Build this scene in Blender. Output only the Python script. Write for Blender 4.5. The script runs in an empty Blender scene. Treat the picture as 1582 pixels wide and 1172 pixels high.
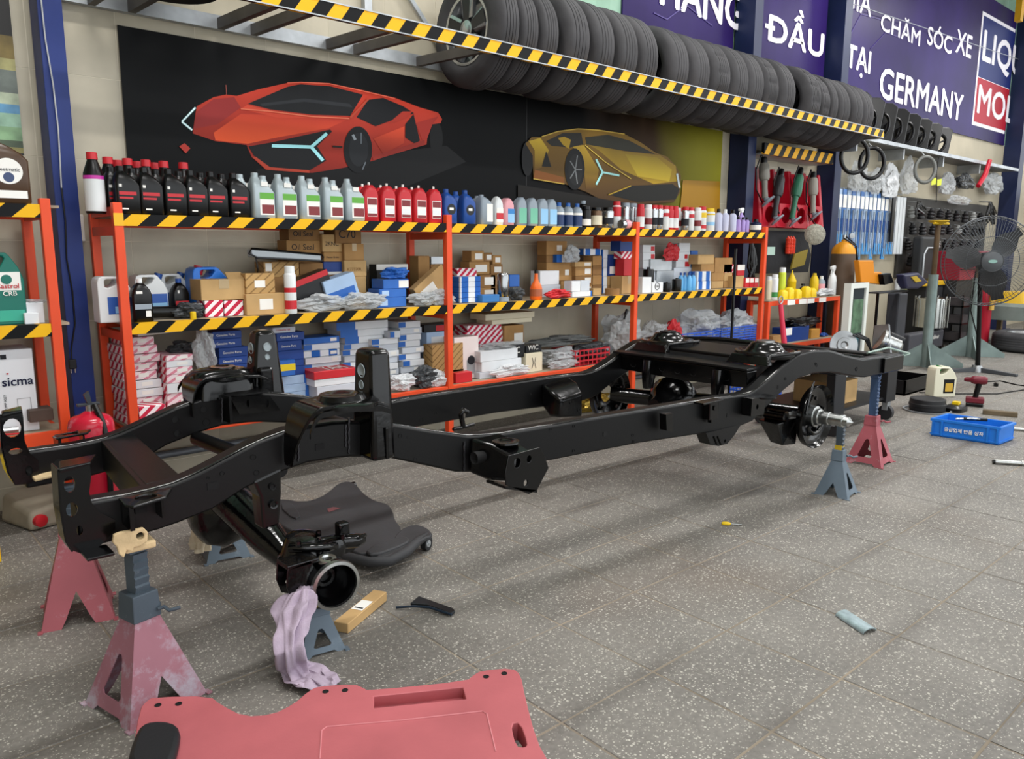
import bpy, bmesh, math, random
from mathutils import Vector, Matrix
random.seed(7)
SC = bpy.context.scene
COL = SC.collection
PI = math.pi

# ------------------------------------------------------------------ camera
CAM_H = 1.26
F_PX, YAW, PITCH, ROLL = 1204.42, .7250, .1671, .0035
fw = Vector((math.sin(YAW)*math.cos(PITCH), math.cos(YAW)*math.cos(PITCH), -math.sin(PITCH)))
rt0 = Vector((math.cos(YAW), -math.sin(YAW), 0)); up0 = rt0.cross(fw)
rt = rt0*math.cos(ROLL) + up0*math.sin(ROLL)
up = up0*math.cos(ROLL) - rt0*math.sin(ROLL)
cd = bpy.data.cameras.new('camera'); cam = bpy.data.objects.new('camera', cd); COL.objects.link(cam)
cd.sensor_width = 36; cd.lens = F_PX/1582*36; cd.clip_start = .05; cd.clip_end = 200
cam.matrix_world = Matrix(((rt.x, up.x, -fw.x, 0), (rt.y, up.y, -fw.y, 0), (rt.z, up.z, -fw.z, CAM_H), (0, 0, 0, 1)))
SC.camera = cam

# ------------------------------------------------------------------ light and exposure
SC.view_settings.view_transform = 'Standard'
SC.view_settings.look = 'None'
SC.view_settings.gamma = 1
SC.view_settings.use_curve_mapping = False
SC.view_settings.exposure = -0.12
W = bpy.data.worlds.new('overcast_sky'); SC.world = W; W.use_nodes = True
W.node_tree.nodes['Background'].inputs[0].default_value = (.93, .97, 1, 1)
W.node_tree.nodes['Background'].inputs[1].default_value = 2.35
try:
    SC.cycles.use_denoising = True
    SC.cycles.max_bounces = 8
    SC.cycles.diffuse_bounces = 4
except Exception:
    pass

def area_light(name, loc, sx, sy, power, rot=(0, 0, 0), col=(1, .985, .97)):
    l = bpy.data.lights.new(name, 'AREA'); l.shape = 'RECTANGLE'; l.size = sx; l.size_y = sy; l.energy = power; l.color = col
    o = bpy.data.objects.new(name, l); COL.objects.link(o); o.location = loc; o.rotation_euler = rot
    return o
LAMPS = [(x, y) for x in (1.2, 4.6, 8.0, 11.4) for y in (.6, 2.9)]
for lx, ly in LAMPS:
    area_light('tube_light', (lx, ly, 4.60), 1.5, .18, 74)

# ------------------------------------------------------------------ helpers
def lin(h):
    if isinstance(h, str):
        h = h.lstrip('#'); c = [int(h[i:i+2], 16)/255 for i in (0, 2, 4)]
        return tuple(v/12.92 if v <= .04045 else ((v+.055)/1.055)**2.4 for v in c)
    return tuple(h)

def pix_ray(px, py):
    return rt*((px-791)/F_PX) + up*((586-py)/F_PX) + fw
def at(px, py, y):            # point seen at a photo pixel on the vertical plane at depth y
    d = pix_ray(px, py); t = y/d.y
    return Vector((d.x*t, y, CAM_H + d.z*t))
def atz(px, py, z=0.):
    d = pix_ray(px, py); t = (z-CAM_H)/d.z
    return Vector((d.x*t, d.y*t, z))
def atx(px, py, x):
    d = pix_ray(px, py); t = x/d.x
    return Vector((x, d.y*t, CAM_H + d.z*t))
def mpp(p):                   # metres per photo pixel at a point
    return (Vector(p)-Vector((0, 0, CAM_H))).dot(fw)/F_PX

MATS = {}
def mat(name, col='#808080', rough=.5, metal=0., var=0., vscale=6., bump=0., bscale=60., coat=0., trans=0., alpha=1., emit=0., spec=.35):
    if name in MATS: return MATS[name]
    m = bpy.data.materials.new(name); m.use_nodes = True; MATS[name] = m
    nt = m.node_tree; b = nt.nodes['Principled BSDF']; c = lin(col)
    b.inputs['Base Color'].default_value = (*c, 1); b.inputs['Roughness'].default_value = rough
    b.inputs['Metallic'].default_value = metal; b.inputs['Coat Weight'].default_value = coat
    b.inputs['Coat Roughness'].default_value = .08
    b.inputs['Transmission Weight'].default_value = trans; b.inputs['Alpha'].default_value = alpha
    b.inputs['Specular IOR Level'].default_value = spec
    if emit:
        b.inputs['Emission Color'].default_value = (*c, 1); b.inputs['Emission Strength'].default_value = emit
    if var or bump:
        tc = nt.nodes.new('ShaderNodeTexCoord')
    if var:
        n = nt.nodes.new('ShaderNodeTexNoise'); n.inputs['Scale'].default_value = vscale; n.inputs['Detail'].default_value = 6
        nt.links.new(tc.outputs['Object'], n.inputs['Vector'])
        r = nt.nodes.new('ShaderNodeValToRGB')
        r.color_ramp.elements[0].position = .3; r.color_ramp.elements[1].position = .7
        r.color_ramp.elements[0].color = (*[max(0, v*(1-var)) for v in c], 1)
        r.color_ramp.elements[1].color = (*[min(1, v*(1+var)+var*.015) for v in c], 1)
        nt.links.new(n.outputs['Fac'], r.inputs[0]); nt.links.new(r.outputs[0], b.inputs['Base Color'])
    if bump:
        n2 = nt.nodes.new('ShaderNodeTexNoise'); n2.inputs['Scale'].default_value = bscale; n2.inputs['Detail'].default_value = 4
        nt.links.new(tc.outputs['Object'], n2.inputs['Vector'])
        bp = nt.nodes.new('ShaderNodeBump'); bp.inputs['Strength'].default_value = bump; bp.inputs['Distance'].default_value = .01
        nt.links.new(n2.outputs['Fac'], bp.inputs['Height']); nt.links.new(bp.outputs[0], b.inputs['Normal'])
    return m

def stripe_mat(name, c1, c2, period=.1, duty=.5, slant=1., axis='X', rough=.5, off=0.):
    """flat print: slanted two-colour bars running along one axis, in object space"""
    if name in MATS: return MATS[name]
    m = bpy.data.materials.new(name); m.use_nodes = True; MATS[name] = m
    nt = m.node_tree; b = nt.nodes['Principled BSDF']; b.inputs['Roughness'].default_value = rough; b.inputs['Specular IOR Level'].default_value = .15
    tc = nt.nodes.new('ShaderNodeTexCoord'); s = nt.nodes.new('ShaderNodeSeparateXYZ'); nt.links.new(tc.outputs['Object'], s.inputs[0])
    def mth(op, a, bb):
        n = nt.nodes.new('ShaderNodeMath'); n.operation = op
        for i, v in enumerate((a, bb)):
            if isinstance(v, (int, float)): n.inputs[i].default_value = v
            else: nt.links.new(v, n.inputs[i])
        return n.outputs[0]
    u = mth('SUBTRACT', s.outputs[axis], mth('MULTIPLY', s.outputs['Z'], slant))
    if axis == 'X': u = mth('ADD', u, mth('MULTIPLY', s.outputs['Y'], .6))
    f = mth('FRACT', mth('ADD', mth('DIVIDE', u, period), off+100.), 0)
    k = mth('LESS_THAN', f, duty)
    mx = nt.nodes.new('ShaderNodeMix'); mx.data_type = 'RGBA'
    mx.inputs['A'].default_value = (*lin(c2), 1); mx.inputs['B'].default_value = (*lin(c1), 1)
    nt.links.new(k, mx.inputs['Factor']); nt.links.new(mx.outputs['Result'], b.inputs['Base Color'])
    return m

class MB:
    """collects shapes (world coordinates) into one mesh"""
    def __init__(s): s.v = []; s.f = []; s.mi = []; s.cur = 0; s.T = None
    def add(s, vs, fs):
        o = len(s.v)
        if s.T is not None: vs = [s.T @ Vector(p) for p in vs]
        s.v += [tuple(p) for p in vs]
        for f in fs: s.f.append([i+o for i in f]); s.mi.append(s.cur)
        return s
    def box(s, x0, x1, y0, y1, z0, z1):
        return s.add([(x0, y0, z0), (x1, y0, z0), (x1, y1, z0), (x0, y1, z0), (x0, y0, z1), (x1, y0, z1), (x1, y1, z1), (x0, y1, z1)],
                     [(3, 2, 1, 0), (4, 5, 6, 7), (0, 1, 5, 4), (1, 2, 6, 5), (2, 3, 7, 6), (3, 0, 4, 7)])
    def hexa(s, b, t):          # bottom quad, top quad (counter-clockwise from above)
        return s.add(list(b)+list(t), [(3, 2, 1, 0), (4, 5, 6, 7), (0, 1, 5, 4), (1, 2, 6, 5), (2, 3, 7, 6), (3, 0, 4, 7)])
    def cyl(s, a, b, r0, r1=None, n=16, cap=True):
        a, b = Vector(a), Vector(b); r1 = r0 if r1 is None else r1
        d = (b-a).normalized(); u = d.orthogonal().normalized(); w = d.cross(u)
        vs = []
        for p, r in ((a, r0), (b, r1)):
            vs += [p + (u*math.cos(2*PI*i/n) + w*math.sin(2*PI*i/n))*r for i in range(n)]
        fs = [(i, (i+1) % n, n+(i+1) % n, n+i) for i in range(n)]
        if cap: fs += [tuple(range(n-1, -1, -1)), tuple(range(n, 2*n))]
        return s.add(vs, fs)
    def lathe(s, o, axis, prof, n=20, close=False):   # prof: (distance along axis, radius)
        o = Vector(o); d = Vector(axis).normalized(); u = d.orthogonal().normalized(); w = d.cross(u)
        vs = []; fs = []; k = len(prof)
        for t, r in prof:
            vs += [o + d*t + (u*math.cos(2*PI*i/n) + w*math.sin(2*PI*i/n))*max(r, 1e-4) for i in range(n)]
        for j in range(k-1 if not close else k):
            j2 = (j+1) % k
            for i in range(n): fs.append((j*n+i, j*n+(i+1) % n, j2*n+(i+1) % n, j2*n+i))
        return s.add(vs, fs)
    def tube(s, pts, r, n=8, closed=False):
        pts = [Vector(p) for p in pts]; rr = r if isinstance(r, (list, tuple)) else [r]*len(pts)
        vs = []; fs = []; u = None; k = len(pts)
        for i, p in enumerate(pts):
            if closed: d = pts[(i+1) % k]-pts[i-1]
            else: d = pts[min(i+1, k-1)]-pts[max(i-1, 0)]
            if d.length < 1e-9: d = Vector((0, 0, 1))
            d.normalize()
            u = d.orthogonal().normalized() if u is None else (u - d*u.dot(d)).normalized()
            w = d.cross(u)
            vs += [p + (u*math.cos(2*PI*j/n)+w*math.sin(2*PI*j/n))*rr[i] for j in range(n)]
        for i in range(k if closed else k-1):
            i2 = (i+1) % k
            for j in range(n): fs.append((i*n+j, i*n+(j+1) % n, i2*n+(j+1) % n, i2*n+j))
        if not closed: fs += [tuple(range(n-1, -1, -1)), tuple((k-1)*n+j for j in range(n))]
        return s.add(vs, fs)
    def loft(s, rings, cap=True, closed=False):
        n = len(rings[0]); vs = [p for r in rings for p in r]; fs = []; k = len(rings)
        for i in range(k if closed else k-1):
            i2 = (i+1) % k
            for j in range(n): fs.append((i*n+j, i*n+(j+1) % n, i2*n+(j+1) % n, i2*n+j))
        if cap and not closed: fs += [tuple(range(n-1, -1, -1)), tuple((k-1)*n+j for j in range(n))]
        return s.add(vs, fs)
    def prism(s, poly, ext):    # poly: 3-D points of a planar outline, ext: extrusion vector
        e = Vector(ext); n = len(poly); P = [Vector(p) for p in poly]
        return s.add(P+[p+e for p in P], [tuple(range(n-1, -1, -1)), tuple(range(n, 2*n))]+[(i, (i+1) % n, n+(i+1) % n, n+i) for i in range(n)])
    def plate(s, outer, holes, ext):   # planar outline with real holes, extruded
        e = Vector(ext); bm = bmesh.new(); edges = []
        for loop in [outer]+list(holes):
            vv = [bm.verts.new(p) for p in loop]
            edges += [bm.edges.new((vv[i], vv[(i+1) % len(vv)])) for i in range(len(vv))]
        bmesh.ops.triangle_fill(bm, use_beauty=True, use_dissolve=False, edges=edges)
        bmesh.ops.recalc_face_normals(bm, faces=bm.faces)
        bm.verts.index_update(); n = len(bm.verts)
        vs = [v.co.copy() for v in bm.verts]; fs = [[v.index for v in f.verts] for f in bm.faces]
        side = [(ed.verts[0].index, ed.verts[1].index) for ed in bm.edges if len(ed.link_faces) == 1]
        bm.free()
        F = fs + [[i+n for i in reversed(f)] for f in fs] + [(a, b, b+n, a+n) for a, b in side]
        return s.add(vs+[v+e for v in vs], F)
    def quad(s, *p): return s.add(p, [tuple(range(len(p)))])
    def mesh(s, name, mats, off=(0, 0, 0), smooth=None, recalc=True):
        me = bpy.data.meshes.new(name); o = Vector(off)
        me.from_pydata([tuple(Vector(p)-o) for p in s.v], [], s.f)
        for m in (mats if isinstance(mats, (list, tuple)) else [mats]): me.materials.append(m)
        me.polygons.foreach_set('material_index', s.mi)
        if recalc:
            bm = bmesh.new(); bm.from_mesh(me); bmesh.ops.recalc_face_normals(bm, faces=bm.faces); bm.to_mesh(me); bm.free()
        if smooth is not None:
            me.polygons.foreach_set('use_smooth', [True]*len(me.polygons))
            me.set_sharp_from_angle(angle=math.radians(smooth))
        me.update()
        return me
    def build(s, name, mats, parent=None, loc=None, smooth=None, bevel=0., seg=2, recalc=True):
        """link as one object; its origin sits at loc (or at its parent's origin)"""
        off = Vector(loc) if loc is not None else (wloc(parent) if parent else Vector((0, 0, 0)))
        me = s.mesh(name, mats, off, smooth, recalc)
        o = bpy.data.objects.new(name, me); COL.objects.link(o)
        if parent:
            o.parent = parent; o.location = off - wloc(parent)
        else: o.location = off
        WL[o.name] = off
        if bevel:
            b = o.modifiers.new('edge', 'BEVEL'); b.width = bevel; b.segments = seg; b.limit_method = 'ANGLE'; b.angle_limit = math.radians(40)
        return o
WL = {}
def wloc(o): return Vector(WL.get(o.name, (0, 0, 0)))

def tag(o, label, cat, group=None):
    o['label'] = label; o['category'] = cat
    if group: o['group'] = group
    return o
def thing(name, label, cat, loc=(0, 0, 0), group=None):
    o = bpy.data.objects.new(name, None); COL.objects.link(o); o.location = loc; o.empty_display_size = .1
    WL[o.name] = Vector(loc)
    return tag(o, label, cat, group)
def struct(o): o['kind'] = 'structure'; return o
def dup(o, loc=None, parent=None, label=None, group=None, rotz=None, scale=None):
    """copy of a thing, its parts and their sub-parts (mesh data shared)"""
    c = o.copy(); COL.objects.link(c)
    if parent: c.parent = parent
    if loc is not None: c.location = loc
    if rotz is not None: c.rotation_euler = (0, 0, rotz)
    if scale is not None: c.scale = scale
    if label: c['label'] = label
    if group: c['group'] = group
    for ch in [k for k in o.children]: dup(ch, parent=c)
    return c
def ellipse(c, u, v, ru, rv, n=16, a0=0.):
    c, u, v = Vector(c), Vector(u), Vector(v)
    return [c + u*(ru*math.cos(a0+2*PI*i/n)) + v*(rv*math.sin(a0+2*PI*i/n)) for i in range(n)]
def rrect(cx, cy, w, d, r, z, n=4):       # rounded rectangle ring in plan
    r = min(r, w/2-1e-4, d/2-1e-4); out = []
    for qx, qy, a in ((1, 1, 0), (-1, 1, PI/2), (-1, -1, PI), (1, -1, 3*PI/2)):
        for i in range(n):
            t = a + PI/2*i/(n-1)
            out.append(Vector((cx+qx*(w/2-r)+r*math.cos(t), cy+qy*(d/2-r)+r*math.sin(t), z)))
    return out
def text_obj(txt, name, size, mtl, parent, org, right, upv, width=None, height=None, bold=0., extr=.0015, align='LEFT'):
    """flat lettering: built as a mesh on a surface; org = lower-left corner"""
    cu = bpy.data.curves.new(name, 'FONT'); cu.body = txt; cu.size = size; cu.extrude = extr; cu.resolution_u = 3
    tmp = bpy.data.objects.new(name+'_tmp', cu); COL.objects.link(tmp)
    dg = bpy.context.evaluated_depsgraph_get(); me = bpy.data.meshes.new_from_object(tmp.evaluated_get(dg))
    bpy.data.objects.remove(tmp); bpy.data.curves.remove(cu)
    xs = [v.co.x for v in me.vertices] or [0, 1]; ys = [v.co.y for v in me.vertices] or [0, 1]
    sx = width/(max(xs)-min(xs)) if width else 1.
    sy = height/(max(ys)-min(ys)) if height else (sx if width else 1.)
    if not width and height: sx = sy
    r, u = Vector(right).normalized(), Vector(upv).normalized(); nn = r.cross(u)
    base = wloc(parent) if parent else Vector((0, 0, 0)); O = Vector(org)
    for v in me.vertices:
        v.co = O - base + r*((v.co.x-min(xs))*sx) + u*((v.co.y-min(ys))*sy) + nn*v.co.z
    if bold:      # heavier strokes: the same outlines laid down again a little to each side
        hv = (max(ys)-min(ys))*sy; vs = [v.co.copy() for v in me.vertices]; fs = [list(p.vertices) for p in me.polygons]; V2, F2 = [], []
        for q_, (ax, ay) in enumerate(((0, 0), (1, 0), (-1, 0), (0, 1), (0, -1))):
            o_ = len(V2); V2 += [v+r*(ax*bold*hv)+u*(ay*bold*hv*.8)+nn*(q_*.0006) for v in vs]; F2 += [[i+o_ for i in f] for f in fs]
        me = bpy.data.meshes.new(name); me.from_pydata([tuple(v) for v in V2], [], F2)
    me.materials.clear(); me.materials.append(mtl)
    me.name = name
    o = bpy.data.objects.new(name, me); COL.objects.link(o)
    if parent: o.parent = parent
    return o
# ------------------------------------------------------------------ the setting
YW = 4.338
def terrazzo():
    m = bpy.data.materials.new('terrazzo'); m.use_nodes = True; nt = m.node_tree; b = nt.nodes['Principled BSDF']; N = nt.nodes.new; L = nt.links.new
    g = N('ShaderNodeNewGeometry')
    def noise(sc, det=5):
        n = N('ShaderNodeTexNoise'); n.inputs['Scale'].default_value = sc; n.inputs['Detail'].default_value = det; L(g.outputs['Position'], n.inputs['Vector']); return n.outputs['Fac']
    def ramp(fac, p0, c0, p1, c1):
        r = N('ShaderNodeValToRGB'); r.color_ramp.elements[0].position = p0; r.color_ramp.elements[1].position = p1
        r.color_ramp.elements[0].color = (*lin(c0), 1); r.color_ramp.elements[1].color = (*lin(c1), 1); L(fac, r.inputs[0]); return r.outputs[0]
    def mix(fac, a, bb):
        x = N('ShaderNodeMix'); x.data_type = 'RGBA'
        if isinstance(fac, float): x.inputs['Factor'].default_value = fac
        else: L(fac, x.inputs['Factor'])
        for k, v in (('A', a), ('B', bb)):
            if isinstance(v, str): x.inputs[k].default_value = (*lin(v), 1)
            else: L(v, x.inputs[k])
        return x.outputs['Result']
    base = ramp(noise(2.1, 7), .3, '#5d5a55', .72, '#7f7b74')
    fine = ramp(noise(60, 3), .3, '#615e59', .75, '#8c8780')
    base = mix(.45, base, fine)
    dirt = ramp(noise(.9, 4), .52, '#000000', .72, '#ffffff')
    base = mix(N_mul(nt, dirt, .45), base, '#6d5f52')
    for sc, thr, colr in ((100, .165, '#bdb9ae'), (170, .16, '#aeaaa0'), (66, .085, '#cbc7bd')):
        v = N('ShaderNodeTexVoronoi'); v.inputs['Scale'].default_value = sc; L(g.outputs['Position'], v.inputs['Vector'])
        s = N('ShaderNodeSeparateColor'); L(v.outputs['Color'], s.inputs[0])
        rnd = N('ShaderNodeMath'); rnd.operation = 'MULTIPLY'; L(s.outputs[0], rnd.inputs[0]); rnd.inputs[1].default_value = thr*2.6
        lt = N('ShaderNodeMath'); lt.operation = 'LESS_THAN'; L(v.outputs['Distance'], lt.inputs[0]); L(rnd.outputs[0], lt.inputs[1])
        g2 = N('ShaderNodeMath'); g2.operation = 'GREATER_THAN'; L(s.outputs[1], g2.inputs[0]); g2.inputs[1].default_value = .45
        mm = N('ShaderNodeMath'); mm.operation = 'MULTIPLY'; L(lt.outputs[0], mm.inputs[0]); L(g2.outputs[0], mm.inputs[1])
        m2 = N('ShaderNodeMath'); m2.operation = 'MULTIPLY'; L(mm.outputs[0], m2.inputs[0]); m2.inputs[1].default_value = .8
        base = mix(m2.outputs[0], base, colr)
    # grime collected along the joints that run with the wall
    sx = N('ShaderNodeSeparateXYZ'); L(g.outputs['Position'], sx.inputs[0])
    def mth(op, a, v):
        n = N('ShaderNodeMath'); n.operation = op; L(a, n.inputs[0])
        if isinstance(v, (int, float)): n.inputs[1].default_value = v
        else: L(v, n.inputs[1])
        return n.outputs[0]
    fr = mth('FRACT', mth('DIVIDE', mth('ADD', sx.outputs['Y'], -TY+TSY*40), TSY), 0)
    dist = mth('MINIMUM', fr, mth('SUBTRACT', mth('MULTIPLY', fr, 0), mth('SUBTRACT', fr, 1.)))
    band = N('ShaderNodeMapRange'); L(dist, band.inputs['Value']); band.inputs['From Min'].default_value = .02; band.inputs['From Max'].default_value = .15; band.inputs['To Min'].default_value = 1; band.inputs['To Max'].default_value = 0
    msk = N('ShaderNodeMapRange'); L(noise(1.3, 5), msk.inputs['Value']); msk.inputs['From Min'].default_value = .45; msk.inputs['From Max'].default_value = .68; msk.inputs['To Max'].default_value = .62
    base = mix(mth('MULTIPLY', band.outputs[0], msk.outputs[0]), base, '#3f3833')
    L(base, b.inputs['Base Color']); b.inputs['Roughness'].default_value = .62
    r2 = N('ShaderNodeMapRange'); L(noise(3, 4), r2.inputs['Value']); r2.inputs['To Min'].default_value = .5; r2.inputs['To Max'].default_value = .8; L(r2.outputs[0], b.inputs['Roughness'])
    return m
def N_mul(nt, a, k):
    n = nt.nodes.new('ShaderNodeMath'); n.operation = 'MULTIPLY'; nt.links.new(a, n.inputs[0]); n.inputs[1].default_value = k; return n.outputs[0]
TX, TY, TSX, TSY = 1.7654, 1.3459, .3906, .3948
TERR = terrazzo()
M_GROUT = mat('floor_grout', '#857a6b', .9, var=.3, vscale=3)
floor = struct(MB().box(-4, 16.2, -3.2, YW+.2, -.08, -.0022).build('floor', M_GROUT))
def proj(p):
    q = Vector(p)-Vector((0, 0, CAM_H)); z = q.dot(fw)
    if z < .2: return None
    return 791+F_PX*q.dot(rt)/z, 586-F_PX*q.dot(up)/z, z
cells = []; rest = []
for i in range(-15, 37):
    for j in range(-12, 8):
        x0, y0 = TX+TSX*i, TY+TSY*j
        if y0 > YW-.02 or x0 > 16 or x0 < -4: continue
        q = proj((x0+TSX/2, y0+TSY/2, 0))
        ok = q and -80 < q[0] < 1660 and q[1] < 1300
        (cells if ok else rest).append((q[2] if q else 99, x0, y0))
cells.sort(); rest += cells[295:]; cells = cells[:295]
tm = MB(); g = .0026; tm.box(g, TSX-g, g, TSY-g, -.03, 0)
tile_me = tm.mesh('floor_tile', TERR)
bmx = bmesh.new(); bmx.from_mesh(tile_me); bmesh.ops.bevel(bmx, geom=[e for e in bmx.edges if all(v.co.z > -.01 for v in e.verts)], offset=.0025, segments=1, affect='EDGES'); bmx.to_mesh(tile_me); bmx.free()
for k, (d, x0, y0) in enumerate(cells):
    o = bpy.data.objects.new('floor_tile', tile_me); COL.objects.link(o); o.parent = floor; o.location = (x0, y0, random.uniform(-.0012, .0008))
    o.rotation_euler = (random.uniform(-.0012, .0012), random.uniform(-.0012, .0012), 0)
rb = MB()
for d, x0, y0 in rest: rb.box(x0+g, x0+TSX-g, y0+g, min(y0+TSY-g, YW), -.03, 0)
o = rb.build('floor_tile_far', TERR, floor); o['kind'] = 'stuff'

M_WALL = mat('wall_tile_glaze', '#b3ab97', .35, var=.12, vscale=3.5, bump=.05, bscale=25)
M_JOINT = mat('wall_joint', '#d5cebb', .8)
M_PLASTER = mat('wall_plaster', '#b0a792', .7, var=.12, vscale=2)
wall = struct(MB().box(-4, 16.2, YW, YW+.2, 0, 2.85).build('wall_back', M_JOINT))
wt = MB(); wt.box(.0016, .388-.0016, -.0015, .02, .0016, .393-.0016); wme = wt.mesh('wall_tile', M_WALL)
zs = [2.072+.393*k for k in range(-6, 2)]
for k in range(-2, 21):
    for z in zs:
        o = bpy.data.objects.new('wall_tile', wme); COL.objects.link(o); o.parent = wall; o.location = (1.2304+.388*k, YW, z)
        o.rotation_euler = (0, 0, 0)
o = MB().box(1.2304+.388*21, 16, YW-.006, YW+.01, 0, 2.85).build('plaster_face', M_PLASTER, wall)
o = MB().box(-4, 1.2304-.388*2, YW-.006, YW+.01, 0, 2.85).build('plaster_face', M_PLASTER, wall)
o = MB().box(.45, 9.3, YW-.0055, YW+.01, -.02, zs[0]).build('skirting_strip', M_WALL, wall)
# corrugated metal above the tiled wall
M_CORR = mat('corrugated_sheet', '#7fa08c', .5, var=.1)
cm = MB(); n = 160; x0 = -4; dx = 20.2/n
cm.add([(x0+dx*i, YW+.02-(.03 if (i//2) % 2 else 0), z) for z in (2.85, 5.1) for i in range(n+1)], [(i, i+1, n+2+i, n+1+i) for i in range(n)])
struct(cm.build('wall_upper', M_CORR))
struct(MB().box(16, 16.2, -3.2, YW, 0, 2.2).build('wall_right', M_PLASTER))
struct(MB().box(-4.2, -4, -3.2, YW, 0, 5.1).build('wall_left', M_PLASTER))
M_ROOF = mat('roof_sheet', '#b9b7b0', .6)
struct(MB().box(-4.2, 16.2, -3.4, YW+.2, 5.1, 5.16).build('ceiling', M_ROOF))
M_LAMP = mat('lamp_housing', '#e8e8e4', .4)
for lx, ly in LAMPS:
    o = MB().box(lx-.78, lx+.78, ly-.1, ly+.1, 4.62, 4.70).cyl((lx-.6, ly, 4.7), (lx-.6, ly, 5.1), .006, n=6).cyl((lx+.6, ly, 4.7), (lx+.6, ly, 5.1), .006, n=6).build('tube_lamp_fixture', M_LAMP)
    o.location = o.location; tag(o, 'long white tube lamp housing hung below the roof', 'lamp', 'tube lamps under the roof')

# blue steel columns
M_BLUE = mat('blue_paint', '#12296b', .45, var=.15, vscale=4)
M_BLUE2 = mat('navy_paint', '#131f42', .45, var=.15, vscale=4)
def column(name, label, x0, w, yf, m=M_BLUE, ztop=5.1, y1=YW):
    t = thing(name, label, 'column', (x0+w/2, yf, 0))
    MB().box(x0, x0+w, yf, yf+.012, 0, ztop).build('flange', m, t)
    MB().box(x0+w*.4, x0+w*.6, yf+.012, y1-.016, 0, ztop).build('web', m, t)
    MB().box(x0, x0+w, y1-.018, y1-.007, 0, ztop).build('flange', m, t)
    MB().box(x0-.001, x0+.003, yf+.004, y1-.01, 0, ztop).build('side_plate', m, t)
    MB().box(x0-.05, x0+w+.05, yf-.05, y1-.007, 0, .012).build('base_plate', m, t)
    return t
column('steel_column', 'blue steel column beside the tall black oil bottles with a white cable', .866, .098, 4.17)
column('steel_column', 'dark blue steel column between car poster and red tool tray', 6.56, .13, 4.13, M_BLUE2)
column('steel_column', 'dark blue steel column behind the brown gas cylinder', 8.24, .15, 4.13, M_BLUE2)
column('steel_column', 'dark blue steel column past the red and navy oil banner', 14.05, .2, 4.1, M_BLUE2)
# cable on the first column
M_CABLE = mat('white_cable', '#b9bcc0', .5); M_CABK = mat('black_cable', '#17181a', .5)
pts = [at(63, -5, 4.158), at(70, 60, 4.158), at(82, 130, 4.158), at(90, 200, 4.158), at(95, 290, 4.158)]
pts2 = [at(95, 290, 4.158), at(101, 340, 4.158), at(103, 400, 4.158), at(112, 450, 4.158), at(116, 500, 4.158), at(110, 540, 4.158), at(111, 556, 4.158)]
t = thing('power_cable', 'thin white to black power cable hanging down blue column with plug', 'cable', at(95, 290, 4.158))
MB().tube(pts, .0035, 6).build('cable_upper', M_CABLE, t, smooth=60); MB().tube(pts2, .0035, 6).build('cable_lower', M_CABK, t, smooth=60)
c = at(112, 560, 4.15); MB().box(c.x-.016, c.x+.016, c.y-.01, c.y+.015, c.z-.03, c.z+.015).build('plug', M_CABK, t, bevel=.004)
for s in (-.009, .009): MB().cyl((c.x+s, c.y, c.z-.03), (c.x+s, c.y, c.z-.05), .0025, n=8).build('plug_pin', mat('brass', '#c8c4b8', .3, 1), t)
# wall socket
c = at(118, 352, YW-.02); t = thing('wall_socket', 'white twin power socket on tiled wall beside blue column', 'socket', c)
MB().box(c.x-.034, c.x+.034, YW-.03, YW-.007, c.z-.065, c.z+.065).build('socket_plate', mat('socket_white', '#e6e2d8', .4), t, bevel=.004)
for dz in (-.035, -.012, .015, .038): MB().cyl((c.x-.018, YW-.033, c.z+dz), (c.x-.018, YW-.029, c.z+dz), .005, n=8).build('socket_hole', mat('hole_shade_black', '#0b0b0c', .8), t)
# grey conduit along the foot of the wall
M_STEEL = mat('grey_steel', '#6f747a', .45, .3, var=.15); M_GALV = mat('galvanised', '#a9adb0', .4, .6, var=.2, vscale=8)
tag(MB().cyl((.95, YW-.045, .155), (9, YW-.045, .155), .02, n=10).build('wall_pipe', M_STEEL, smooth=60), 'grey steel pipe running along the foot of the tiled wall', 'pipe')

# ------------------------------------------------------------------ purple banners
M_PURP = mat('banner_purple', '#241350', .4, var=.35, vscale=1.2, spec=.1); M_WHITE_PRINT = mat('white_print', '#eeeaf0', .5)
M_PLINE = mat('banner_line', '#44357a', .5)
YB = YW-.03
def banner(label, x0, x1, z0, z1, tilt=0.):
    t = thing('wall_banner', label, 'banner', ((x0+x1)/2, YB, z0), None)
    MB().box(x0, x1, YB, YB+.012, z0, z1).build('banner_sheet', M_PURP, t)
    return t
b1 = banner('purple banner with cropped white letters above the car tyres', at(962, 10, YB).x, 6.50, 2.72, 3.75)
b2 = banner('purple banner reading DAU between the two dark blue columns', 6.72, 8.2, 2.72, 3.95)
b3 = banner('wide purple banner reading GERMANY with a red and navy oil logo', 8.42, 13.95, at(1510, 214, YB).z, 4.75)
def btext(txt, b, px0, pyb0, px1, h_px, bold=.0, name='lettering'):
    p0 = at(px0, pyb0, YB-.003); x1 = at(px1, pyb0, YB).x
    hgt = at(px0, pyb0-h_px, YB).z-p0.z
    return text_obj(txt, name, 1., M_WHITE_PRINT, b, p0, (1, 0, 0), (0, 0, 1), x1-p0.x, hgt, bold, .001)
btext('HÀNG', b1, 1020, 6, 1147, 76, .03)
dt = btext('DẦU', b2, 1187, 62, 1272, 64, .03)
p_ = at(1185, 40, YB-.0065); MB().box(p_.x-.03, p_.x+.14, YB-.007, YB-.003, p_.z-.02, p_.z+.02).build('letter_bar', M_WHITE_PRINT, b2)
def bwords(specs, b, h, bold):
    for w_, a_, yb_, c_ in specs: btext(w_, b, a_, yb_, c_, h, bold)
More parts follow.
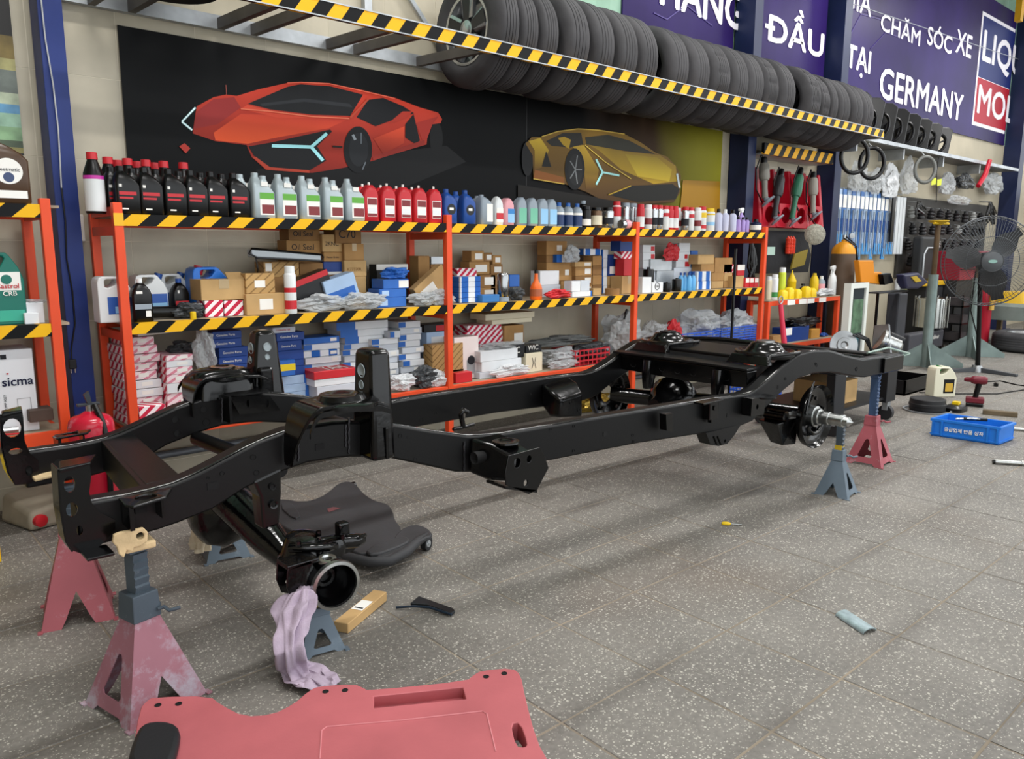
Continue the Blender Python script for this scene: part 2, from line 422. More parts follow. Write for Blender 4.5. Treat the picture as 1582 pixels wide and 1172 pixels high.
bwords((('GIA', 1302, 8, 1346), ('CHĂM', 1360, 46, 1422), ('SÓC', 1432, 68, 1470), ('XE', 1476, 80, 1500)), b3, 36, .02)
bwords((('TẠI', 1306, 112, 1343), ('GERMANY', 1358, 150, 1488)), b3, 48, .03)
# thin hexagon lines printed on the banners
for bb, pts in ((b3, [(1310, 60), (1330, 22), (1360, 30), (1368, 50), (1345, 75)]), (b3, [(1368, 50), (1395, 60)]), (b1, [(1010, 20), (1030, 30), (1060, 8), (1100, 40)])):
    q = [at(px, py, YB-.002) for px, py in pts]
    MB().tube(q, .006, 4).build('printed_line', M_PLINE, bb)
# oil logo
t = b3; z1 = at(1530, 28, YB).z
def L_(px, py): p = at(px, py, YB); return p.x, p.z
M_NAVY = mat('logo_navy', '#1c2866', .4, spec=.1); M_LRED = mat('logo_red', '#a81a2c', .4, spec=.1)
lx0, lx1 = at(1512, 100, YB).x, 13.9; lz0, lz1 = at(1512, 190, YB).z, at(1530, 30, YB).z; lzm = at(1520, 122, YB).z
MB().box(lx0-.05, lx1, YB-.006, YB, lz0-.05, lz1+.05).build('logo_border', M_WHITE_PRINT, t, bevel=.02)
MB().box(lx0, lx1, YB-.009, YB-.001, lzm, lz1).build('logo_field', M_NAVY, t); MB().box(lx0, lx1, YB-.009, YB-.001, lz0, lzm-.01).build('logo_field', M_LRED, t)
text_obj('LIQUI', 'logo_lettering', 1, M_WHITE_PRINT, t, (lx0+.08, YB-.0105, lzm+.16), (1, 0, 0), (0, 0, 1), 1.9, (lz1-lzm)*.58, .035, .001)
text_obj('MOLY', 'logo_lettering', 1, M_WHITE_PRINT, t, (lx0+.08, YB-.0105, lz0+.13), (1, 0, 0), (0, 0, 1), 2.0, (lzm-lz0)*.62, .035, .001)
# banner pull wires and yellow roof truss foot
tag(MB().cyl(at(1300, 0, YB-.05), at(1575, 92, YB-.05), .004, n=6).build('banner_wire', M_GALV), 'thin steel wire stretched across the wide purple banner', 'wire')
M_YEL = mat('yellow_paint', '#d9a21b', .45, var=.1)
c = at(1578, 10, 4.1); tag(MB().box(c.x-.05, c.x+.07, 4.08, 4.16, at(1578, 34, 4.1).z, 5.1).build('roof_strut', M_YEL), 'yellow roof strut above the end of the purple banner', 'strut')
# ------------------------------------------------------------------ truck chassis frame
M_FRAME = mat('chassis_black', '#060607', .38, 0, spec=.28, bump=.03, bscale=120)
M_GLOSS = mat('chassis_gloss_black', '#060607', .17, 0, spec=.4, bump=.05, bscale=40)
M_HOLE = mat('hole_shade_black', '#0b0b0c', .8)  # dark colour painted in for the shade inside holes that are not cut
M_BARE = mat('bare_steel', '#b8bab8', .28, 1., var=.2, vscale=30)
XN = [.3, .6, 1.45, 1.72, 2.0, 2.96, 3.3, 5.2]; YN = [2.2, 2.195, 2.16, 2.10, 2.07, 1.985, 1.97, 1.93]
XF = [.3, .6, 1.4, 1.75, 2.45, 3.0, 3.4, 5.2]; YF = [2.89, 2.885, 2.80, 2.74, 2.855, 2.89, 2.86, 2.80]
XF = [.3, .6, 1.4, 1.62, 2.0, 3.0, 3.4, 5.2]; YF = [2.89, 2.885, 2.83, 2.835, 2.87, 2.89, 2.86, 2.80]
TOPP = [(.3, .60), (.60, .599), (.68, .607), (.75, .624), (.82, .65), (.93, .69), (1.04, .713), (1.2, .713), (1.37, .683), (1.51, .641), (1.67, .602), (1.8, .593), (2.15, .594), (2.98, .59), (3.24, .583), (3.30, .592), (3.38, .619), (3.53, .684), (3.66, .731), (3.82, .741), (3.99, .728), (4.17, .684), (4.37, .646), (4.63, .64), (5.2, .63)]
BOTP = [(.3, .475), (.60, .482), (.66, .487), (.79, .513), (.88, .555), (.99, .585), (1.08, .600), (1.2, .598), (1.35, .573), (1.46, .534), (1.62, .478), (1.76, .457), (1.95, .458), (2.5, .455), (2.93, .438), (3.17, .43), (3.30, .446), (3.39, .493), (3.55, .564), (3.69, .612), (3.85, .622), (4.04, .606), (4.23, .569), (4.4, .539), (5.2, .533)]
def interp(x, pts):
    if x <= pts[0][0]: return pts[0][1]
    for (a, b), (c, d) in zip(pts, pts[1:]):
        if x <= c: return b+(d-b)*(x-a)/(c-a)
    return pts[-1][1]
def yn(x): return interp(x, list(zip(XN, YN)))
def yf(x): return interp(x, list(zip(XF, YF)))
def shift(x): return 0. if x < 2.2 else -.13*min(1, (x-2.2)/.8)     # the far rail's rear kick-up sits a little further forward
def zt(x, far=False): return interp(x, [(a+(shift(a) if far else 0), b) for a, b in TOPP])
def zb(x, far=False): return interp(x, [(a+(shift(a) if far else 0), b) for a, b in BOTP])
RW = .075
FR = thing('truck_chassis_frame', 'bare black painted truck chassis frame resting on jack stands', 'truck frame', (2.6, 2.45, 0))
XR0, XR1 = .44, 4.86
def rail(far):
    n = 90; rings = []
    for i in range(n+1):
        x = XR0+(XR1-XR0)*i/n; y = yf(x) if far else yn(x)
        rings.append([(x, y, zb(x, far)), (x, y+RW, zb(x, far)), (x, y+RW, zt(x, far)), (x, y, zt(x, far))])
    return MB().loft(rings).build('side_rail', M_FRAME, FR, bevel=.007, seg=2, smooth=35)
R_N, R_F = rail(False), rail(True)
# raised glossy lip added along each rail's upper edge to catch a highlight
for far, R_ in ((False, R_N), (True, R_F)):
    pts = []
    for i in range(81):
        x = XR0+.02+(XR1-XR0-.04)*i/80; y = (yf(x) if far else yn(x))
        pts.append((x, y+.010, zt(x, far)+.001))
    MB().tube(pts, .0042, 6).build('edge_highlight_lip', mat('edge_gloss', '#0b0b0c', .1, spec=.9), R_, smooth=60)
def hole_disc(px, py, r_px, R_, far=False, rect=False, w=1., y=None):
    """a punched hole: dark recess with a thin rolled rim"""
    yy = 2.3
    for _ in range(30):
        p = at(px, py, yy); yy = .5*yy+.5*(yf(p.x) if far else yn(p.x))
    p = at(px, py, yy); r = r_px*mpp(p)
    if rect:
        MB().box(p.x-r*w, p.x+r*w, yy-.0012, yy+.004, p.z-r, p.z+r).build('slot_hole', M_HOLE, R_)
    else:
        MB().lathe((p.x, yy-.0015, p.z), (0, 1, 0), [(0, r*1.12), (-.0006, r*1.05), (.0012, r*.98), (.0012, 0)], 16).build('bolt_hole', M_HOLE, R_, smooth=60)
for px, py, r in ((343, 731, 3.2), (321, 738, 2), (391, 706, 4), (396, 730, 4), (443, 684, 4), (447, 708, 4), (618, 673, 3), (630, 675, 2.2), (632, 708, 2.5), (641, 709, 2.5), (850, 663, 2), (886, 658, 2), (977, 672, 2), (978, 682, 2), (1213, 585, 2.2), (1260, 562, 2.2), (1323, 570, 3), (1371, 562, 4.5), (886, 696, 2)):
    hole_disc(px, py, r, R_N)
for px, py, r, w in ((329, 750, 5.5, 1.6), (494, 690, 5, 1.5), (935, 670, 3.6, 1.25), (1124, 641, 3.2, .7), (1202, 598, 3.2, .6), (1262, 564, 2.5, 1)):
    hole_disc(px, py, r, R_N, rect=True, w=w)
for px, py, r in ((50, 722, 9), (91, 716, 7), (271, 648, 5), (315, 632, 5), (319, 652, 5), (274, 669, 5), (462, 625, 2.4), (651, 648, 3.2), (673, 638, 1.6), (840, 603, 2), (820, 608, 1.6)):
    hole_disc(px, py, r, R_F, True)

def world_plate(pix, y, thick, holes=(), mtl=None, name='bracket_plate', parent=None, dirv=(0, 1, 0), bevel=.0):
    out = [at(a, b, y) for a, b in pix]
    hs = []
    for hx, hy, rx, ry in holes:
        c = at(hx, hy, y); k = mpp(c); hs.append(ellipse(c, (1, 0, 0), (0, 0, 1), rx*k, ry*k, 14))
    return MB().plate(out, hs, Vector(dirv)*thick).build(name, mtl or M_GLOSS, parent or FR, bevel=bevel)
# bumper brackets (horns) at the front ends of both rails
hn = world_plate([(91, 727), (94, 722), (138, 713), (141, 735), (138, 760), (141, 775), (152, 790), (178, 803), (178, 818), (160, 838), (146, 850), (131, 857), (112, 850), (103, 836), (95, 790)], 2.188, .007, ((107.5, 748, 8, 13), (111, 787, 8, 11.5), (123, 819, 4.5, 8)), name='bumper_bracket')
hf = world_plate([(1, 643), (6, 636), (34, 633), (36, 645), (38, 680), (46, 700), (60, 712), (60, 735), (46, 747), (25, 749), (14, 730), (4, 690)], 2.88, .007, ((19, 661, 12, 15), (24, 697, 9, 5), (45, 727, 5, 8)), name='bumper_bracket')
def flange(pix, y, depth, name, parent):
    pts = [at(a, b, y) for a, b in pix]; m = MB()
    rings = [[p, p+Vector((0, depth, 0)), p+Vector((-.005, depth, 0)), p+Vector((-.005, 0, 0))] for p in pts]
    return m.loft(rings).build(name, M_GLOSS, parent, bevel=.002)
flange([(92, 724), (94, 760), (96, 790), (104, 836), (114, 852)], 2.188, .075, 'bracket_flange', hn)
flange([(2, 640), (4, 690), (14, 730), (26, 749)], 2.88, .075, 'bracket_flange', hf)
p = at(93, 723, 2.188); q = at(139, 713, 2.188)
MB().hexa([(p.x-.004, 2.182, p.z-.012), (q.x, 2.182, q.z-.006), (q.x+.03, 2.25, q.z-.002), (p.x+.01, 2.25, p.z-.006)], [(p.x-.004, 2.182, p.z), (q.x, 2.182, q.z), (q.x+.03, 2.25, q.z+.004), (p.x+.01, 2.25, p.z+.004)]).build('bracket_lip', M_GLOSS, hn, bevel=.003)
p = at(131, 852, 2.188); MB().box(p.x-.01, p.x+.055, 2.12, 2.2, p.z-.004, p.z+.004).build('foot_tab', M_GLOSS, hn, bevel=.002)
p = at(2, 640, 2.88); q = at(34, 633, 2.88)
MB().hexa([(p.x, 2.875, p.z-.01), (q.x, 2.875, q.z-.008), (q.x+.01, 2.95, q.z-.008), (p.x+.01, 2.95, p.z-.01)], [(p.x, 2.875, p.z), (q.x, 2.875, q.z), (q.x+.01, 2.95, q.z+.002), (p.x+.01, 2.95, p.z)]).build('bracket_lip', M_GLOSS, hf, bevel=.003)
# tie-down bracket with an open ring on the outside of the near rail, and its far twin
def ring_bracket(px0, px1, py, y, parent, side=-1):
    a, b = at(px0, py, y), at(px1, py, y); cx = (a.x+b.x)/2; w = (b.x-a.x)/2
    br = MB().plate([(cx-w*1.05, y, a.z), (cx+w*.9, y, a.z+.004), (cx+w*1.3, y+side*.03, a.z+.008), (cx+w*.75, y+side*.075, a.z), (cx-w*.8, y+side*.085, a.z-.006), (cx-w*1.05, y+side*.06, a.z-.006)],
                    [ellipse((cx, y+side*.04, a.z), (1, 0, 0), (0, 1, 0), w*.5, .022, 16)], (0, 0, -.008)).build('ring_bracket', M_GLOSS, parent, bevel=.003)
    MB().box(cx-w*.95, cx-w*.75, y+side*.075, y, a.z-.075, a.z-.008).build('bracket_web', M_GLOSS, br)
    MB().box(cx+w*.6, cx+w*.72, y+side*.055, y, a.z-.065, a.z-.006).build('bracket_web', M_GLOSS, br)
    MB().box(cx-w*.35, cx+w*.2, y-.003*abs(side), y+.003, a.z-.055, a.z-.025).build('bracket_slot', M_HOLE, br)
    return br
ring_bracket(184, 252, 768, 2.19, FR)
ring_bracket(88, 138, 676, 2.955, FR, 1)
# flat front crossmember and its web
MB().hexa([(.63, 2.265, .585), (.73, 2.265, .588), (.78, 2.89, .592), (.68, 2.89, .588)], [(.63, 2.265, .602), (.73, 2.265, .605), (.78, 2.89, .609), (.68, 2.89, .605)]).build('front_crossmember', M_FRAME, FR, bevel=.004)
MB().hexa([(.615, 2.265, .50), (.635, 2.265, .50), (.69, 2.89, .50), (.67, 2.89, .50)], [(.615, 2.265, .60), (.635, 2.265, .60), (.69, 2.89, .604), (.67, 2.89, .604)]).build('crossmember_web', M_FRAME, FR, bevel=.003)
MB().cyl((1.02, 2.24, .575), (.985, 2.86, .565), .026, n=16).build('tube_crossmember', M_FRAME, FR, smooth=60)
MB().cyl((1.42, 2.18, .60), (1.42, 2.84, .60), .028, n=16).build('tube_crossmember', M_FRAME, FR, smooth=60)
# engine mount plate on the far rail
em = world_plate([(354, 611), (417, 611), (434, 634), (370, 640)], 2.80, .006, ((383, 623, 2.2, 6), (413, 623, 2.2, 6)), name='engine_mount_plate')
a = at(354, 611, 2.80); b = at(417, 611, 2.80)
MB().hexa([(a.x, 2.80, a.z-.006), (b.x, 2.80, a.z-.006), (b.x, 2.9, a.z+.0), (a.x, 2.9, a.z+.0)], [(a.x, 2.80, a.z), (b.x, 2.80, a.z), (b.x, 2.9, a.z+.008), (a.x, 2.9, a.z+.008)]).build('mount_top', M_FRAME, em)
MB().box(a.x-.01, a.x+.0, 2.78, 2.86, a.z-.1, a.z).build('mount_gusset', M_FRAME, em)
p = at(343, 640, 2.81)
for pxw, pyw0, pyw1, far in ((343, 615, 652, True), (461, 673, 712, False), (539, 645, 700, False), (534, 655, 690, False), (575, 668, 700, False), (717, 682, 727, False)):
    yy = 2.815 if far else yn(at(pxw, pyw0, 2.12).x)-.002
    q0, q1 = at(pxw, pyw0, yy), at(pxw, pyw1, yy)
    MB().tube([q0+(q1-q0)*k/12+Vector((.0015*math.sin(k*2.1), 0, 0)) for k in range(13)], .0045, 6).build('weld_bead', mat('weld_grey', '#3c3c3f', .25, .6), R_F if far else R_N, smooth=60)
# cab mount towers
def tower(xc, yfr, y1, ztop, zbase, far):
    w0, w1 = (.135, .078) if far else (.088, .072)
    t = MB()
    # channel: camera-side plate, flank with holes, back plate; rounded crown
    x0, x1 = xc-w0/2, xc+w0/2
    yA, yB = yfr, y1
    def ring(z, k): return [(xc-(w0+(w1-w0)*k)/2-.0+k*.006, yA+.02*k, z), (xc+(w0+(w1-w0)*k)/2+k*.006, yA+.02*k, z), (xc+(w0+(w1-w0)*k)/2+k*.006, yB-.015*k, z), (xc-(w0+(w1-w0)*k)/2+k*.006, yB-.015*k, z)]
    o = MB().loft([ring(zbase, 0), ring(zbase+(ztop-zbase)*.5, .5), ring(ztop-.02, .95)]+[[Vector(v)*1 for v in ring(ztop, 1.25)]]).build('mount_tower', M_GLOSS, FR, bevel=.016, seg=3, smooth=45)
    # left flank holes as discs: dark for shade, pale for light showing through
    for z, r in ((ztop-.07, .020), (ztop-.115, .013), (ztop-.2, .006)):
        k = (z-zbase)/(ztop-zbase); xx = xc-(w0+(w1-w0)*k)/2+k*.006
        yc = (yA+yB)/2+.005
        MB().lathe((xx-.0015, yc, z), (1, 0, 0), [(.0, r*1.15), (-.002, r*1.05), (.001, r*.95), (.001, 0)], 18).build('tower_hole', M_HOLE if z < ztop-.15 else mat('hole_light_pale', '#9aa4a8', .6), o, smooth=60)
    MB().box(xc+.002, xc+.012, yfr-.004, yfr+.002, zbase+.005, zbase+.3*(ztop-zbase)).build('tower_rib', M_GLOSS, o, bevel=.002)
    return o
tower(1.305, 2.085, 2.225, .942, .585, False)
tw = tower(1.283, 2.875, 2.99, .94, .66, True)
for px, py, r in ((413, 536, 6), (413, 551, 4)):
    p = at(px, py, 2.888); k = mpp(p)
    MB().lathe((p.x, 2.886, p.z), (0, -1, 0), [(-.004, r*k*1.15), (.002, r*k*1.05), (-.001, r*k*.95), (-.001, 0)], 18).build('tower_hole', mat('hole_light_pale', '#9aa4a8', .6), tw, smooth=60)  # pale disc colour stands in for light seen through the hole
p = at(411, 585, 2.87); MB().box(p.x-.028, p.x+.028, 2.858, 2.9, p.z-.08, p.z+.045).build('tower_pocket', M_GLOSS, tw, bevel=.012, seg=3)
# coil spring seats
def spring_seat(xc, yc, ztop, zrail, sgn, ybase):
    o = thing  # noqa
    rings = []
    # hood: swept arch plate from the rail up to the round seat
    n = 14; prof = []
    x0 = xc-.155
    for i in range(n+1):
        a = PI/2*i/n
        prof.append((x0+.06*(1-math.cos(a)), zrail+(ztop-.012-zrail)*math.sin(a)**.8))
    prof += [(xc, ztop-.008), (xc+.10, ztop-.02), (xc+.135, ztop-.035)]
    yo, yi = yc+sgn*.085, ybase
    for x, z in prof:
        k = min(1, max(0, (z-zrail)/(ztop-zrail))); ye = ybase+(yo-ybase)*(.3+.7*k)
        rings.append([(x, ye, z), (x, yi, z), (x+.004, yi, z-.012), (x+.004, ye, z-.012)])
    so = MB().loft(rings).build('spring_seat', M_GLOSS, FR, bevel=.004, smooth=40)
    MB().lathe((xc+.01, yc, ztop-.03), (0, 0, 1), [(0, .112), (.012, .112), (.018, .10), (.02, .075), (.034, .068), (.037, .05), (.03, .03), (.03, 0)], 28).build('seat_dish', M_GLOSS, so, smooth=50)
    MB().loft([[(x, yo, z-.014), (x, yo+sgn*-.006, z-.014), (x, yo+sgn*-.006, z-.03-.0*i), (x, yo, z-.03)] for i, (x, z) in enumerate(prof[6:])]).build('seat_lip', M_GLOSS, so)
    return so
spring_seat(1.155, 2.10, .815, .62, -1, 2.17)
sf = spring_seat(1.12, 2.93, .80, .66, 1, 2.83)
MB().loft([rrect(1.11, 2.93, .24, .17, .05, .70), rrect(1.11, 2.93, .23, .16, .05, .775), rrect(1.11, 2.93, .20, .14, .05, .80), rrect(1.11, 2.93, .12, .1, .045, .808)]).build('seat_housing', M_GLOSS, sf, smooth=50)
MB().lathe((1.12, 2.93, .80), (0, 0, 1), [(0, .05), (.012, .048), (.014, .03), (.008, .02), (.008, 0)], 20).build('seat_dish', M_GLOSS, sf, smooth=50)
# body mount outrigger on the near rail, with its lower link bracket
def outrigger(x0, x1, y0, sgn, ztop, zbot, lug=True):
    L = x1-x0; yo = y0+sgn*.17
    o = MB().loft([[(x0, y0, zbot+.02), (x0+.01, y0, ztop), (x1, y0, ztop), (x1+.01, y0, zbot+.02)],
                   [(x0+.03, y0+sgn*.07, zbot), (x0+.04, y0+sgn*.07, ztop-.012), (x1+.01, y0+sgn*.07, ztop-.012), (x1+.015, y0+sgn*.07, zbot)],
                   [(x0+.06, yo, zbot+.015), (x0+.065, yo, ztop-.045), (x1+.015, yo, ztop-.045), (x1+.02, yo, zbot+.015)]]).build('body_mount', M_GLOSS, FR, bevel=.01, seg=2, smooth=40)
    MB().lathe(((x0+x1)/2+.03, y0+sgn*.085, ztop-.014), (0, 0, 1), [(0, .05), (.006, .048), (.008, .03), (.003, .022), (.003, 0)], 20).build('mount_ring', M_GLOSS, o, smooth=50)
    p0 = Vector((x0+.012, y0+sgn*.001, ztop-.055))
    MB().lathe((x0+.002, y0+sgn*.045, (ztop+zbot)/2+.012), (-1, 0, .0), [(-.03, .02), (.012, .022), (.006, .017), (.002, 0)], 16).build('mount_hole', M_HOLE, o, smooth=50)
    if lug:
        yl = yo+sgn*.012
        k = MB().plate([(x0+.015, yl, zbot+.055), (x0+.03, yl, ztop-.03), (x1+.03, yl, ztop-.025), (x1+.055, yl, ztop-.06), (x1+.075, yl, zbot+.035), (x1+.02, yl, zbot-.035), (x1-.02, yl, zbot-.042), (x0+.02, yl, zbot+.012)],
                       [ellipse((x0+.07, yl, ztop-.062), (1, 0, 0), (0, 0, 1), .015, .017, 12), ellipse((x0+.125, yl, ztop-.058), (1, 0, 0), (0, 0, 1), .011, .013, 12), ellipse((x0+.11, yl, zbot+.002), (1, 0, 0), (0, 0, 1), .009, .011, 12)], (0, -sgn*.006, 0)).build('link_bracket', M_GLOSS, o, bevel=.0015)
        MB().hexa([(x0+.015, yl, zbot+.0), (x1+.02, yl, zbot-.045), (x1+.02, yl-sgn*.1, zbot-.045), (x0+.015, yl-sgn*.1, zbot+.0)], [(x0+.015, yl, zbot+.01), (x1+.02, yl, zbot-.035), (x1+.02, yl-sgn*.1, zbot-.035), (x0+.015, yl-sgn*.1, zbot+.01)]).build('bracket_foot', M_GLOSS, k)
    return o
outrigger(1.655, 1.80, 2.10, -1, .598, .455)
# far body mount seen between the rails
fm = MB(); c = at(885, 610, 2.86)
o = MB().loft([[(2.76, 2.885, .45), (2.76, 2.885, .565), (2.96, 2.885, .585), (2.98, 2.885, .46)], [(2.74, 2.80, .405), (2.745, 2.80, .54), (2.94, 2.80, .565), (2.95, 2.80, .415)], [(2.76, 2.74, .41), (2.765, 2.74, .50), (2.92, 2.74, .52), (2.92, 2.74, .385)]]).build('body_mount', M_GLOSS, FR, bevel=.014, seg=3, smooth=45)
MB().loft([[(2.775, 2.7385, .505), (2.775, 2.732, .505), (2.775, 2.732, .497), (2.775, 2.7385, .497)], [(2.91, 2.7385, .522), (2.91, 2.732, .522), (2.91, 2.732, .512), (2.91, 2.7385, .512)]]).build('mount_lip', M_FRAME, o)
for dx, dz in ((2.83, .478), (2.89, .43)): MB().lathe((dx, 2.739, dz), (0, -1, 0), [(-.004, .009), (.003, .008), (0, .006), (0, 0)], 12).build('bolt_hole', M_HOLE, o)
# small brackets and lugs on the near rail
def lug(pix, y, name, holes=(), th=.05, mtl=None): return world_plate(pix, y, th, holes, mtl or M_GLOSS, name, FR)
yy = yn(2.9)-.004
o = lug([(1029, 640), (1039, 638), (1039, 667), (1030, 665)], yy-.03, 'hanger_bracket', th=.035)
MB().box(2.83, 2.98, yn(2.9)-.055, yn(2.9), .588, .596).build('bracket_top', M_GLOSS, o, bevel=.002)
MB().box(2.90, 2.97, yn(2.9)-.04, yn(2.9), .508, .588).build('bracket_block', M_GLOSS, o, bevel=.004)
MB().cyl((2.935, yn(2.9)-.046, .56), (2.935, yn(2.9)-.03, .56), .012, n=10).build('bracket_bolt', M_GLOSS, o)
MB().box(2.93, 2.937, yn(2.9)-.03, yn(2.9)-.01, .49, .515).build('bracket_tab', M_GLOSS, o)
o = lug([(1091, 669), (1145, 655), (1136, 670), (1124, 685), (1110, 689), (1098, 687)], yn(3.1)-.004, 'link_hanger', ((1120, 681, 2, 3),), .06, M_FRAME)
for px in (1103, 1109):
    a, b = at(px, 674, yn(3.1)-.006), at(px+5, 686, yn(3.1)-.006); MB().tube([a, b], .004, 6).build('hanger_rib', M_FRAME, o)
o = lug([(1162, 616), (1184, 612), (1180, 640), (1160, 643)], yn(3.3)-.05, 'spring_hanger', ((1170, 628, 3.5, 4),), .05)
p = at(1180, 611, yn(3.3)-.03); MB().lathe((p.x, p.y, p.z), (0, 0, 1), [(-.008, .06), (.0, .06), (.001, .045), (-.006, .03), (-.006, 0)], 20).build('hanger_cap', M_GLOSS, o, smooth=50)
# bracket post under the front arch of the near rail
o = MB().loft([[(.905, 2.176, .575), (.995, 2.176, .60), (.995, 2.26, .60), (.905, 2.26, .575)], [(.925, 2.176, .52), (.992, 2.176, .52), (.992, 2.25, .52), (.925, 2.25, .52)], [(.93, 2.18, .415), (.982, 2.18, .42), (.982, 2.25, .43), (.93, 2.25, .415)]]).build('shock_bracket', M_GLOSS, FR, bevel=.008)
for z, r in ((.548, .011), (.492, .014)):
    MB().lathe((.962, 2.172, z), (0, -1, 0), [(-.004, r), (.004, r*.95), (.002, r*.6), (-.001, r*.5), (-.001, 0)], 16).build('bracket_hole', M_HOLE if r < .0135 else M_GLOSS, o)
# rear crossmembers, spring cups and shock mounts
rc = MB().loft([[(3.36, y, z0), (3.43, y, z0), (3.44, y, z1), (3.35, y, z1)] for y, z0, z1 in ((2.05, .585, .668), (2.45, .575, .672), (2.86, .585, .672))]).build('rear_crossmember', M_GLOSS, FR, bevel=.006)
for y in (2.17, 2.27, 2.37, 2.47, 2.57, 2.67, 2.77):
    MB().lathe((3.357, y, .625), (1, 0, 0), [(.002, .019), (-.002, .019), (0, .016), (.0, 0)], 14).build('member_hole', M_HOLE if y < 2.5 else M_FRAME, rc, smooth=60)
MB().loft([[(3.33, y, z), (3.46, y, z), (3.46, y, z+.012), (3.33, y, z+.012)] for y, z in ((2.04, .672), (2.45, .678), (2.9, .675))]).build('member_cap', M_FRAME, rc, bevel=.003)
for y in (2.64, 2.20):
    s = MB().loft([rrect(3.34, y, .075, .05, .018, .665), rrect(3.335, y, .085, .055, .018, .60), rrect(3.33, y, .07, .045, .015, .55), rrect(3.33, y, .06, .04, .015, .51)]).build('shock_mount', M_GLOSS, rc, smooth=50)
    MB().cyl((3.30, y, .535), (3.36, y, .535), .014, n=12).build('shock_bolt', M_GLOSS, s)
for y, k in ((2.74, 0), (2.12, 1)):
    c_ = MB().lathe((3.62, y, .715), (0, 0, 1), [(0, .15), (.012, .155), (.03, .15), (.034, .14), (.026, .12), (.03, .10), (.05, .085), (.07, .07), (.075, .05), (.068, .03), (.068, 0)], 32).build('spring_cup', M_GLOSS, FR, smooth=45)
    MB().lathe((3.62, y, .783), (0, 0, 1), [(0, .028), (.0, .046), (.014, .046), (.014, .028)], 20, True).build('bump_stop', M_BARE if k else M_GLOSS, c_, smooth=45)
    MB().tube([(3.46, y-.11, .70), (3.50, y-.10, .735), (3.58, y-.16, .745), (3.70, y-.15, .742), (3.78, y-.10, .735), (3.80, y-.11, .70)], .009, 8).build('cup_stiffener', M_GLOSS, c_, smooth=60)
    MB().hexa([(3.45, y-.12, .69), (3.49, y-.12, .69), (3.49, y+.12, .69), (3.45, y+.12, .69)], [(3.47, y-.10, .735), (3.50, y-.10, .735), (3.50, y+.10, .735), (3.47, y+.10, .735)]).build('cup_gusset', M_GLOSS, c_, bevel=.004)
MB().tube([(3.9, 2.06, .70), (3.92, 2.3, .735), (3.92, 2.6, .735), (3.9, 2.84, .72)], .016, 10).build('brake_line_tube', M_GLOSS, FR, smooth=60)
MB().loft([[(3.50, y, .70), (3.78, y, .715), (3.78, y, .735), (3.50, y, .72)] for y in (2.05, 2.86)]).build('seat_plate', M_FRAME, FR, bevel=.006)
MB().loft([[(4.05, y, .655), (4.16, y, .64), (4.16, y, .70), (4.05, y, .715)] for y in (2.02, 2.83)]).build('rear_crossmember', M_FRAME, FR, bevel=.008)
MB().cyl((4.48, 2.0, .61), (4.48, 2.82, .61), .045, n=20).build('tube_crossmember', M_GLOSS, FR, smooth=60)
MB().loft([[(4.78, y, .54), (4.87, y, .54), (4.87, y, .63), (4.78, y, .63)] for y in (1.935, 2.88)]).build('end_crossmember', M_FRAME, FR, bevel=.008)
x = 4.70; MB().box(x-.09, x+.17, 1.925, 1.94, .545, .632).build('end_plate', M_GLOSS, FR, bevel=.003)
# transmission mount standing up between the rails
gm = MB().tube([at(716, 660, 2.5), at(712, 640, 2.5), at(716, 633, 2.5), at(722, 637, 2.5)], .011, 8).build('transmission_mount', M_GLOSS, FR, smooth=60)
MB().tube([at(700, 663, 2.5), at(716, 660, 2.5), at(732, 655, 2.5)], .008, 8).build('mount_arm', M_GLOSS, gm, smooth=60)
MB().tube([at(716, 633, 2.5), at(716, 645, 2.62), at(712, 640, 2.84)], .008, 6).build('mount_stay', M_GLOSS, gm, smooth=60)

# ------------------------------------------------------------------ axles
M_AXLE = mat('axle_gloss_black', '#060607', .14, 0, spec=.5, bump=.12, bscale=55)
FA = thing('front_axle', 'glossy black front axle with an open chrome-rimmed steering ball end', 'axle', (1.06, 2.4, 0))
bx, by, bz = 1.10, 2.085, .232
ax = Vector((-.06, -1, -.04)).normalized()
o = MB().lathe((bx, by, bz), ax, [(-.16, .034), (-.10, .036), (-.075, .05), (-.05, .068), (-.02, .078), (.012, .080), (.03, .077), (.032, .070), (.026, .066), (0, .066), (-.03, .058), (-.05, .035), (-.06, .03), (-.06, 0)], 36).build('steering_ball', M_AXLE, FA, smooth=40)
MB().lathe((bx, by, bz), ax, [(.022, .0805), (.034, .0785), (.036, .0685), (.024, .0665)], 36).build('ball_rim', M_BARE, o, smooth=40)
MB().lathe((bx, by, bz), ax, [(-.06, .032), (-.045, .032), (-.045, .022), (-.06, .02)], 20).build('axle_seal', M_AXLE, o, smooth=40)
p = Vector((bx-.01, by+.005, bz+.077)); MB().lathe(p, (0, -.15, 1), [(-.006, .03), (.004, .028), (.005, .017), (-.004, .013), (-.004, 0)], 18).build('kingpin_seat', M_BARE, o, smooth=40)
MB().tube([(1.095, 2.2, .235), (1.085, 2.35, .25), (1.075, 2.55, .275), (1.07, 2.66, .29)], [.036, .036, .04, .055], 16).build('axle_tube', M_AXLE, FA, smooth=60)
MB().tube([(1.065, 2.95, .30), (1.09, 3.2, .27), (1.10, 3.38, .26)], [.06, .038, .036], 16).build('axle_tube', M_AXLE, FA, smooth=60)
MB().lathe((1.03, 2.80, .30), (-.75, -.15, .1), [(-.13, .03), (-.12, .08), (-.07, .125), (0, .14), (.05, .125), (.085, .085), (.10, .04), (.102, 0)], 28).build('differential_housing', M_AXLE, FA, smooth=50)
MB().tube([(1.0, 2.72, .39), (1.02, 2.6, .36), (1.05, 2.42, .29), (1.06, 2.3, .25)], [.06, .068, .06, .04], 14).build('housing_arm', M_AXLE, FA, smooth=60)
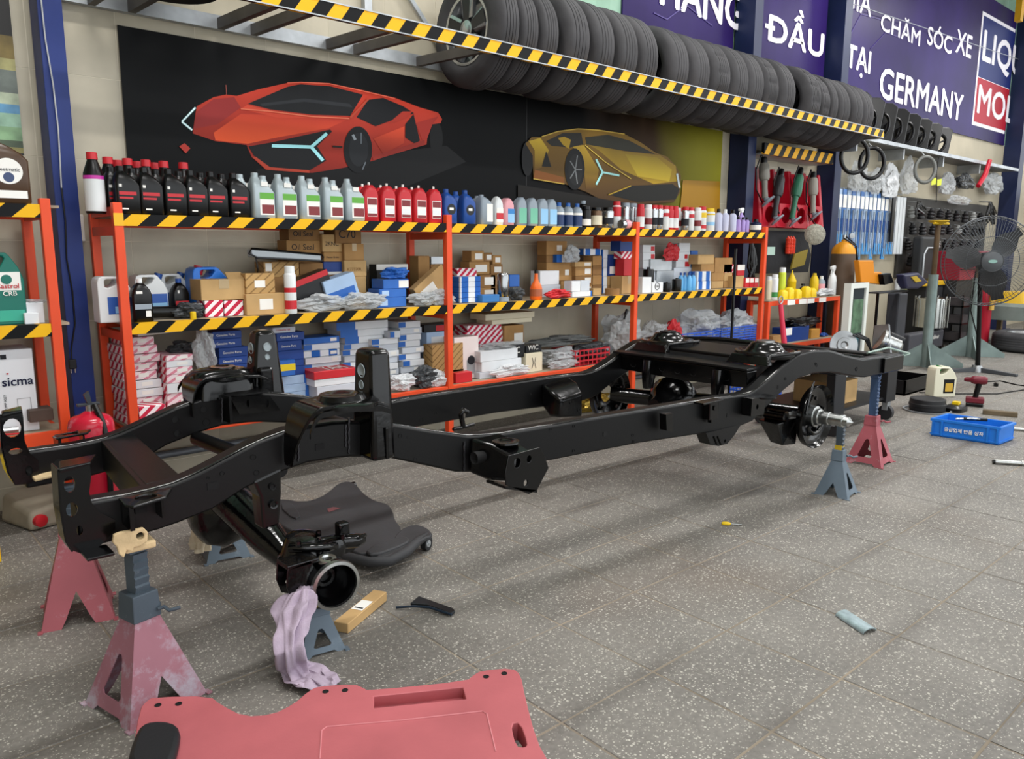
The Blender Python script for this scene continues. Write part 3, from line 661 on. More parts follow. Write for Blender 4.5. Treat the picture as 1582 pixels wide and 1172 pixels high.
sp = MB().lathe((1.075, 2.235, .265), (.0, -.1, 1), [(-.03, .07), (.0, .074), (.02, .076), (.03, .066), (.06, .058), (.085, .05), (.09, .03), (.09, 0)], 24).build('spring_perch', M_AXLE, FA, smooth=50)
MB().tube([(1.14, 2.22, .30), (1.20, 2.20, .305), (1.25, 2.2, .295), (1.285, 2.21, .29)], [.03, .026, .026, .018], 10).build('link_arm', M_AXLE, FA, smooth=60)
lg = MB().box(1.195, 1.235, 2.2, 2.235, .30, .365).build('lug_ear', M_AXLE, FA, bevel=.006)
MB().cyl((1.215, 2.197, .345), (1.215, 2.24, .345), .011, n=12).build('ear_hole', M_HOLE, lg)
for yy in (2.08, 2.15):
    e = MB().plate([(.955, yy, .315), (1.03, yy, .325), (1.055, yy, .27), (1.045, yy, .22), (1.0, yy, .20), (.965, yy, .215), (.95, yy, .26)], [ellipse((.99, yy, .245), (1, 0, 0), (0, 0, 1), .012, .008, 10)], (0, .007, 0)).build('link_ear', M_AXLE, FA, bevel=.002)
MB().box(.955, 1.06, 2.08, 2.157, .31, .325).build('ear_bridge', M_AXLE, FA, bevel=.003)
MB().cyl((1.05, 2.09, .235), (1.02, 2.06, .23), .006, n=8).build('bleed_pin', M_BARE, FA)
MB().tube([(1.02, 2.20, .33), (1.06, 2.15, .335), (1.12, 2.14, .325), (1.16, 2.17, .31)], .014, 10).build('steering_arm', M_AXLE, FA, smooth=60)
MB().loft([rrect(1.15, 2.20, .10, .07, .02, .27), rrect(1.15, 2.20, .11, .08, .02, .30), rrect(1.16, 2.20, .08, .06, .02, .325)]).build('arm_boss', M_AXLE, FA, smooth=50)
MB().prism([(1.13, 2.17, .31), (1.29, 2.185, .315), (1.30, 2.20, .30), (1.24, 2.19, .265), (1.15, 2.18, .262)], (0, .012, 0)).build('arm_plate', M_AXLE, FA, bevel=.003)
for q_ in ((1.03, 2.16, .345), (1.12, 2.20, .345), (1.19, 2.175, .325)): MB().cyl(q_, (q_[0], q_[1], q_[2]+.016), .009, n=6).build('hex_bolt', M_AXLE, FA)
for k in range(6):
    a = k*PI/3; MB().cyl((1.075+.05*math.cos(a), 2.235+.05*math.sin(a), .29), (1.075+.05*math.cos(a), 2.235+.05*math.sin(a), .302), .007, n=6).build('perch_bolt', M_AXLE, sp)

RA = thing('rear_axle', 'black rear axle with round brake backing plates and bare steel spindle', 'axle', (3.7, 2.4, 0))
hx, hy, hz = 3.80, 1.90, .405
def backing(x, y, z, s, r=.165):
    o = MB().lathe((x, y, z), (0, s, 0), [(-.012, .05), (-.01, r*.55), (.0, r*.62), (.004, r*.9), (.022, r*.97), (.03, r), (.024, r*1.01), (-.008, r*.96), (-.016, r*.6), (-.02, .05)], 40).build('backing_plate', M_AXLE, RA, smooth=40)
    for k in range(5):
        a = 2*PI*k/5+.3; MB().cyl((x+.095*math.cos(a), y+s*.004, z+.095*math.sin(a)), (x+.095*math.cos(a), y+s*.016, z+.095*math.sin(a)), .010, n=10).build('plate_boss', M_AXLE, o)
    return o
bp = backing(hx, hy+.03, hz, -1)
MB().tube([(hx-.05, hy+.01, hz+.19), (hx-.09, hy+.01, hz+.13), (hx-.115, hy+.01, hz+.03)], [.004, .01, .004], 6).build('plate_lip', M_AXLE, bp, smooth=60)
MB().tube([Vector((hx+.09*math.cos(a), hy+.015, hz+.09*math.sin(a))) for a in [PI*1.15+PI*.75*i/10 for i in range(11)]], .012, 8).build('brake_shoe', M_AXLE, bp, smooth=60)
MB().lathe((hx, hy+.03, hz), (0, -1, 0), [(-.02, .055), (.02, .055), (.022, .045), (.04, .043), (.042, .034), (.09, .034), (.092, .029), (.15, .029), (.152, .033), (.165, .033), (.167, .025), (.19, .024), (.20, .012), (.215, .0)], 24).build('spindle', M_BARE, RA, smooth=35)
backing(3.36, 2.95, .43, -1, .16)
MB().tube([(hx, 1.95, hz), (3.72, 2.2, .41), (3.62, 2.4, .42), (3.5, 2.7, .42), (3.36, 2.93, .43)], [.045, .045, .055, .045, .045], 16).build('axle_tube', M_AXLE, RA, smooth=60)
MB().lathe((3.53, 2.62, .42), (-.9, -.1, 0), [(-.14, .03), (-.12, .09), (-.04, .135), (.04, .135), (.11, .09), (.15, .05), (.2, .035), (.2, 0)], 26).build('differential_housing', M_AXLE, RA, smooth=50)
ub = MB().hexa([(3.60, 1.98, .27), (3.70, 1.96, .265), (3.72, 2.06, .265), (3.62, 2.06, .27)], [(3.50, 1.96, .40), (3.70, 1.95, .41), (3.72, 2.08, .41), (3.52, 2.08, .40)]).build('shock_bracket', M_AXLE, RA, bevel=.006)
for x, z in ((3.55, .43), (3.6, .45), (3.66, .44), (3.58, .41)): MB().cyl((x, 1.95, z), (x, 2.07, z), .016, n=10).build('u_bolt', M_AXLE, RA)
MB().cyl((3.58, 1.955, .44), (3.72, 1.955, .43), .014, n=10).build('brake_pipe', M_BARE, RA)

# ------------------------------------------------------------------ jack stands
def worn(name, c1, c2, sc=9., thr=.56):
    m = mat(name, c1, .5, var=.12, vscale=5); nt = m.node_tree; b = nt.nodes['Principled BSDF']; src = b.inputs['Base Color'].links[0].from_socket
    tc = nt.nodes.new('ShaderNodeTexCoord'); n = nt.nodes.new('ShaderNodeTexNoise'); n.inputs['Scale'].default_value = sc; n.inputs['Detail'].default_value = 10; n.inputs['Roughness'].default_value = .75
    nt.links.new(tc.outputs['Object'], n.inputs['Vector']); r = nt.nodes.new('ShaderNodeValToRGB'); r.color_ramp.elements[0].position = thr; r.color_ramp.elements[1].position = thr+.14
    nt.links.new(n.outputs['Fac'], r.inputs[0]); mx = nt.nodes.new('ShaderNodeMix'); mx.data_type = 'RGBA'; mx.inputs['B'].default_value = (*lin(c2), 1)
    nt.links.new(r.outputs[0], mx.inputs['Factor']); nt.links.new(src, mx.inputs['A']); nt.links.new(mx.outputs['Result'], b.inputs['Base Color'])
    return m
M_STRED = worn('stand_red', '#a3545c', '#b39aa0'); M_STDUSTY = worn('stand_dusty_red', '#9a6672', '#ab9fab', 7, .47); M_STGREY = worn('stand_grey', '#62707c', '#8e98a0', 8, .6)
M_POST = worn('ratchet_grey', '#4a555f', '#7d868d', 14, .58); M_POSTBLUE = worn('ratchet_blue', '#3d5170', '#77818d', 14, .6); M_YELP = mat('stand_yellow', '#cfae2c', .5, var=.2)
def jack_stand(label, cx, cy, half, hb, top, rot, mbody, mpost, wind=('x',), collar_m=None, band=False, lever=True, mtop=None, saddle=True, ar=.3, ch=.052):
    t = thing('jack_stand', label, 'jack stand', (cx, cy, 0), 'jack stands under the chassis')
    Rz = Matrix.Rotation(rot, 4, 'Z'); Tm = Matrix.Translation((cx, cy, 0)) @ Rz
    a = half*ar; c4 = [(-1, -1), (1, -1), (1, 1), (-1, 1)]
    for k in range(4):
        (s0, t0), (s1, t1) = c4[k], c4[(k+1) % 4]
        B0, B1 = Vector((s0*half, t0*half, 0)), Vector((s1*half, t1*half, 0)); T0, T1 = Vector((s0*a, t0*a, hb)), Vector((s1*a, t1*a, hb))
        def uv(u, v): return Tm @ ((B0+(B1-B0)*u)*(1-v)+(T0+(T1-T0)*u)*v)
        nrm = (uv(1, 0)-uv(0, 0)).cross(uv(0, 1)-uv(0, 0)).normalized()
        isw = ('y' if k in (0, 2) else 'x') in wind
        if isw:
            out = [(0, 0), (.19, 0), (.25, .06), (.75, .06), (.81, 0), (1, 0), (1, 1), (0, 1)]
            hole = [(.27, .24), (.32, .20), (.68, .20), (.73, .24), (.71, .30), (.60, .60), (.55, .64), (.45, .64), (.40, .60), (.29, .30)]
            holes = [[uv(*q) for q in hole]]
        else:
            out = [(0, 0), (.27, 0), (.33, .10), (.5, .38), (.67, .10), (.73, 0), (1, 0), (1, 1), (0, 1)]; holes = []
        MB().plate([uv(*q) for q in out], holes, nrm*-.003).build('side_panel', mbody, t, bevel=.0)
    for s, q in c4:
        m = MB(); m.T = Tm; m.box(s*half-.006 if s > 0 else s*half-.009, s*half+.009 if s > 0 else s*half+.006, q*half-.012, q*half+.012, 0, .004).build('foot', mbody, t)
    m = MB(); m.T = Tm; w = a+.006
    m.loft([[(-w, -w, hb-.006), (w, -w, hb-.006), (w, w, hb-.006), (-w, w, hb-.006)], [(-w*.9, -w*.9, hb+ch), (w*.9, -w*.9, hb+ch), (w*.9, w*.9, hb+ch), (-w*.9, w*.9, hb+ch)]]); col = m.build('collar', collar_m or mbody, t, bevel=.003)
    pw, pd = a*.62, a*.5; n = max(4, int((top-hb+.04)/.022)); pr = [(pw, hb-.05), (pw, top-.012)]
    zz = top-.012; st = (top-.012-hb+.05)/n
    for i in range(n): pr += [(-pw-.006, zz-.002), (-pw, zz-st+.002)]; zz -= st
    m = MB(); m.T = Tm; m.prism([(-pd-.003, x, z) for x, z in pr], (2*pd+.006, 0, 0)); post = m.build('ratchet_post', mpost, t)
    m = MB(); m.T = Tm; m.prism([(-pw-.012, -.022, top+.006), (-pw-.004, -.022, top-.012), (pw+.004, -.022, top-.012), (pw+.012, -.022, top+.006), (pw+.004, -.022, top+.004), (pw-.002, -.022, top-.004), (-pw+.002, -.022, top-.004), (-pw-.004, -.022, top+.004)], (0, .044, 0))
    if saddle: m.build('saddle', mpost, t)
    if lever:
        m = MB(); m.T = Tm; m.tube([(a*.8, -w-.004, hb+.016), (a*1.2, -w-.012, hb+.02), (a*1.3, -w-.03, hb+.012), (a*2.0, -w-.045, hb+.016)], .0055, 8); m.build('lever', mtop or mbody, t, smooth=60)
        m = MB(); m.T = Tm; m.cyl((w+.002, -.012, hb+.012), (w+.002, .012, hb+.012), .014, n=14); m.build('pawl', M_POST, t, smooth=40)
    if band:
        m = MB(); m.T = Tm; m.box(-pw-.007, pw+.008, -pd-.004, pd+.004, hb+ch, hb+ch+.023); m.build('yellow_band', M_YELP, t)
    return t
jack_stand('dusty pink jack stand with extended grey ratchet post and leather pad', .572, 2.20, .115, .255, .452, math.radians(14), M_STDUSTY, M_POST, ('x',), lever=True, collar_m=M_POST, ch=.07, mtop=M_POST)
jack_stand('red jack stand with chipped paint under the far front rail', .56, 2.905, .11, .30, .468, math.radians(-13), M_STRED, M_POST, ('x',), lever=False)
jack_stand('faded red jack stand with a blue post at the rear of the frame', 4.62, 1.975, .105, .235, .525, math.radians(5), M_STRED, M_POSTBLUE, ('x', 'y'))
jack_stand('grey jack stand with a yellow band under the bare steel spindle', 3.88, 1.815, .085, .185, .375, math.radians(8), M_STGREY, M_POST, ('y',), band=True, saddle=False)
jack_stand('small grey jack stand beside the mauve rag under the front axle', 1.075, 2.155, .072, .12, .185, math.radians(-9), M_STGREY, M_YELP, ('x', 'y'), lever=False, saddle=False, ar=.45, ch=.02)
jack_stand('small grey jack stand with a yellow post beside the cream rag', 1.15, 3.10, .088, .15, .225, math.radians(-10), M_STGREY, M_YELP, ('x', 'y'), lever=False, ar=.45, ch=.02)
# ------------------------------------------------------------------ orange storage racks
M_ORANGE = mat('rack_orange', '#dd4a20', .45, var=.08, vscale=5)
M_BOARD = mat('shelf_board', '#9b8d78', .7, var=.2, vscale=4)
M_TAPE = stripe_mat('hazard_tape', '#e7b01c', '#08080a', .165, .5, 1.15, rough=.4)
YFR, YBK = 3.84, 4.28; Z_TOP, Z_MID, Z_BOT = 1.405, .912, .408
POSTS = [1.042, 2.893, 4.665, 6.474]
RK = thing('storage_rack', 'long orange three bay storage rack with yellow and black taped shelves', 'rack', (3.75, 4.05, 0))
def post(x, y, h, p): return MB().box(x-.02, x+.02, y, y+.04, 0, h).build('post', M_ORANGE, p, bevel=.003)
for x in POSTS:
    post(x, YFR, 1.455, RK); post(x, YBK-.04, 1.455, RK)
    for z in (Z_TOP+.012, Z_TOP-.075, Z_MID-.065, Z_BOT-.055):
        MB().box(x-.015, x+.015, YFR+.04, YBK-.04, z-.02, z+.02).build('end_bar', M_ORANGE, RK)
for a, b in zip(POSTS, POSTS[1:]):
    for z, h in ((Z_TOP, .052), (Z_MID, .052)):
        MB().box(a+.02, b-.02, YFR+.004, YFR+.034, z-h, z).build('front_beam', M_TAPE, RK, loc=(a, YFR, z-h))
        MB().box(a+.02, b-.02, YBK-.034, YBK-.004, z-h, z-.004).build('back_beam', M_ORANGE, RK)
        MB().box(a+.001, b-.001, YFR+.035, YBK-.035, z-.012, z-.001).build('shelf_board', M_BOARD, RK)
    MB().box(a+.02, b-.02, YFR+.002, YFR+.036, Z_BOT-.05, Z_BOT).build('front_beam', M_ORANGE, RK, bevel=.003)
    MB().box(a+.02, b-.02, YBK-.036, YBK-.002, Z_BOT-.06, Z_BOT-.004).build('back_beam', M_ORANGE, RK)
    MB().box(a+.001, b-.001, YFR+.037, YBK-.037, Z_BOT-.012, Z_BOT-.001).build('shelf_board', M_BOARD, RK)
MB().box(1.0215, 1.0625, YFR-.0015, YFR+.0, 1.352, 1.408).build('tape_patch', mat('tape_yellow', '#e7b01c', .4), RK)
RL = thing('storage_rack', 'orange rack holding the sicma pump carton and green oil can', 'rack', (.2, 4.05, 0))
XL = .758
for y in (YFR, YBK-.04): post(XL, y, 1.46, RL); post(-1.2, y, 1.46, RL)
for z in (1.435, .93, .455):
    tp = z > .5
    MB().box(-1.18, XL-.02, YFR+.004, YFR+.034, z-.055, z).build('front_beam', M_TAPE if tp else M_ORANGE, RL, loc=(-1.18, YFR, z-.055))
    MB().box(-1.18, XL-.02, YFR+.035, YBK-.035, z-.012, z-.001).build('shelf_board', M_BOARD, RL)
    MB().box(XL-.015, XL+.015, YFR+.04, YBK-.04, z-.06, z-.02).build('end_bar', M_ORANGE, RL)
    MB().box(XL-.02, XL+.06, YFR+.045, YFR+.2, z-.012, z-.001).build('board_end', M_BOARD, RL)
    MB().box(-1.18, XL-.02, YBK-.034, YBK-.004, z-.055, z-.002).build('back_beam', M_ORANGE, RL)
LZ_TOP, LZ_MID, LZ_BOT = 1.435, .93, .455

# ------------------------------------------------------------------ generic goods
CARD = mat('cardboard', '#a8804f', .8, var=.12, vscale=9); CARD2 = mat('cardboard_dark', '#8d683f', .8, var=.15, vscale=9); CARD3 = mat('cardboard_pale', '#bd9a68', .8, var=.1, vscale=9)
WHT = mat('carton_white', '#dcdfe2', .6, var=.05); WHT2 = mat('carton_grey_white', '#c4cad2', .6, var=.08); CREAM = mat('carton_cream', '#dcd3b8', .6, var=.06)
BLU = mat('carton_navy', '#173a80', .45, var=.12, vscale=7); BLU2 = mat('carton_blue', '#2a63b4', .45, var=.12, vscale=7); BLU3 = mat('carton_pale_blue', '#a9c3e2', .5, var=.1); RED = mat('carton_red', '#c0242c', .45, var=.1); BLK = mat('carton_black', '#17181b', .4, var=.2)
SILV = mat('carton_silver', '#aeb2b5', .3, .5, var=.15); STR = stripe_mat('carton_red_stripes', '#c22a46', '#efe6e8', .052, .5, 1.1)
STRY = stripe_mat('carton_red_stripes_side', '#c22a46', '#efe6e8', .07, .45, -1.2, 'Y'); PINK = stripe_mat('carton_pink_stripes', '#d98a9c', '#ecd9dc', .06, .4, 1.6)
BRST = stripe_mat('carton_brown_stripes', '#8a6a42', '#b8935f', .05, .22, 1.2); BWST = stripe_mat('carton_blue_white', '#2a63b4', '#e2e6ea', .11, .5, .0)
LAB = mat('paper_label', '#eceae4', .6); YELLOWC = mat('carton_yellow', '#e3c51e', .5); PLAS = mat('clear_plastic', '#c9cdcf', .18, alpha=.42, bump=.6, bscale=30); INK = mat('ink', '#22242a', .7)
ITEMS = []       # (x0,x1,y0,y1,z1) of boxes already standing, to stack on
def box_at(px0, py0, px1, py1, m, label, cat='box', name='cardboard_box', shelf=Z_MID, yf=3.92, d=.16, group=None, sticker=None, tape=False, tilt=0., side=None, text=None, tcol=None, rz=0.):
    a, b = at(px0, py1, yf), at(px1, py1, yf); x0, x1 = a.x, b.x
    xm = (px0+px1)/2; z1 = at(xm, py0, yf).z; zz = at(xm, py1, yf).z
    cand = [shelf]+[q[4] for q in ITEMS if q[0] < x1-.015 and q[1] > x0+.015 and q[2] < yf+d-.015 and q[3] > yf+.015 and q[4] > shelf-.05]
    z0 = min(cand, key=lambda c: abs(c-zz))
    if z1 < z0+.012: z1 = z0+max(.015, z1-zz)
    w, h = x1-x0, z1-z0
    g = .0015; mats = [m]+([side] if side else []); mb = MB()
    mb.box(x0+g, x1-g, yf, yf+d, z0+.0004, z1-.0006)
    if side: mb.mi[5] = 1; mb.mi[3] = 1
    o = mb.build(name, mats, loc=((x0+x1)/2, yf+d/2, z0), bevel=.0022, seg=1)
    tag(o, label, cat, group)
    if not tilt: ITEMS.append((x0, x1, yf, yf+d, z1))
    if sticker:
        u0, v0, u1, v1 = sticker[:4]; sm = sticker[4] if len(sticker) > 4 else LAB
        MB().box(x0+w*u0, x0+w*u1, yf-.0012, yf+.001, z0+h*v0, z0+h*v1).build('sticker', sm, o)
    if tape:
        MB().box(x0+w*.4, x0+w*.62, yf-.001, yf+d*.8, z1-h*.45, z1+.0004).build('packing_tape', mat('packing_tape', '#b39b74', .25), o)
    if text:
        text_obj(text, 'lettering', 1, tcol or LAB, o, (x0+w*.14, yf-.0016, z0+h*.36), (1, 0, 0), (0, 0, 1), w*.62, None, 0, .0003)
    if tilt: o.rotation_euler = (0, tilt, rz)
    elif rz: o.rotation_euler = (0, 0, rz)
    return o

PROTO = {}
def place(kind, builder, loc, label, cat, group=None, rot=0., scale=None):
    if kind not in PROTO:
        r = builder(); PROTO[kind] = r; r.location = loc; r.rotation_euler = (0, 0, rot); r['label'] = label; r['category'] = cat
        if group: r['group'] = group
        if scale: r.scale = scale
        return r
    c = dup(PROTO[kind], loc, None, label, group, rot, scale or (1, 1, 1)); c['category'] = cat
    if not group and 'group' in c: del c['group']
    return c
def root(name):
    o = bpy.data.objects.new(name, None); COL.objects.link(o); WL[o.name] = Vector((0, 0, 0)); o.empty_display_size = .05; return o
def slant_bottle(name, body, cap, H, W, D, lab=(), sh=-.2, capr=.17, shoulder=.60, handle=False):
    def f():
        r = root(name)
        rings = [rrect(0, 0, W*.93, D*.9, .012, 0), rrect(0, 0, W, D, .016, H*.025), rrect(0, 0, W, D, .016, H*shoulder), rrect(W*sh*.25, 0, W*.87, D*.97, .016, H*(shoulder+.10)),
                 rrect(W*sh*.7, 0, W*.62, D*.86, .016, H*(shoulder+.2)), rrect(W*sh, 0, W*.40, D*.6, .016, H*(shoulder+.265)), rrect(W*sh, 0, W*.34, W*.34, .016, H*.885), rrect(W*sh, 0, W*.3, W*.3, .014, H*.91)]
        MB().loft(rings).build('bottle_body', body, r, smooth=50)
        MB().lathe((W*sh, 0, H*.895), (0, 0, 1), [(0, W*capr), (H*.1, W*capr*.97), (H*.105, W*capr*.8), (H*.105, 0)], 16).build('cap', cap, r, smooth=40)
        for i, (u0, v0, u1, v1, m) in enumerate(lab):
            MB().box(W*(u0-.5), W*(u1-.5), -D/2-.0008-.0003*i, -D/2+.001, H*v0, H*v1).build('label_panel', m, r)
        return r
    return f
def round_bottle(name, body, cap, H, R, prof, capr, caph, lab=()):
    def f():
        r = root(name)
        MB().lathe((0, 0, 0), (0, 0, 1), [(0, 0), (0, R*.94)]+[(H*a, R*b) for a, b in prof], 20).build('bottle_body', body, r, smooth=50)
        MB().lathe((0, 0, H-caph), (0, 0, 1), [(0, capr), (caph*.96, capr*.95), (caph, capr*.8), (caph, 0)], 16).build('cap', cap, r, smooth=40)
        for v0, v1, m in lab:
            MB().lathe((0, 0, 0), (0, 0, 1), [(H*v0, R*1.0), (H*v0, R*1.012), (H*v1, R*1.012), (H*v1, R*1.0)], 20).build('label_wrap', m, r, smooth=40)
        return r
    return f
CAN_PROF = [(.02, 1), (.80, 1), (.82, .97), (.86, .8), (.88, .6), (.885, 0)]
def spray_can(body, cap, H=.2, R=.031, lab=(), name='spray_can'): return round_bottle(name, body, cap, H, R, CAN_PROF, R*.86, H*.17, lab)

def P(n, c, r=.35, metal=0., **k): return mat(n, c, r, metal, **k)
pBLACK = P('plastic_black', '#060607', .3); pRED = P('plastic_red', '#c2262f', .35); pSILV = P('plastic_silver', '#aab6ba', .35, .2); pBLUE = P('plastic_blue', '#1f4a94', .35); pWHITE = P('plastic_white', '#dfe2e2', .4); pGREY = P('plastic_grey', '#8f9aa4', .35)
pGREEN = P('label_green', '#5fa53a'); pMAG = P('label_magenta', '#c535a0'); pDRED = P('label_dark_red', '#7c2a2c'); pPINK = P('plastic_pink', '#e0a0a8', .35); pTEALC = P('plastic_castrol', '#0d6b5c', .35); pPURP = P('plastic_lilac', '#a48ccb', .35); pORNG = P('plastic_orange', '#e2641f', .35); pYEL = P('plastic_yellow', '#e4c01c', .35); pLIME = P('plastic_lime', '#c6d43a', .35); pMINT = P('label_mint', '#6fb79a'); pSKY = P('label_sky', '#8fc0e4'); pBRONZE = P('can_bronze', '#6b5440', .3, metal=.5); pSTEEL = P('can_steel', '#b9bcbf', .22, metal=.9)
def on_top(px, yy, shelf=Z_TOP):    # a spot on a shelf under photo column px
    p = at(px, 330, yy)
    for _ in range(3):
        q = proj((p.x, yy, shelf)); p.x += (px-q[0])*mpp((p.x, yy, shelf))*1.2
    return Vector((p.x, yy, shelf))

# ------------------------------------------------------------------ top shelf bottles
tall = round_bottle('tall_oil_bottle', pBLACK, pRED, .268, .042, [(.03, 1), (.60, 1), (.66, .97), (.80, .66), (.87, .5), (.93, .48), (.93, 0)], .0235, .032, ((.1, .55, pGREY),))
tallw = round_bottle('tall_oil_bottle', pBLACK, pRED, .268, .042, [(.03, 1), (.60, 1), (.66, .97), (.80, .66), (.87, .5), (.93, .48), (.93, 0)], .0235, .032, ((.04, .56, pWHITE), (.56, .62, pMAG)))
for i, (px, yy) in enumerate(((149, 3.925), (173, 4.08), (203, 4.08), (231, 4.08), (258, 4.08), (288, 4.08), (188, 4.19), (217, 4.19), (244, 4.19))):
    if i == 0: place('tallw', tallw, on_top(px, yy), 'tall oil bottle with white label, magenta band and red cap', 'bottle', 'tall red-capped bottles on the top shelf')
    else: place('tall', tall, on_top(px, yy), 'tall black oil bottle with red cap standing behind the black gear oil bottles', 'bottle', 'tall red-capped bottles on the top shelf')
blk = slant_bottle('oil_bottle', pBLACK, pBLACK, .215, .108, .072, ((.12, .40, .8, .47, pRED), (.12, .32, .66, .36, pRED), (.2, .1, .45, .13, LAB), (.13, .56, .24, .62, LAB)))
for px in (198, 234, 271, 304, 335, 369): place('blk', blk, on_top(px, 3.905), 'black gear oil bottle with red print in front of the red-capped bottles', 'bottle', 'black gear oil bottles on the top shelf')
for px in (183, 216, 252, 287, 320, 352): place('blk', blk, on_top(px, 3.985), 'black gear oil bottle standing in the second row on the top shelf', 'bottle', 'black gear oil bottles on the top shelf')
slv = slant_bottle('oil_bottle', pSILV, pSILV, .225, .118, .085, ((.28, .07, .92, .56, LAB), (.28, .42, .92, .56, pGREEN), (.36, .1, .9, .30, pDRED), (.36, .70, .66, .80, LAB)), sh=-.26, capr=.15, shoulder=.56)
for px in (405, 440, 476, 512, 545): place('slv', slv, on_top(px, 3.90), 'silver oil bottle with green and red label on the top shelf', 'bottle', 'silver oil bottles on the top shelf')
for px in (396, 431, 467, 502, 537): place('slv', slv, on_top(px-14, 4.04), 'silver oil bottle standing behind its green labelled twins', 'bottle', 'silver oil bottles on the top shelf')
rdb = slant_bottle('oil_bottle', pRED, LAB, .215, .098, .075, ((.2, .12, .84, .6, LAB), (.2, .22, .84, .34, pWHITE), (.22, .42, .82, .58, pDRED), (.22, .13, .82, .2, pDRED)), sh=.05, capr=.075, shoulder=.66)
for px in (570, 597, 622, 646, 669): place('rdb', rdb, on_top(px, 3.90), 'red oil bottle with white nozzle between the silver and blue bottles', 'bottle', 'red oil bottles on the top shelf')
for px in (560, 588, 612, 636): place('rdb', rdb, on_top(px, 4.03), 'red oil bottle in the back row with only its shoulder showing', 'bottle', 'red oil bottles on the top shelf')
blb = slant_bottle('oil_bottle', pBLUE, pBLUE, .205, .10, .075, (), sh=-.15, capr=.17)
def blbf():
    r = blb(); MB().lathe((0, -.0375, .085), (0, -1, 0), [(-.002, .032), (.0008, .032), (.0008, 0)], 24).build('label_disc', pBLACK, r); MB().box(-.015, .015, -.0392, -.037, .08, .095).build('label_print', LAB, r); return r
for px, yy in ((692, 3.90), (721, 3.90), (707, 4.03)): place('blb', blbf, on_top(px, yy), 'dark blue oil bottle with round black label beside the red bottles', 'bottle', 'dark blue bottles on the top shelf')
def single(kind, f, px, yy, label, cat='bottle', group=None, shelf=Z_TOP, rot=0.): return place(kind, f, on_top(px, yy, shelf), label, cat, group, rot)
gry = slant_bottle('coolant_bottle', pGREY, pGREY, .185, .098, .08, ((.45, .1, .95, .7, LAB),), shoulder=.66)
single('gry', gry, 747, 3.91, 'blue-grey bottle beside the dark blue oil bottles'); single('gry', gry, 741, 4.03, 'blue-grey bottle standing behind its twin', group='blue-grey bottles')
single('whr', slant_bottle('coolant_bottle', pWHITE, pWHITE, .18, .07, .07, ((.1, .1, .9, .6, LAB), (.1, .2, .9, .42, pRED)), shoulder=.7, sh=0), 767, 3.91, 'white bottle with red label next to the pink bottle')
single('pnk', slant_bottle('coolant_bottle', pPINK, pBLACK, .175, .085, .075, ((.3, .1, .95, .42, pSKY), (.3, .42, .95, .6, P('label_blue', '#2f7fc0'))), sh=0, shoulder=.72), 782, 3.91, 'pink bottle with sky blue label on the top shelf')
gb = [slant_bottle('brake_fluid_bottle', pGREY, pBLACK, .185, .086, .07, ((.15, .08, .92, .62, m),), sh=.1, capr=.2, shoulder=.72) for m in (pMINT, pSKY)]
for i, px in enumerate((802, 819, 835, 849)): single('gb%d' % (i//2), gb[i//2], px, 3.91, ('square grey bottle with mint green label', 'square grey bottle with sky blue label')[i//2]+' and black cap on the top shelf', group='square grey bottles')
nv = round_bottle('coolant_bottle', pGREY, P('cap_blue', '#2d5fa8'), .165, .038, [(.03, 1), (.66, 1), (.78, .8), (.86, .4), (.86, 0)], .017, .03, ((.06, .5, P('label_navy', '#1d335f')), (.5, .6, LAB)))
for px in (863, 877, 891): single('nv', nv, px, 3.91, 'round grey bottle with navy label and blue cap on the top shelf', group='navy labelled round bottles')
single('bkc', spray_can(pBLACK, pBLACK, .15, .036, ((.1, .4, LAB),), 'additive_can'), 905, 3.91, 'black can with white print beside the navy labelled bottles', 'can')
single('bkt', round_bottle('additive_bottle', pBLACK, pGREY, .2, .035, CAN_PROF, .02, .03), 900, 4.05, 'tall dark bottle behind the black additive can')
single('brz', spray_can(pBRONZE, pBLACK, .145, .042, ((.15, .6, CREAM),), 'additive_can'), 921, 3.91, 'bronze can with cream label on the top shelf', 'can')
single('stc', spray_can(pSTEEL, pBLACK, .15, .042, ((.2, .5, INK),), 'additive_can'), 939, 3.91, 'bare steel can with dark print next to the bronze can', 'can')
single('trw', spray_can(pWHITE, pRED, .205, .034, ((.45, .8, pRED),)), 952, 4.0, 'tall white and red spray can behind the toppled can', 'can')
for px in (966, 977): single('tst', spray_can(pSTEEL, pGREY, .2, .036, ((.1, .3, INK),)), px, 4.02, 'tall silver spray can with grey cap behind the toppled can', 'can', 'tall silver spray cans')
c = on_top(968, 3.90); o = MB().lathe((c.x-.07, 3.90, c.z+.033), (1, .05, 0), [(0, 0), (0, .030), (.01, .033), (.12, .033), (.13, .028), (.15, .02), (.15, 0)], 18).build('toppled_can', pSTEEL, loc=c, smooth=50); tag(o, 'silver can lying on its side at the shelf edge', 'can'); MB().lathe((c.x-.03, 3.90, c.z+.033), (1, .05, 0), [(0, .033), (0, .0337), (.05, .0337), (.05, .033)], 18).build('label_wrap', pPINK, o, smooth=50)
VAR = [('a', pRED, pRED, (pWHITE, .1, .5)), ('b', pWHITE, pRED, (pRED, .55, .7)), ('c', pSTEEL, pRED, (INK, .2, .5)), ('d', pWHITE, pWHITE, (pDRED, .2, .45))]
WORDS = {'a': 'red spray can with white label', 'b': 'white spray can with red cap and red band', 'c': 'silver spray can with red cap and dark print', 'd': 'white spray can with white cap and maroon print'}
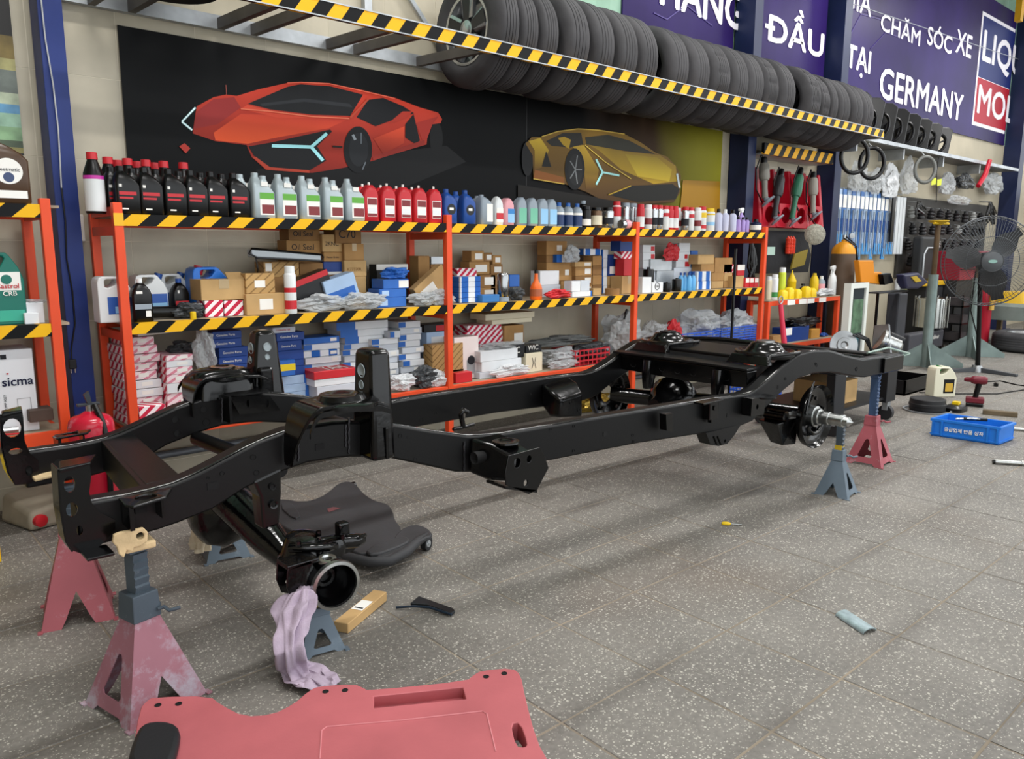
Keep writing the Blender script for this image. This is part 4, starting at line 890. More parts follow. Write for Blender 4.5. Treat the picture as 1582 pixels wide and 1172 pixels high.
for i, (px, yy) in enumerate(((989, 3.93), (1001, 3.93), (1010, 3.95), (1018, 3.93), (1027, 3.94), (1034, 3.93), (1042, 3.93), (1046, 4.06), (1053, 4.05), (1058, 3.93), (1066, 3.94), (1056, 4.1), (1073, 4.07), (1077, 3.93), (1000, 4.06), (1014, 4.07), (1030, 4.08), (1090, 4.08))):
    k, bm_, cp, (lm, v0, v1) = VAR[(i*7+i//3) % 4]
    place('sp'+k, spray_can(bm_, cp, .19, .031, ((v0, v1, lm),)), on_top(px, yy), WORDS[k]+' in the crowded right bay', 'can', 'spray cans on the top shelf')
single('trd', spray_can(pWHITE, pRED, .2, .036, ((.1, .25, pRED), (.55, .75, pYEL))), 1084, 3.93, 'white spray can with red cap and yellow band', 'can')
single('tyl', spray_can(pWHITE, pYEL, .19, .042, ((.7, .76, pYEL), (.25, .4, pSKY))), 1096, 3.93, 'wide white can with yellow shoulder beside lilac bottles', 'can')
for i, px in enumerate((1109, 1119, 1131)): single('lw%d' % (i % 2), round_bottle('cleaner_bottle', P('plastic_pale_lilac', '#c3c6de', .35), (pBLACK, pWHITE)[i % 2], .19, .034, [(.03, 1), (.72, 1), (.8, .7), (.84, .4), (.84, 0)], .016, .035), px, 3.93, ('pale lilac bottle with black pump cap', 'pale lilac bottle with white cap')[i % 2]+' near the rack end', group='pale lilac bottles')
def trigger(body, head):
    def f():
        r = root('spray_bottle'); MB().lathe((0, 0, 0), (0, 0, 1), [(0, 0), (0, .03), (.005, .034), (.11, .034), (.14, .026), (.155, .013), (.17, .012), (.17, 0)], 18).build('bottle_body', body, r, smooth=50)
        MB().prism([(-.035, -.012, .185), (-.035, -.012, .205), (.02, -.012, .215), (.03, -.012, .2), (.014, -.012, .17), (-.012, -.012, .168), (-.012, -.012, .185)], (0, .024, 0)).build('trigger_head', head, r, bevel=.003)
        MB().tube([(-.02, 0, .188), (-.03, 0, .165), (-.034, 0, .145)], .004, 6).build('trigger_lever', head, r); return r
    return f
single('tg1', trigger(pPURP, pWHITE), 1144, 3.95, 'lilac spray bottle with white trigger at the rack end', 'spray bottle')
for px in (1140, 1147, 1153): single('lil', round_bottle('cleaner_bottle', pPURP, pBLACK, .13, .022, [(.03, 1), (.72, 1), (.8, .7), (.84, .4), (.84, 0)], .012, .025), px, 3.90, 'small lilac bottle with black cap before the trigger spray', group='small lilac bottles')
single('jar', round_bottle('polish_jar', P('jar_navy', '#20284a', .3), pBLACK, .12, .05, [(.03, 1), (.7, 1), (.76, .6), (.8, .4), (.8, 0)], .02, .03, ((.2, .55, LAB),)), 1167, 3.93, 'squat dark navy bottle with pale label at the rack end')
# left rack: brown oil can on top, green castrol jug, sicma carton
def jug(name, body, cap, H, W, D, lab=(), capx=.28):
    def f():
        r = root(name)
        hole = [(-.30*W, 0, .76*H), (-.30*W, 0, .90*H), (-.24*W, 0, .93*H), (.06*W, 0, .93*H), (.10*W, 0, .90*H), (.0*W, 0, .80*H), (-.2*W, 0, .74*H)]
        out = [(-.5*W, 0, 0), (.5*W, 0, 0), (.5*W, 0, .62*H), (.40*W, 0, .78*H), (.22*W, 0, .94*H), (.14*W, 0, .985*H), (-.36*W, 0, .985*H), (-.46*W, 0, .95*H), (-.5*W, 0, .86*H)]
        MB().plate([(x, -D/2, z) for x, _, z in out], [[(x, -D/2, z) for x, _, z in hole]], (0, D, 0)).build('jug_body', body, r, bevel=.010, seg=3, smooth=50)
        MB().cyl((capx*W, 0, .84*H), (capx*W+.012, 0, 1.0*H), W*.13, n=18).build('cap', cap, r, smooth=40)
        for i, (u0, v0, u1, v1, m) in enumerate(lab): MB().box(W*(u0-.5), W*(u1-.5), -D/2-.0015-.0004*i, -D/2+.002, H*v0, H*v1).build('label_panel', m, r)
        return r
    return f
c = on_top(14, 3.90, LZ_TOP); b = place('qj', slant_bottle('oil_jug', P('plastic_brown', '#4a3524', .3), P('plastic_brown', '#4a3524', .3), .26, .155, .1, ((.1, .08, .9, .2, LAB),), sh=-.3, shoulder=.68), c, 'brown engine oil jug with round white label on the orange rack', 'jug')
MB().lathe((.0, -.05, .13), (0, -1, 0), [(-.002, .052), (.001, .052), (.001, 0)], 28).build('label_disc', LAB, b); MB().lathe((0, -.0505, .105), (0, -1, 0), [(-.002, .02), (.001, .02), (.001, 0)], 20).build('label_emblem', P('label_slate', '#39486b'), b)
text_obj('Fleetmatic', 'lettering', 1, INK, b, (-.042, -.0521, .13), (1, 0, 0), (0, 0, 1), .084, None, 0, .0003)
p0 = at(2, 488, 3.90); H = at(20, 388, 3.9).z-LZ_MID; W_ = at(42, 480, 3.9).x-at(-28, 480, 3.9).x
b = place('castrol', jug('oil_jug', pTEALC, pTEALC, H, W_, .11, ((.0, .2, .92, .72, LAB), (.0, .2, .92, .47, pTEALC), (.1, .05, .95, .2, P('label_teal', '#35a58c'))), capx=-.36), (at(7, 480, 3.9).x, 3.95, LZ_MID), 'dark green four litre oil jug with white label on orange rack', 'jug')
b.rotation_euler = (0, 0, 0)
text_obj('Castrol', 'lettering', 1, pRED, b, (-.025, -.0585, H*.5), (1, 0, 0), (0, 0, 1), .085, None, .01, .0003)
text_obj('CRB', 'lettering', 1, LAB, b, (-.0, -.0585, H*.40), (1, 0, 0), (0, 0, 1), .05, None, .01, .0003)
MB().lathe((.017, -.0575, H*.62), (0, -1, 0), [(-.001, .02), (.0008, .02), (.0008, 0)], 20).build('label_emblem', pTEALC, b)
for i, (a0, b0, a1, b1, sh) in enumerate(((28, 467, 69, 484, 0), (38, 483, 62, 498, 0))):
    box_at(a0, b0, a1, b1, WHT, ('small white carton under a plastic bag beside the green jug', 'flat white box at the shelf edge beside green jug')[i], shelf=LZ_MID, yf=3.90-.03*i, d=.08, name='small_carton')
o = box_at(-60, 541, 60, 640, mat('carton_bright_white', '#e4e6ea', .5), 'large white pump carton lettered sicma on the orange rack', shelf=LZ_BOT, yf=3.93, d=.2, name='pump_carton')
def on_face(px, py, y): return at(px, py, y)
p = on_face(4, 597, 3.928); q = on_face(52, 597, 3.928); text_obj('sicma', 'lettering', 1, P('print_navy', '#14183a'), o, p, (1, 0, 0), (0, 0, 1), q.x-p.x, None, .03, .0003)
p = on_face(15, 578, 3.928); MB().box(p.x-.012, p.x-.004, 3.9265, 3.93, p.z-.0, p.z+.006).build('letter_dot', pRED, o)
p = on_face(12, 634, 3.928); text_obj('PUMP ASSY', 'lettering', 1, INK, o, p, (0, 0, 1), (-1, 0, 0), .07, None, 0, .0003)
p = on_face(4, 548, 3.928); MB().box(p.x-.01, p.x+.012, 3.9275, 3.93, p.z-.02, p.z).build('printed_mark', INK, o)
p = on_face(40, 625, 3.928); k = MB().tube([(p.x-.03, 3.9275, p.z-.02), (p.x-.03, 3.9275, p.z+.03), (p.x+.02, 3.9275, p.z+.03), (p.x+.02, 3.9275, p.z-.02)], .0008, 4).build('line_drawing', INK, o)
# ------------------------------------------------------------------ middle shelf
A = dict(shelf=Z_MID)
jg = jug('water_jug', pWHITE, pBLUE, .215, .15, .11, ((.25, .18, .97, .55, P('label_royal', '#2b58a8')), (.45, .2, .95, .34, pSKY)))
place('wjug', jg, (at(176, 480, 3.98).x, 3.98, Z_MID), 'white plastic jug with blue label behind the orange post', 'jug', 'white jugs on the middle shelf')
place('wjug', jg, (at(231, 470, 4.12).x, 4.12, Z_MID), 'white plastic jug with blue label behind the squat black bottle', 'jug', 'white jugs on the middle shelf')
place('wjug', jg, (at(252, 470, 4.2).x+.05, 4.21, Z_MID), 'white plastic jug mostly hidden behind the other jugs', 'jug', 'white jugs on the middle shelf')
single('bkw', slant_bottle('gear_oil_bottle', pBLACK, pWHITE, .2, .092, .07, ((.1, .3, .9, .42, pGREY), (.6, .12, .85, .26, LAB), (.2, .66, .5, .72, LAB)), sh=0, capr=.14, shoulder=.62), 220, 3.90, 'squat black bottle with grey band beside the orange post', shelf=Z_MID)
single('blk2', slant_bottle('oil_bottle', pBLACK, pBLUE, .19, .085, .07, ((.15, .3, .9, .42, pRED), (.3, .62, .4, .7, LAB)), sh=.0), 279, 4.08, 'black oil bottle with blue cap beside the blue jerrycan', shelf=Z_MID)
place('bjc', jug('jerrycan', P('plastic_azure', '#2a6fc9', .35), pRED, .25, .19, .12, (), capx=-.27), (at(323, 470, 4.1).x, 4.1, Z_MID), 'bright blue jerrycan with red cap behind the torn carton', 'jerrycan')
o = MB().cyl(at(195, 476, 3.98), at(312, 474, 3.98), .028, n=20).build('black_tube', pBLACK, smooth=40); o.location = (0, 0, 0); tag(o, 'black plastic tube lying on the middle shelf behind the post', 'tube')
zc = min(v.co.z for v in o.data.vertices); o.location.z = Z_MID-zc+.001
single('ycup', round_bottle('yellow_cup', pYEL, pYEL, .038, .014, [(.1, 1), (.9, 1), (.9, 0)], .012, .006), 299, 3.865, 'tiny yellow plastic cap standing at the shelf edge', 'cap', shelf=Z_MID)
box_at(317, 464, 346, 487, STR, 'red and white striped carton under the torn cardboard box, label side out', yf=3.93, d=.14, name='parts_carton')
box_at(347, 464, 377, 487, STR, 'red and white striped carton under the torn cardboard box, beside its twin', yf=3.93, d=.14, name='parts_carton')
o = box_at(311, 431, 381, 463, CARD3, 'torn open cardboard box lying on two striped cartons', yf=3.93, d=.15, tape=True)
p = at(352, 431, 3.93); MB().hexa([(p.x, 3.93, p.z), (p.x+.1, 3.93, p.z), (p.x+.09, 3.99, p.z+.03), (p.x+.01, 3.99, p.z+.03)], [(p.x, 3.93, p.z+.003), (p.x+.1, 3.93, p.z+.003), (p.x+.09, 3.99, p.z+.033), (p.x+.01, 3.99, p.z+.033)]).build('flap', CARD3, o)
box_at(381, 453, 443, 485, CARD3, 'low cardboard box with white label below the striped brown bag', yf=3.90, d=.13, sticker=(.33, .25, .66, .75))
o = box_at(380, 422, 426, 453, BRST, 'brown striped paper parcel with white label on the low box', yf=3.91, d=.11, name='paper_parcel', sticker=(.3, .3, .65, .65))
box_at(408, 428, 462, 485, CARD2, 'brown box behind the white spray can', yf=4.08, d=.12)
box_at(408, 404, 463, 428, BRST, 'brown striped box with small label below the lamp', yf=4.08, d=.12, sticker=(.05, .4, .22, .9))
sc_ = spray_can(pWHITE, pWHITE, .25, .031, ((.1, .28, pRED), (.45, .55, pRED)))
single('wsp', sc_, 450, 3.885, 'tall white spray can with red print on middle shelf', 'can', shelf=Z_MID)
box_at(463, 424, 500, 470, CARD, 'large cardboard box below the grey lamp', yf=4.1, d=.14); box_at(463, 406, 500, 424, CARD2, 'flat brown box wedged under the grey lamp end', yf=4.1, d=.14)
box_at(500, 424, 531, 470, CARD2, 'brown box at the foot of the blue-topped stack', yf=4.11, d=.12)
box_at(500, 404, 531, 424, BLU, 'navy and white box in the cardboard stack', yf=4.11, d=.12, sticker=(.0, .0, 1, .22), name='parts_carton')
box_at(500, 389, 531, 404, CARD, 'flat cardboard box with handwriting above the navy box', yf=4.11, d=.12, text='Master Brake', tcol=INK)
box_at(498, 362, 531, 389, CARD3, 'cardboard box with green sketch at the stack top', yf=4.11, d=.12, text='2KNC', tcol=INK)
box_at(532, 427, 567, 470, CARD3, 'pale cardboard box at the stack foot beside brown bags', yf=4.08, d=.14)
box_at(532, 402, 567, 427, CARD3, 'pale cardboard box with faint pencil marks', yf=4.08, d=.14, text='K77370R', tcol=CARD2)
box_at(532, 376, 563, 402, CARD, 'cardboard box closed with packing tape in stack', yf=4.08, d=.14, tape=True)
box_at(518, 353, 559, 376, CARD2, 'dark cardboard box topping the taped stack', yf=4.10, d=.14, text='C70', tcol=INK)
box_at(443, 394, 498, 406, CARD2, 'cardboard box mostly hidden behind the grey lamp', yf=4.14, d=.12)
box_at(443, 371, 498, 394, CARD, 'wide cardboard box lettered Oil Seal', yf=4.14, d=.12, text='Oil Seal', tcol=INK)
box_at(446, 354, 495, 371, CARD2, 'cardboard box lying topmost above the lettered box', yf=4.14, d=.12, text='Oil Seal', tcol=INK)
# grey headlamp strip
t = thing('headlamp_strip', 'long grey headlamp lens lying across the cardboard boxes', 'car lamp', at(440, 398, 4.0))
a, b = at(386, 388, 4.02), at(494, 397, 4.02)
MB().hexa([a+Vector((0, -.02, -.03)), b+Vector((0, -.02, -.02)), b+Vector((0, .04, -.02)), a+Vector((0, .04, -.03))], [a+Vector((0, -.02, .012)), b+Vector((0, -.02, .012)), b+Vector((0, .04, .012)), a+Vector((0, .04, .012))]).build('lens', mat('lamp_lens', '#aeb6bb', .12, coat=.6), t, bevel=.006)
MB().tube([a+Vector((0, -.022, .014)), a+Vector((-.015, -.022, -.01)), a+Vector((.03, -.022, -.034)), b+Vector((0, -.022, -.022)), b+Vector((.01, -.022, 0)), b+Vector((0, -.022, .014))], .006, 6, True).build('bezel', pBLACK, t, smooth=60)
MB().tube([a+Vector((.03, 0, -.03)), a+Vector((.04, 0, -.09)), a+Vector((.05, .03, -.12))], .004, 6).build('bracket', pBLACK, t)
o = box_at(463, 436, 521, 462, BLK, 'black and red bulb box lying tilted on plastic bags', yf=3.97, d=.1, name='bulb_box', sticker=(.02, .8, .98, 1.0, RED), tilt=-.33)
o.location.z += .045
o = box_at(508, 438, 558, 458, BLU3, 'blue foil packet lying tilted beside the bulb box', yf=3.95, d=.09, name='foil_packet', sticker=(.05, .2, .9, .5, BLU2), tilt=-.28); o.location.z += .045
def bag(name, label, px, py0, py1, wpx, yy, shelf, m=PLAS, d=.12, seed=1, cat='bag', fl=1.):
    rnd = random.Random(seed); z0 = shelf; c = at(px, py1, yy); z1 = at(px, py0, yy).z; w = abs(at(px+wpx/2, py1, yy).x-at(px-wpx/2, py1, yy).x)/2; h = max(.02, z1-z0)
    bm = bmesh.new(); bmesh.ops.create_icosphere(bm, subdivisions=4, radius=1)
    ph = [rnd.uniform(0, 6.28) for _ in range(9)]
    for v in bm.verts:
        n = v.co.normalized(); f = 1+.14*math.sin(5*n.x+ph[0]+3*n.z)+.12*math.sin(7*n.y+ph[1]+4*n.x)+.09*math.sin(11*n.z+ph[2]+6*n.y)+.07*math.sin(17*n.x+13*n.y+ph[3])+.05*math.sin(27*n.z+19*n.x+ph[4])
        x, y, z = n.x*w*f, n.y*d/2*f, (n.z*.5*f+.5)*h
        v.co = Vector((x, y, max(.001, z)))
    me = bpy.data.meshes.new(name); bm.to_mesh(me); bm.free(); me.materials.append(m)
    o = bpy.data.objects.new(name, me); COL.objects.link(o); o.location = (c.x, yy, z0); WL[o.name] = Vector((c.x, yy, z0))
    return tag(o, label, cat)
PLG = mat('crumpled_plastic', '#bcc0c2', .2, alpha=.6, bump=.8, bscale=25); PLD = mat('dark_plastic', '#3c3f42', .25, alpha=.85, bump=.8, bscale=25); PLW = mat('milky_plastic', '#d4d6d8', .3, alpha=.85, bump=.8, bscale=25)
bag('plastic_bag', 'crumpled clear plastic bag under the blue foil packet', 500, 455, 483, 70, 3.93, Z_MID, PLG, .1, 2)
bag('plastic_bag', 'crumpled grey plastic bag in front of the blue cartons', 562, 452, 484, 60, 3.91, Z_MID, PLG, .09, 3)
bag('plastic_bag', 'clear plastic bag beside striped cartons on the middle shelf', 293, 468, 486, 44, 3.95, Z_MID, PLD, .09, 4)
bag('plastic_bag', 'clear plastic wrap at the foot of the tilted tan box', 655, 452, 474, 46, 3.92, Z_MID, PLG, .09, 5)
bag('plastic_bag', 'clear plastic sleeve beside the orange middle post', 680, 448, 472, 40, 3.90, Z_MID, PLG, .07, 6)
box_at(583, 408, 631, 470, BLK, 'black and white grille box behind the blue cartons', yf=4.15, d=.09, name='parts_carton', sticker=(0, .86, 1, 1))
for i, (a0, b0, a1, b1) in enumerate(((583, 459, 628, 475), (586, 446, 628, 459), (592, 431, 632, 446))):
    box_at(a0, b0, a1, b1, BLU2, ('blue carton at the foot of three below the blue bulb pack', 'blue carton in the middle of three below the bulb pack', 'blue carton with white label topping three')[i], yf=3.93, d=.13, name='parts_carton', sticker=(.1, .2, .35, .8, BLU3) if i < 2 else (.6, .1, .98, .85))
bag('bulb_pack', 'blue rounded parts pack on top of the blue cartons', 610, 413, 431, 36, 3.99, at(610, 431, 3.93).z, BLU2, .1, 8, 'pack')
box_at(647, 395, 665, 470, CARD, 'tall narrow cardboard box behind the plastic wrap', yf=4.13, d=.1); box_at(666, 408, 692, 470, CARD2, 'cardboard box behind the orange middle post', yf=4.13, d=.1); box_at(666, 396, 690, 408, SILV, 'small silver box with print on the cardboard box', yf=4.13, d=.1, name='parts_carton')
o = box_at(652, 432, 705, 452, CARD3, 'long tan carton with white label leaning against the post', yf=3.97, d=.06, tilt=-.62, sticker=(.08, .3, .55, .7)); o.location.z += .05
# bay two
box_at(741, 444, 766, 460, CARD, 'brown box with white label at the foot of the small box stack', yf=4.12, d=.1, sticker=(.3, .2, .85, .8)); box_at(741, 424, 766, 444, CARD2, 'brown box with white label second from the foot of the small box stack', yf=4.12, d=.1, sticker=(.3, .2, .85, .8))
box_at(725, 424, 741, 466, CARD2, 'brown box behind the stack of blue white cartons', yf=4.14, d=.09)
for i, (a0, b0, a1, b1) in enumerate(((725, 404, 757, 424), (758, 408, 777, 424), (728, 387, 748, 404), (748, 390, 761, 405), (761, 394, 775, 408))):
    box_at(a0, b0, a1, b1, (CARD, CARD2)[i % 2], ('wide brown box with white label carrying two smaller boxes', 'brown box with white label beside the steel tumbler', 'brown labelled box at the top of the heap, left of its twins', 'brown labelled box at the top between two twins', 'brown labelled box at the top, lowest of three')[i], yf=4.12, d=.1, sticker=(.3, .2, .85, .75))
box_at(758, 424, 777, 455, CARD2, 'brown box hidden behind the steel tumbler', yf=4.12, d=.1)
for i in range(5)[::-1]: box_at(711, 427+i*8.2, 743, 435.2+i*8.2, BWST, 'flat blue and white carton in the short stack by the orange post', yf=3.95, d=.12, name='filter_carton', group='short stack of blue white cartons')
box_at(706, 414, 737, 428, STR, 'red striped carton lying behind the blue white stack', yf=4.1, d=.09, shelf=at(720, 428, 4.1).z, name='parts_carton')
box_at(745, 455, 772, 469, mat('tray_blue', '#2f6fae', .4), 'small blue plastic tray at the shelf edge', yf=3.90, d=.08, name='plastic_tray', cat='tray')
c = on_top(777, 3.93, Z_MID); o = place('tumb', lambda: (lambda r: (MB().lathe((0, 0, 0), (0, 0, 1), [(0, 0), (0, .034), (.006, .04), (.17, .04), (.18, .034), (.185, .03), (.185, 0)], 24).build('tumbler_body', mat('tumbler_steel', '#9c9ea0', .18, 1.), r, smooth=50), MB().lathe((0, 0, 0), (0, 0, 1), [(-.0, .0405), (.03, .0405)], 24).build('base_band', pGREY, r), r)[-1])(root('steel_tumbler')), c, 'brushed steel tumbler on the middle shelf', 'tumbler')
box_at(787, 424, 803, 442, BLU2, 'small blue carton behind the metal filter', yf=4.1, d=.08, shelf=Z_MID+.08, name='parts_carton')
bag('oil_filter', 'dark metal oil filter in plastic beside the steel tumbler', 797, 444, 466, 20, 3.93, Z_MID, PLD, .08, 11, 'filter')
c = on_top(828, 3.91, Z_MID); place('orb', round_bottle('orange_bottle', pORNG, pBLACK, .2, .042, [(.03, 1), (.38, 1), (.48, .85), (.62, .45), (.7, .32), (.9, .28), (.9, 0)], .014, .022, ((.12, .36, P('label_orange_blue', '#a65a3a')),)), c, 'orange long-necked bottle with black cap on middle shelf', 'bottle')
box_at(834, 440, 866, 458, WHT2, 'white box with cardboard lid behind the red bag', yf=4.05, d=.1); box_at(834, 418, 864, 440, WHT, 'white open box with cardboard sides behind orange bottle', yf=4.05, d=.1)
box_at(866, 434, 887, 456, CARD, 'plain brown carton at the shelf back behind white packets', yf=4.13, d=.1); box_at(844, 405, 887, 434, CARD, 'broad brown carton under the blue and white box', yf=4.14, d=.1, shelf=at(860, 434, 4.14).z, sticker=(.66, .3, .8, .6)); box_at(844, 394, 858, 405, CARD2, 'small brown carton under the tallest carton of the bay', yf=4.14, d=.1); box_at(844, 372, 876, 394, CARD, 'upright brown carton with small label at the stack top', yf=4.14, d=.1, sticker=(.5, .3, .75, .7))
box_at(860, 393, 885, 405, BWST, 'blue and white box lying on the broad brown carton', yf=4.10, d=.08, name='parts_carton', shelf=at(870, 405, 4.14).z)
for i, (a0, b0, a1, b1) in enumerate(((889, 440, 915, 456), (889, 426, 915, 440), (889, 412, 915, 426), (888, 404, 915, 412))):
    box_at(a0, b0, a1, b1, (CARD, CARD2, CARD, CARD3)[i], 'small brown carton in the column under the grey mesh roll', yf=4.1, d=.1, sticker=(.55, .2, .9, .8), group='brown carton columns in bay two')
for i, (b0, b1) in enumerate(((440, 455), (425, 440), (410, 425), (395, 410))): box_at(915.5, b0, 930, b1, (CARD2, CARD)[i % 2], 'small brown carton in the column beside the blue white column', yf=4.1, d=.1, group='brown carton columns in bay two')
for i in range(5)[::-1]: box_at(930.5, 385+i*14, 940, 399+i*14, BWST, 'blue and white small carton in the tall narrow column', yf=4.1, d=.1, name='filter_carton', group='narrow blue white column')
box_at(903, 384, 930, 394, BWST, 'long blue and white carton across the brown carton columns', yf=4.12, d=.07, name='parts_carton', shelf=at(915, 394, 4.12).z)
box_at(940.5, 440, 960, 456, CARD, 'brown box at the floor of the column under blue bags', yf=4.08, d=.1); box_at(940.5, 426, 960, 440, CARD3, 'brown box directly under the large blue carton', yf=4.08, d=.1); box_at(940.5, 393, 963, 426, BLU, 'large navy carton with white printed panel', yf=4.08, d=.1, name='parts_carton', sticker=(.05, .1, .95, .45))
o = box_at(960.5, 426, 982, 456, CARD3, 'pale brown box beside the third orange post', yf=3.95, d=.12, tape=True); box_at(963.5, 400, 981, 426, RED, 'red carton standing on the pale brown box', yf=3.97, d=.09, name='parts_carton'); box_at(960, 388, 980, 400, STR, 'red and white carton on the red carton', yf=3.99, d=.08, name='parts_carton'); box_at(958, 372, 983, 388, BLU, 'navy carton on top of the red and white carton', yf=3.99, d=.1, name='parts_carton')
bag('mesh_roll', 'grey and white mesh roll on the brown cartons', 884, 380, 398, 20, 4.05, at(884, 405, 4.1).z, PLG, .06, 14, 'roll')
bag('red_bag', 'red and white parts bag lying behind the shelf edge tape', 863, 447, 464, 34, 3.92, Z_MID, RED, .08, 15)
for i, (a0, b0, a1, b1) in enumerate(((883, 434, 897, 450), (897, 433, 911, 450), (884, 450, 911, 461))[::-1]): box_at(a0, b0, a1, b1, (WHT, WHT2, WHT)[i], ('long white packet at the edge among loose parts', 'white packet standing on the long packet, close to the brown ring', 'white packet standing on the long packet, close to the red bag')[i], yf=3.93, d=.08, name='parts_packet')
o = MB().lathe(on_top(946, 3.92, Z_MID), (0, 0, 1), [(0, .035), (0, .055), (.05, .055), (.05, .035)], 24, True).build('brown_ring', CARD2, loc=on_top(946, 3.92, Z_MID), smooth=40); tag(o, 'brown cardboard ring lying at the middle shelf edge', 'ring'); 
box_at(916, 445, 929, 462, CARD3, 'small tan carton behind the brown cardboard ring', yf=3.96, d=.06); box_at(905, 449, 915, 462, BWST, 'little blue white packet beside the small tan carton', yf=3.94, d=.05, name='parts_packet')
# bay three
box_at(993, 414, 1012, 450, WHT2, 'white carton at the back foot of the stack by the third post', yf=4.1, d=.1, name='filter_carton')
for i in range(3)[::-1]: box_at(993, 378+i*12, 1012, 390+i*12, WHT, 'white carton with red label in the upper stack by the third post', yf=4.1, d=.1, name='filter_carton', sticker=(.65, .2, .95, .8, RED), group='white cartons behind third post')
box_at(992, 428, 1006, 456, WHT, 'upright plain white carton beside the third post', yf=3.93, d=.08, name='filter_carton'); o = box_at(1007, 436, 1024, 456, WHT, 'white carton with oval KIA mark beside black filters', yf=3.93, d=.09, name='filter_carton'); bx0 = o.location
c = at(1015.5, 442, 3.928); MB().lathe((c.x, 3.9285, c.z), (0, -1, 0), [(-.001, .03), (.0008, .03), (.0008, .026), (-.001, .026)], 24).build('oval_mark', INK, o); text_obj('KIA', 'lettering', 1, INK, o, (c.x-.02, 3.9275, c.z-.008), (1, 0, 0), (0, 0, 1), .04, None, 0, .0003)
of = round_bottle('oil_filter', pBLACK, pBLACK, .1, .04, [(.05, 1), (.85, 1), (.92, .9), (.92, 0)], .012, .01)
for px, s in ((1030, .75), (1045, 1.0)): place('ofl', of, on_top(px, 3.94, Z_MID), ('small black oil filter beside the KIA carton', 'large black oil filter beside blue bottles')[s == 1.0], 'filter', scale=(s, s, s*1.1))
place('ofl', of, on_top(1001, 4.02, Z_MID)+Vector((0, 0, .0)), 'black oil filter behind the plain white carton', 'filter', scale=(1.1, 1.1, 2.0))
single('bcan', spray_can(P('can_blue_green', '#3a8fb5', .3), pWHITE, .09, .028), 1009, 4.03, 'small blue can behind the KIA carton', 'can', shelf=Z_MID)
box_at(1014, 418, 1040, 450, SILV, 'silver carton behind the two black filters', yf=4.08, d=.08, name='parts_carton'); box_at(1005, 400, 1038, 418, SILV, 'silver foil carton lying on the silver carton', yf=4.08, d=.1, name='parts_carton')
box_at(1040, 413, 1067, 448, WHT2, 'white carton at the foot of the white stack behind blue bottles', yf=4.1, d=.09, name='filter_carton'); box_at(1044, 402, 1067, 413, WHT, 'white carton with red corner in the white stack', yf=4.1, d=.1, name='filter_carton', sticker=(.6, .1, .9, .8, RED)); box_at(1044, 389, 1066, 402, WHT, 'white carton second from top of the white stack', yf=4.1, d=.1, name='filter_carton', sticker=(.6, .2, .8, .7, RED)); box_at(1049, 375, 1066, 389, WHT, 'small white striped carton topping the white stack', yf=4.1, d=.1, name='filter_carton')
bag('red_bag', 'red cloth bag hanging over the silver and white cartons', 1038, 377, 402, 20, 4.06, at(1038, 403, 4.08).z, RED, .06, 21)
box_at(1067, 403, 1079, 448, BLU3, 'pale blue carton behind the blue bottles', yf=4.12, d=.09, name='parts_carton'); box_at(1067, 387, 1078, 403, BLU2, 'blue carton on the pale blue carton', yf=4.12, d=.09, name='parts_carton')
bb = round_bottle('washer_bottle', P('plastic_water_blue', '#5fa6d8', .25), pBLUE, .15, .025, [(.03, 1), (.65, 1), (.8, .6), (.86, .35), (.86, 0)], .011, .02)
for px in (1051, 1057, 1064, 1070): single('wbt', bb, px, 3.95+.03*(px % 2), 'clear blue washer fluid bottle in the group beside blue white cartons', group='clear blue washer bottles', shelf=Z_MID)
box_at(1077, 434, 1098, 450, BWST, 'blue and white carton below its twin beside brown cartons', yf=3.96, d=.09, name='filter_carton'); box_at(1077, 419, 1098, 434, BWST, 'blue and white carton resting on its twin', yf=3.96, d=.09, name='filter_carton')
for i, (a0, b0, a1, b1) in enumerate(((1099, 434, 1117, 450), (1117.5, 434, 1131, 449), (1099, 421, 1118, 434), (1118.5, 421, 1131, 434), (1083, 408, 1103, 421), (1104, 398, 1131, 421), (1078, 393, 1103, 408))):
    box_at(a0, b0, a1, b1, (CARD3, CARD, CARD)[i % 3], 'small brown carton in the heap beside the blue and white cartons', yf=4.0, d=.1, group='brown cartons in bay three', shelf=Z_MID if i < 4 else at((a0+a1)/2, b1, 4.0).z)
box_at(1131.5, 426, 1149, 447, CARD3, 'brown carton beside the last orange post', yf=3.95, d=.1); box_at(1118, 408, 1133, 421, STR, 'red white carton on the brown carton heap', yf=4.0, d=.08, name='parts_carton'); box_at(1139, 409, 1150, 426, RED, 'red and white carton on the brown carton by the last post', yf=3.97, d=.08, name='parts_carton', sticker=(.0, .5, 1, 1)); 
for i in range(3): box_at(1151+i*7, 429, 1157.4+i*7, 445, RED, 'small red white carton in the row of three by the last post', yf=3.93, d=.06, name='parts_carton', sticker=(.1, .5, .9, .95), group='three small red cartons')

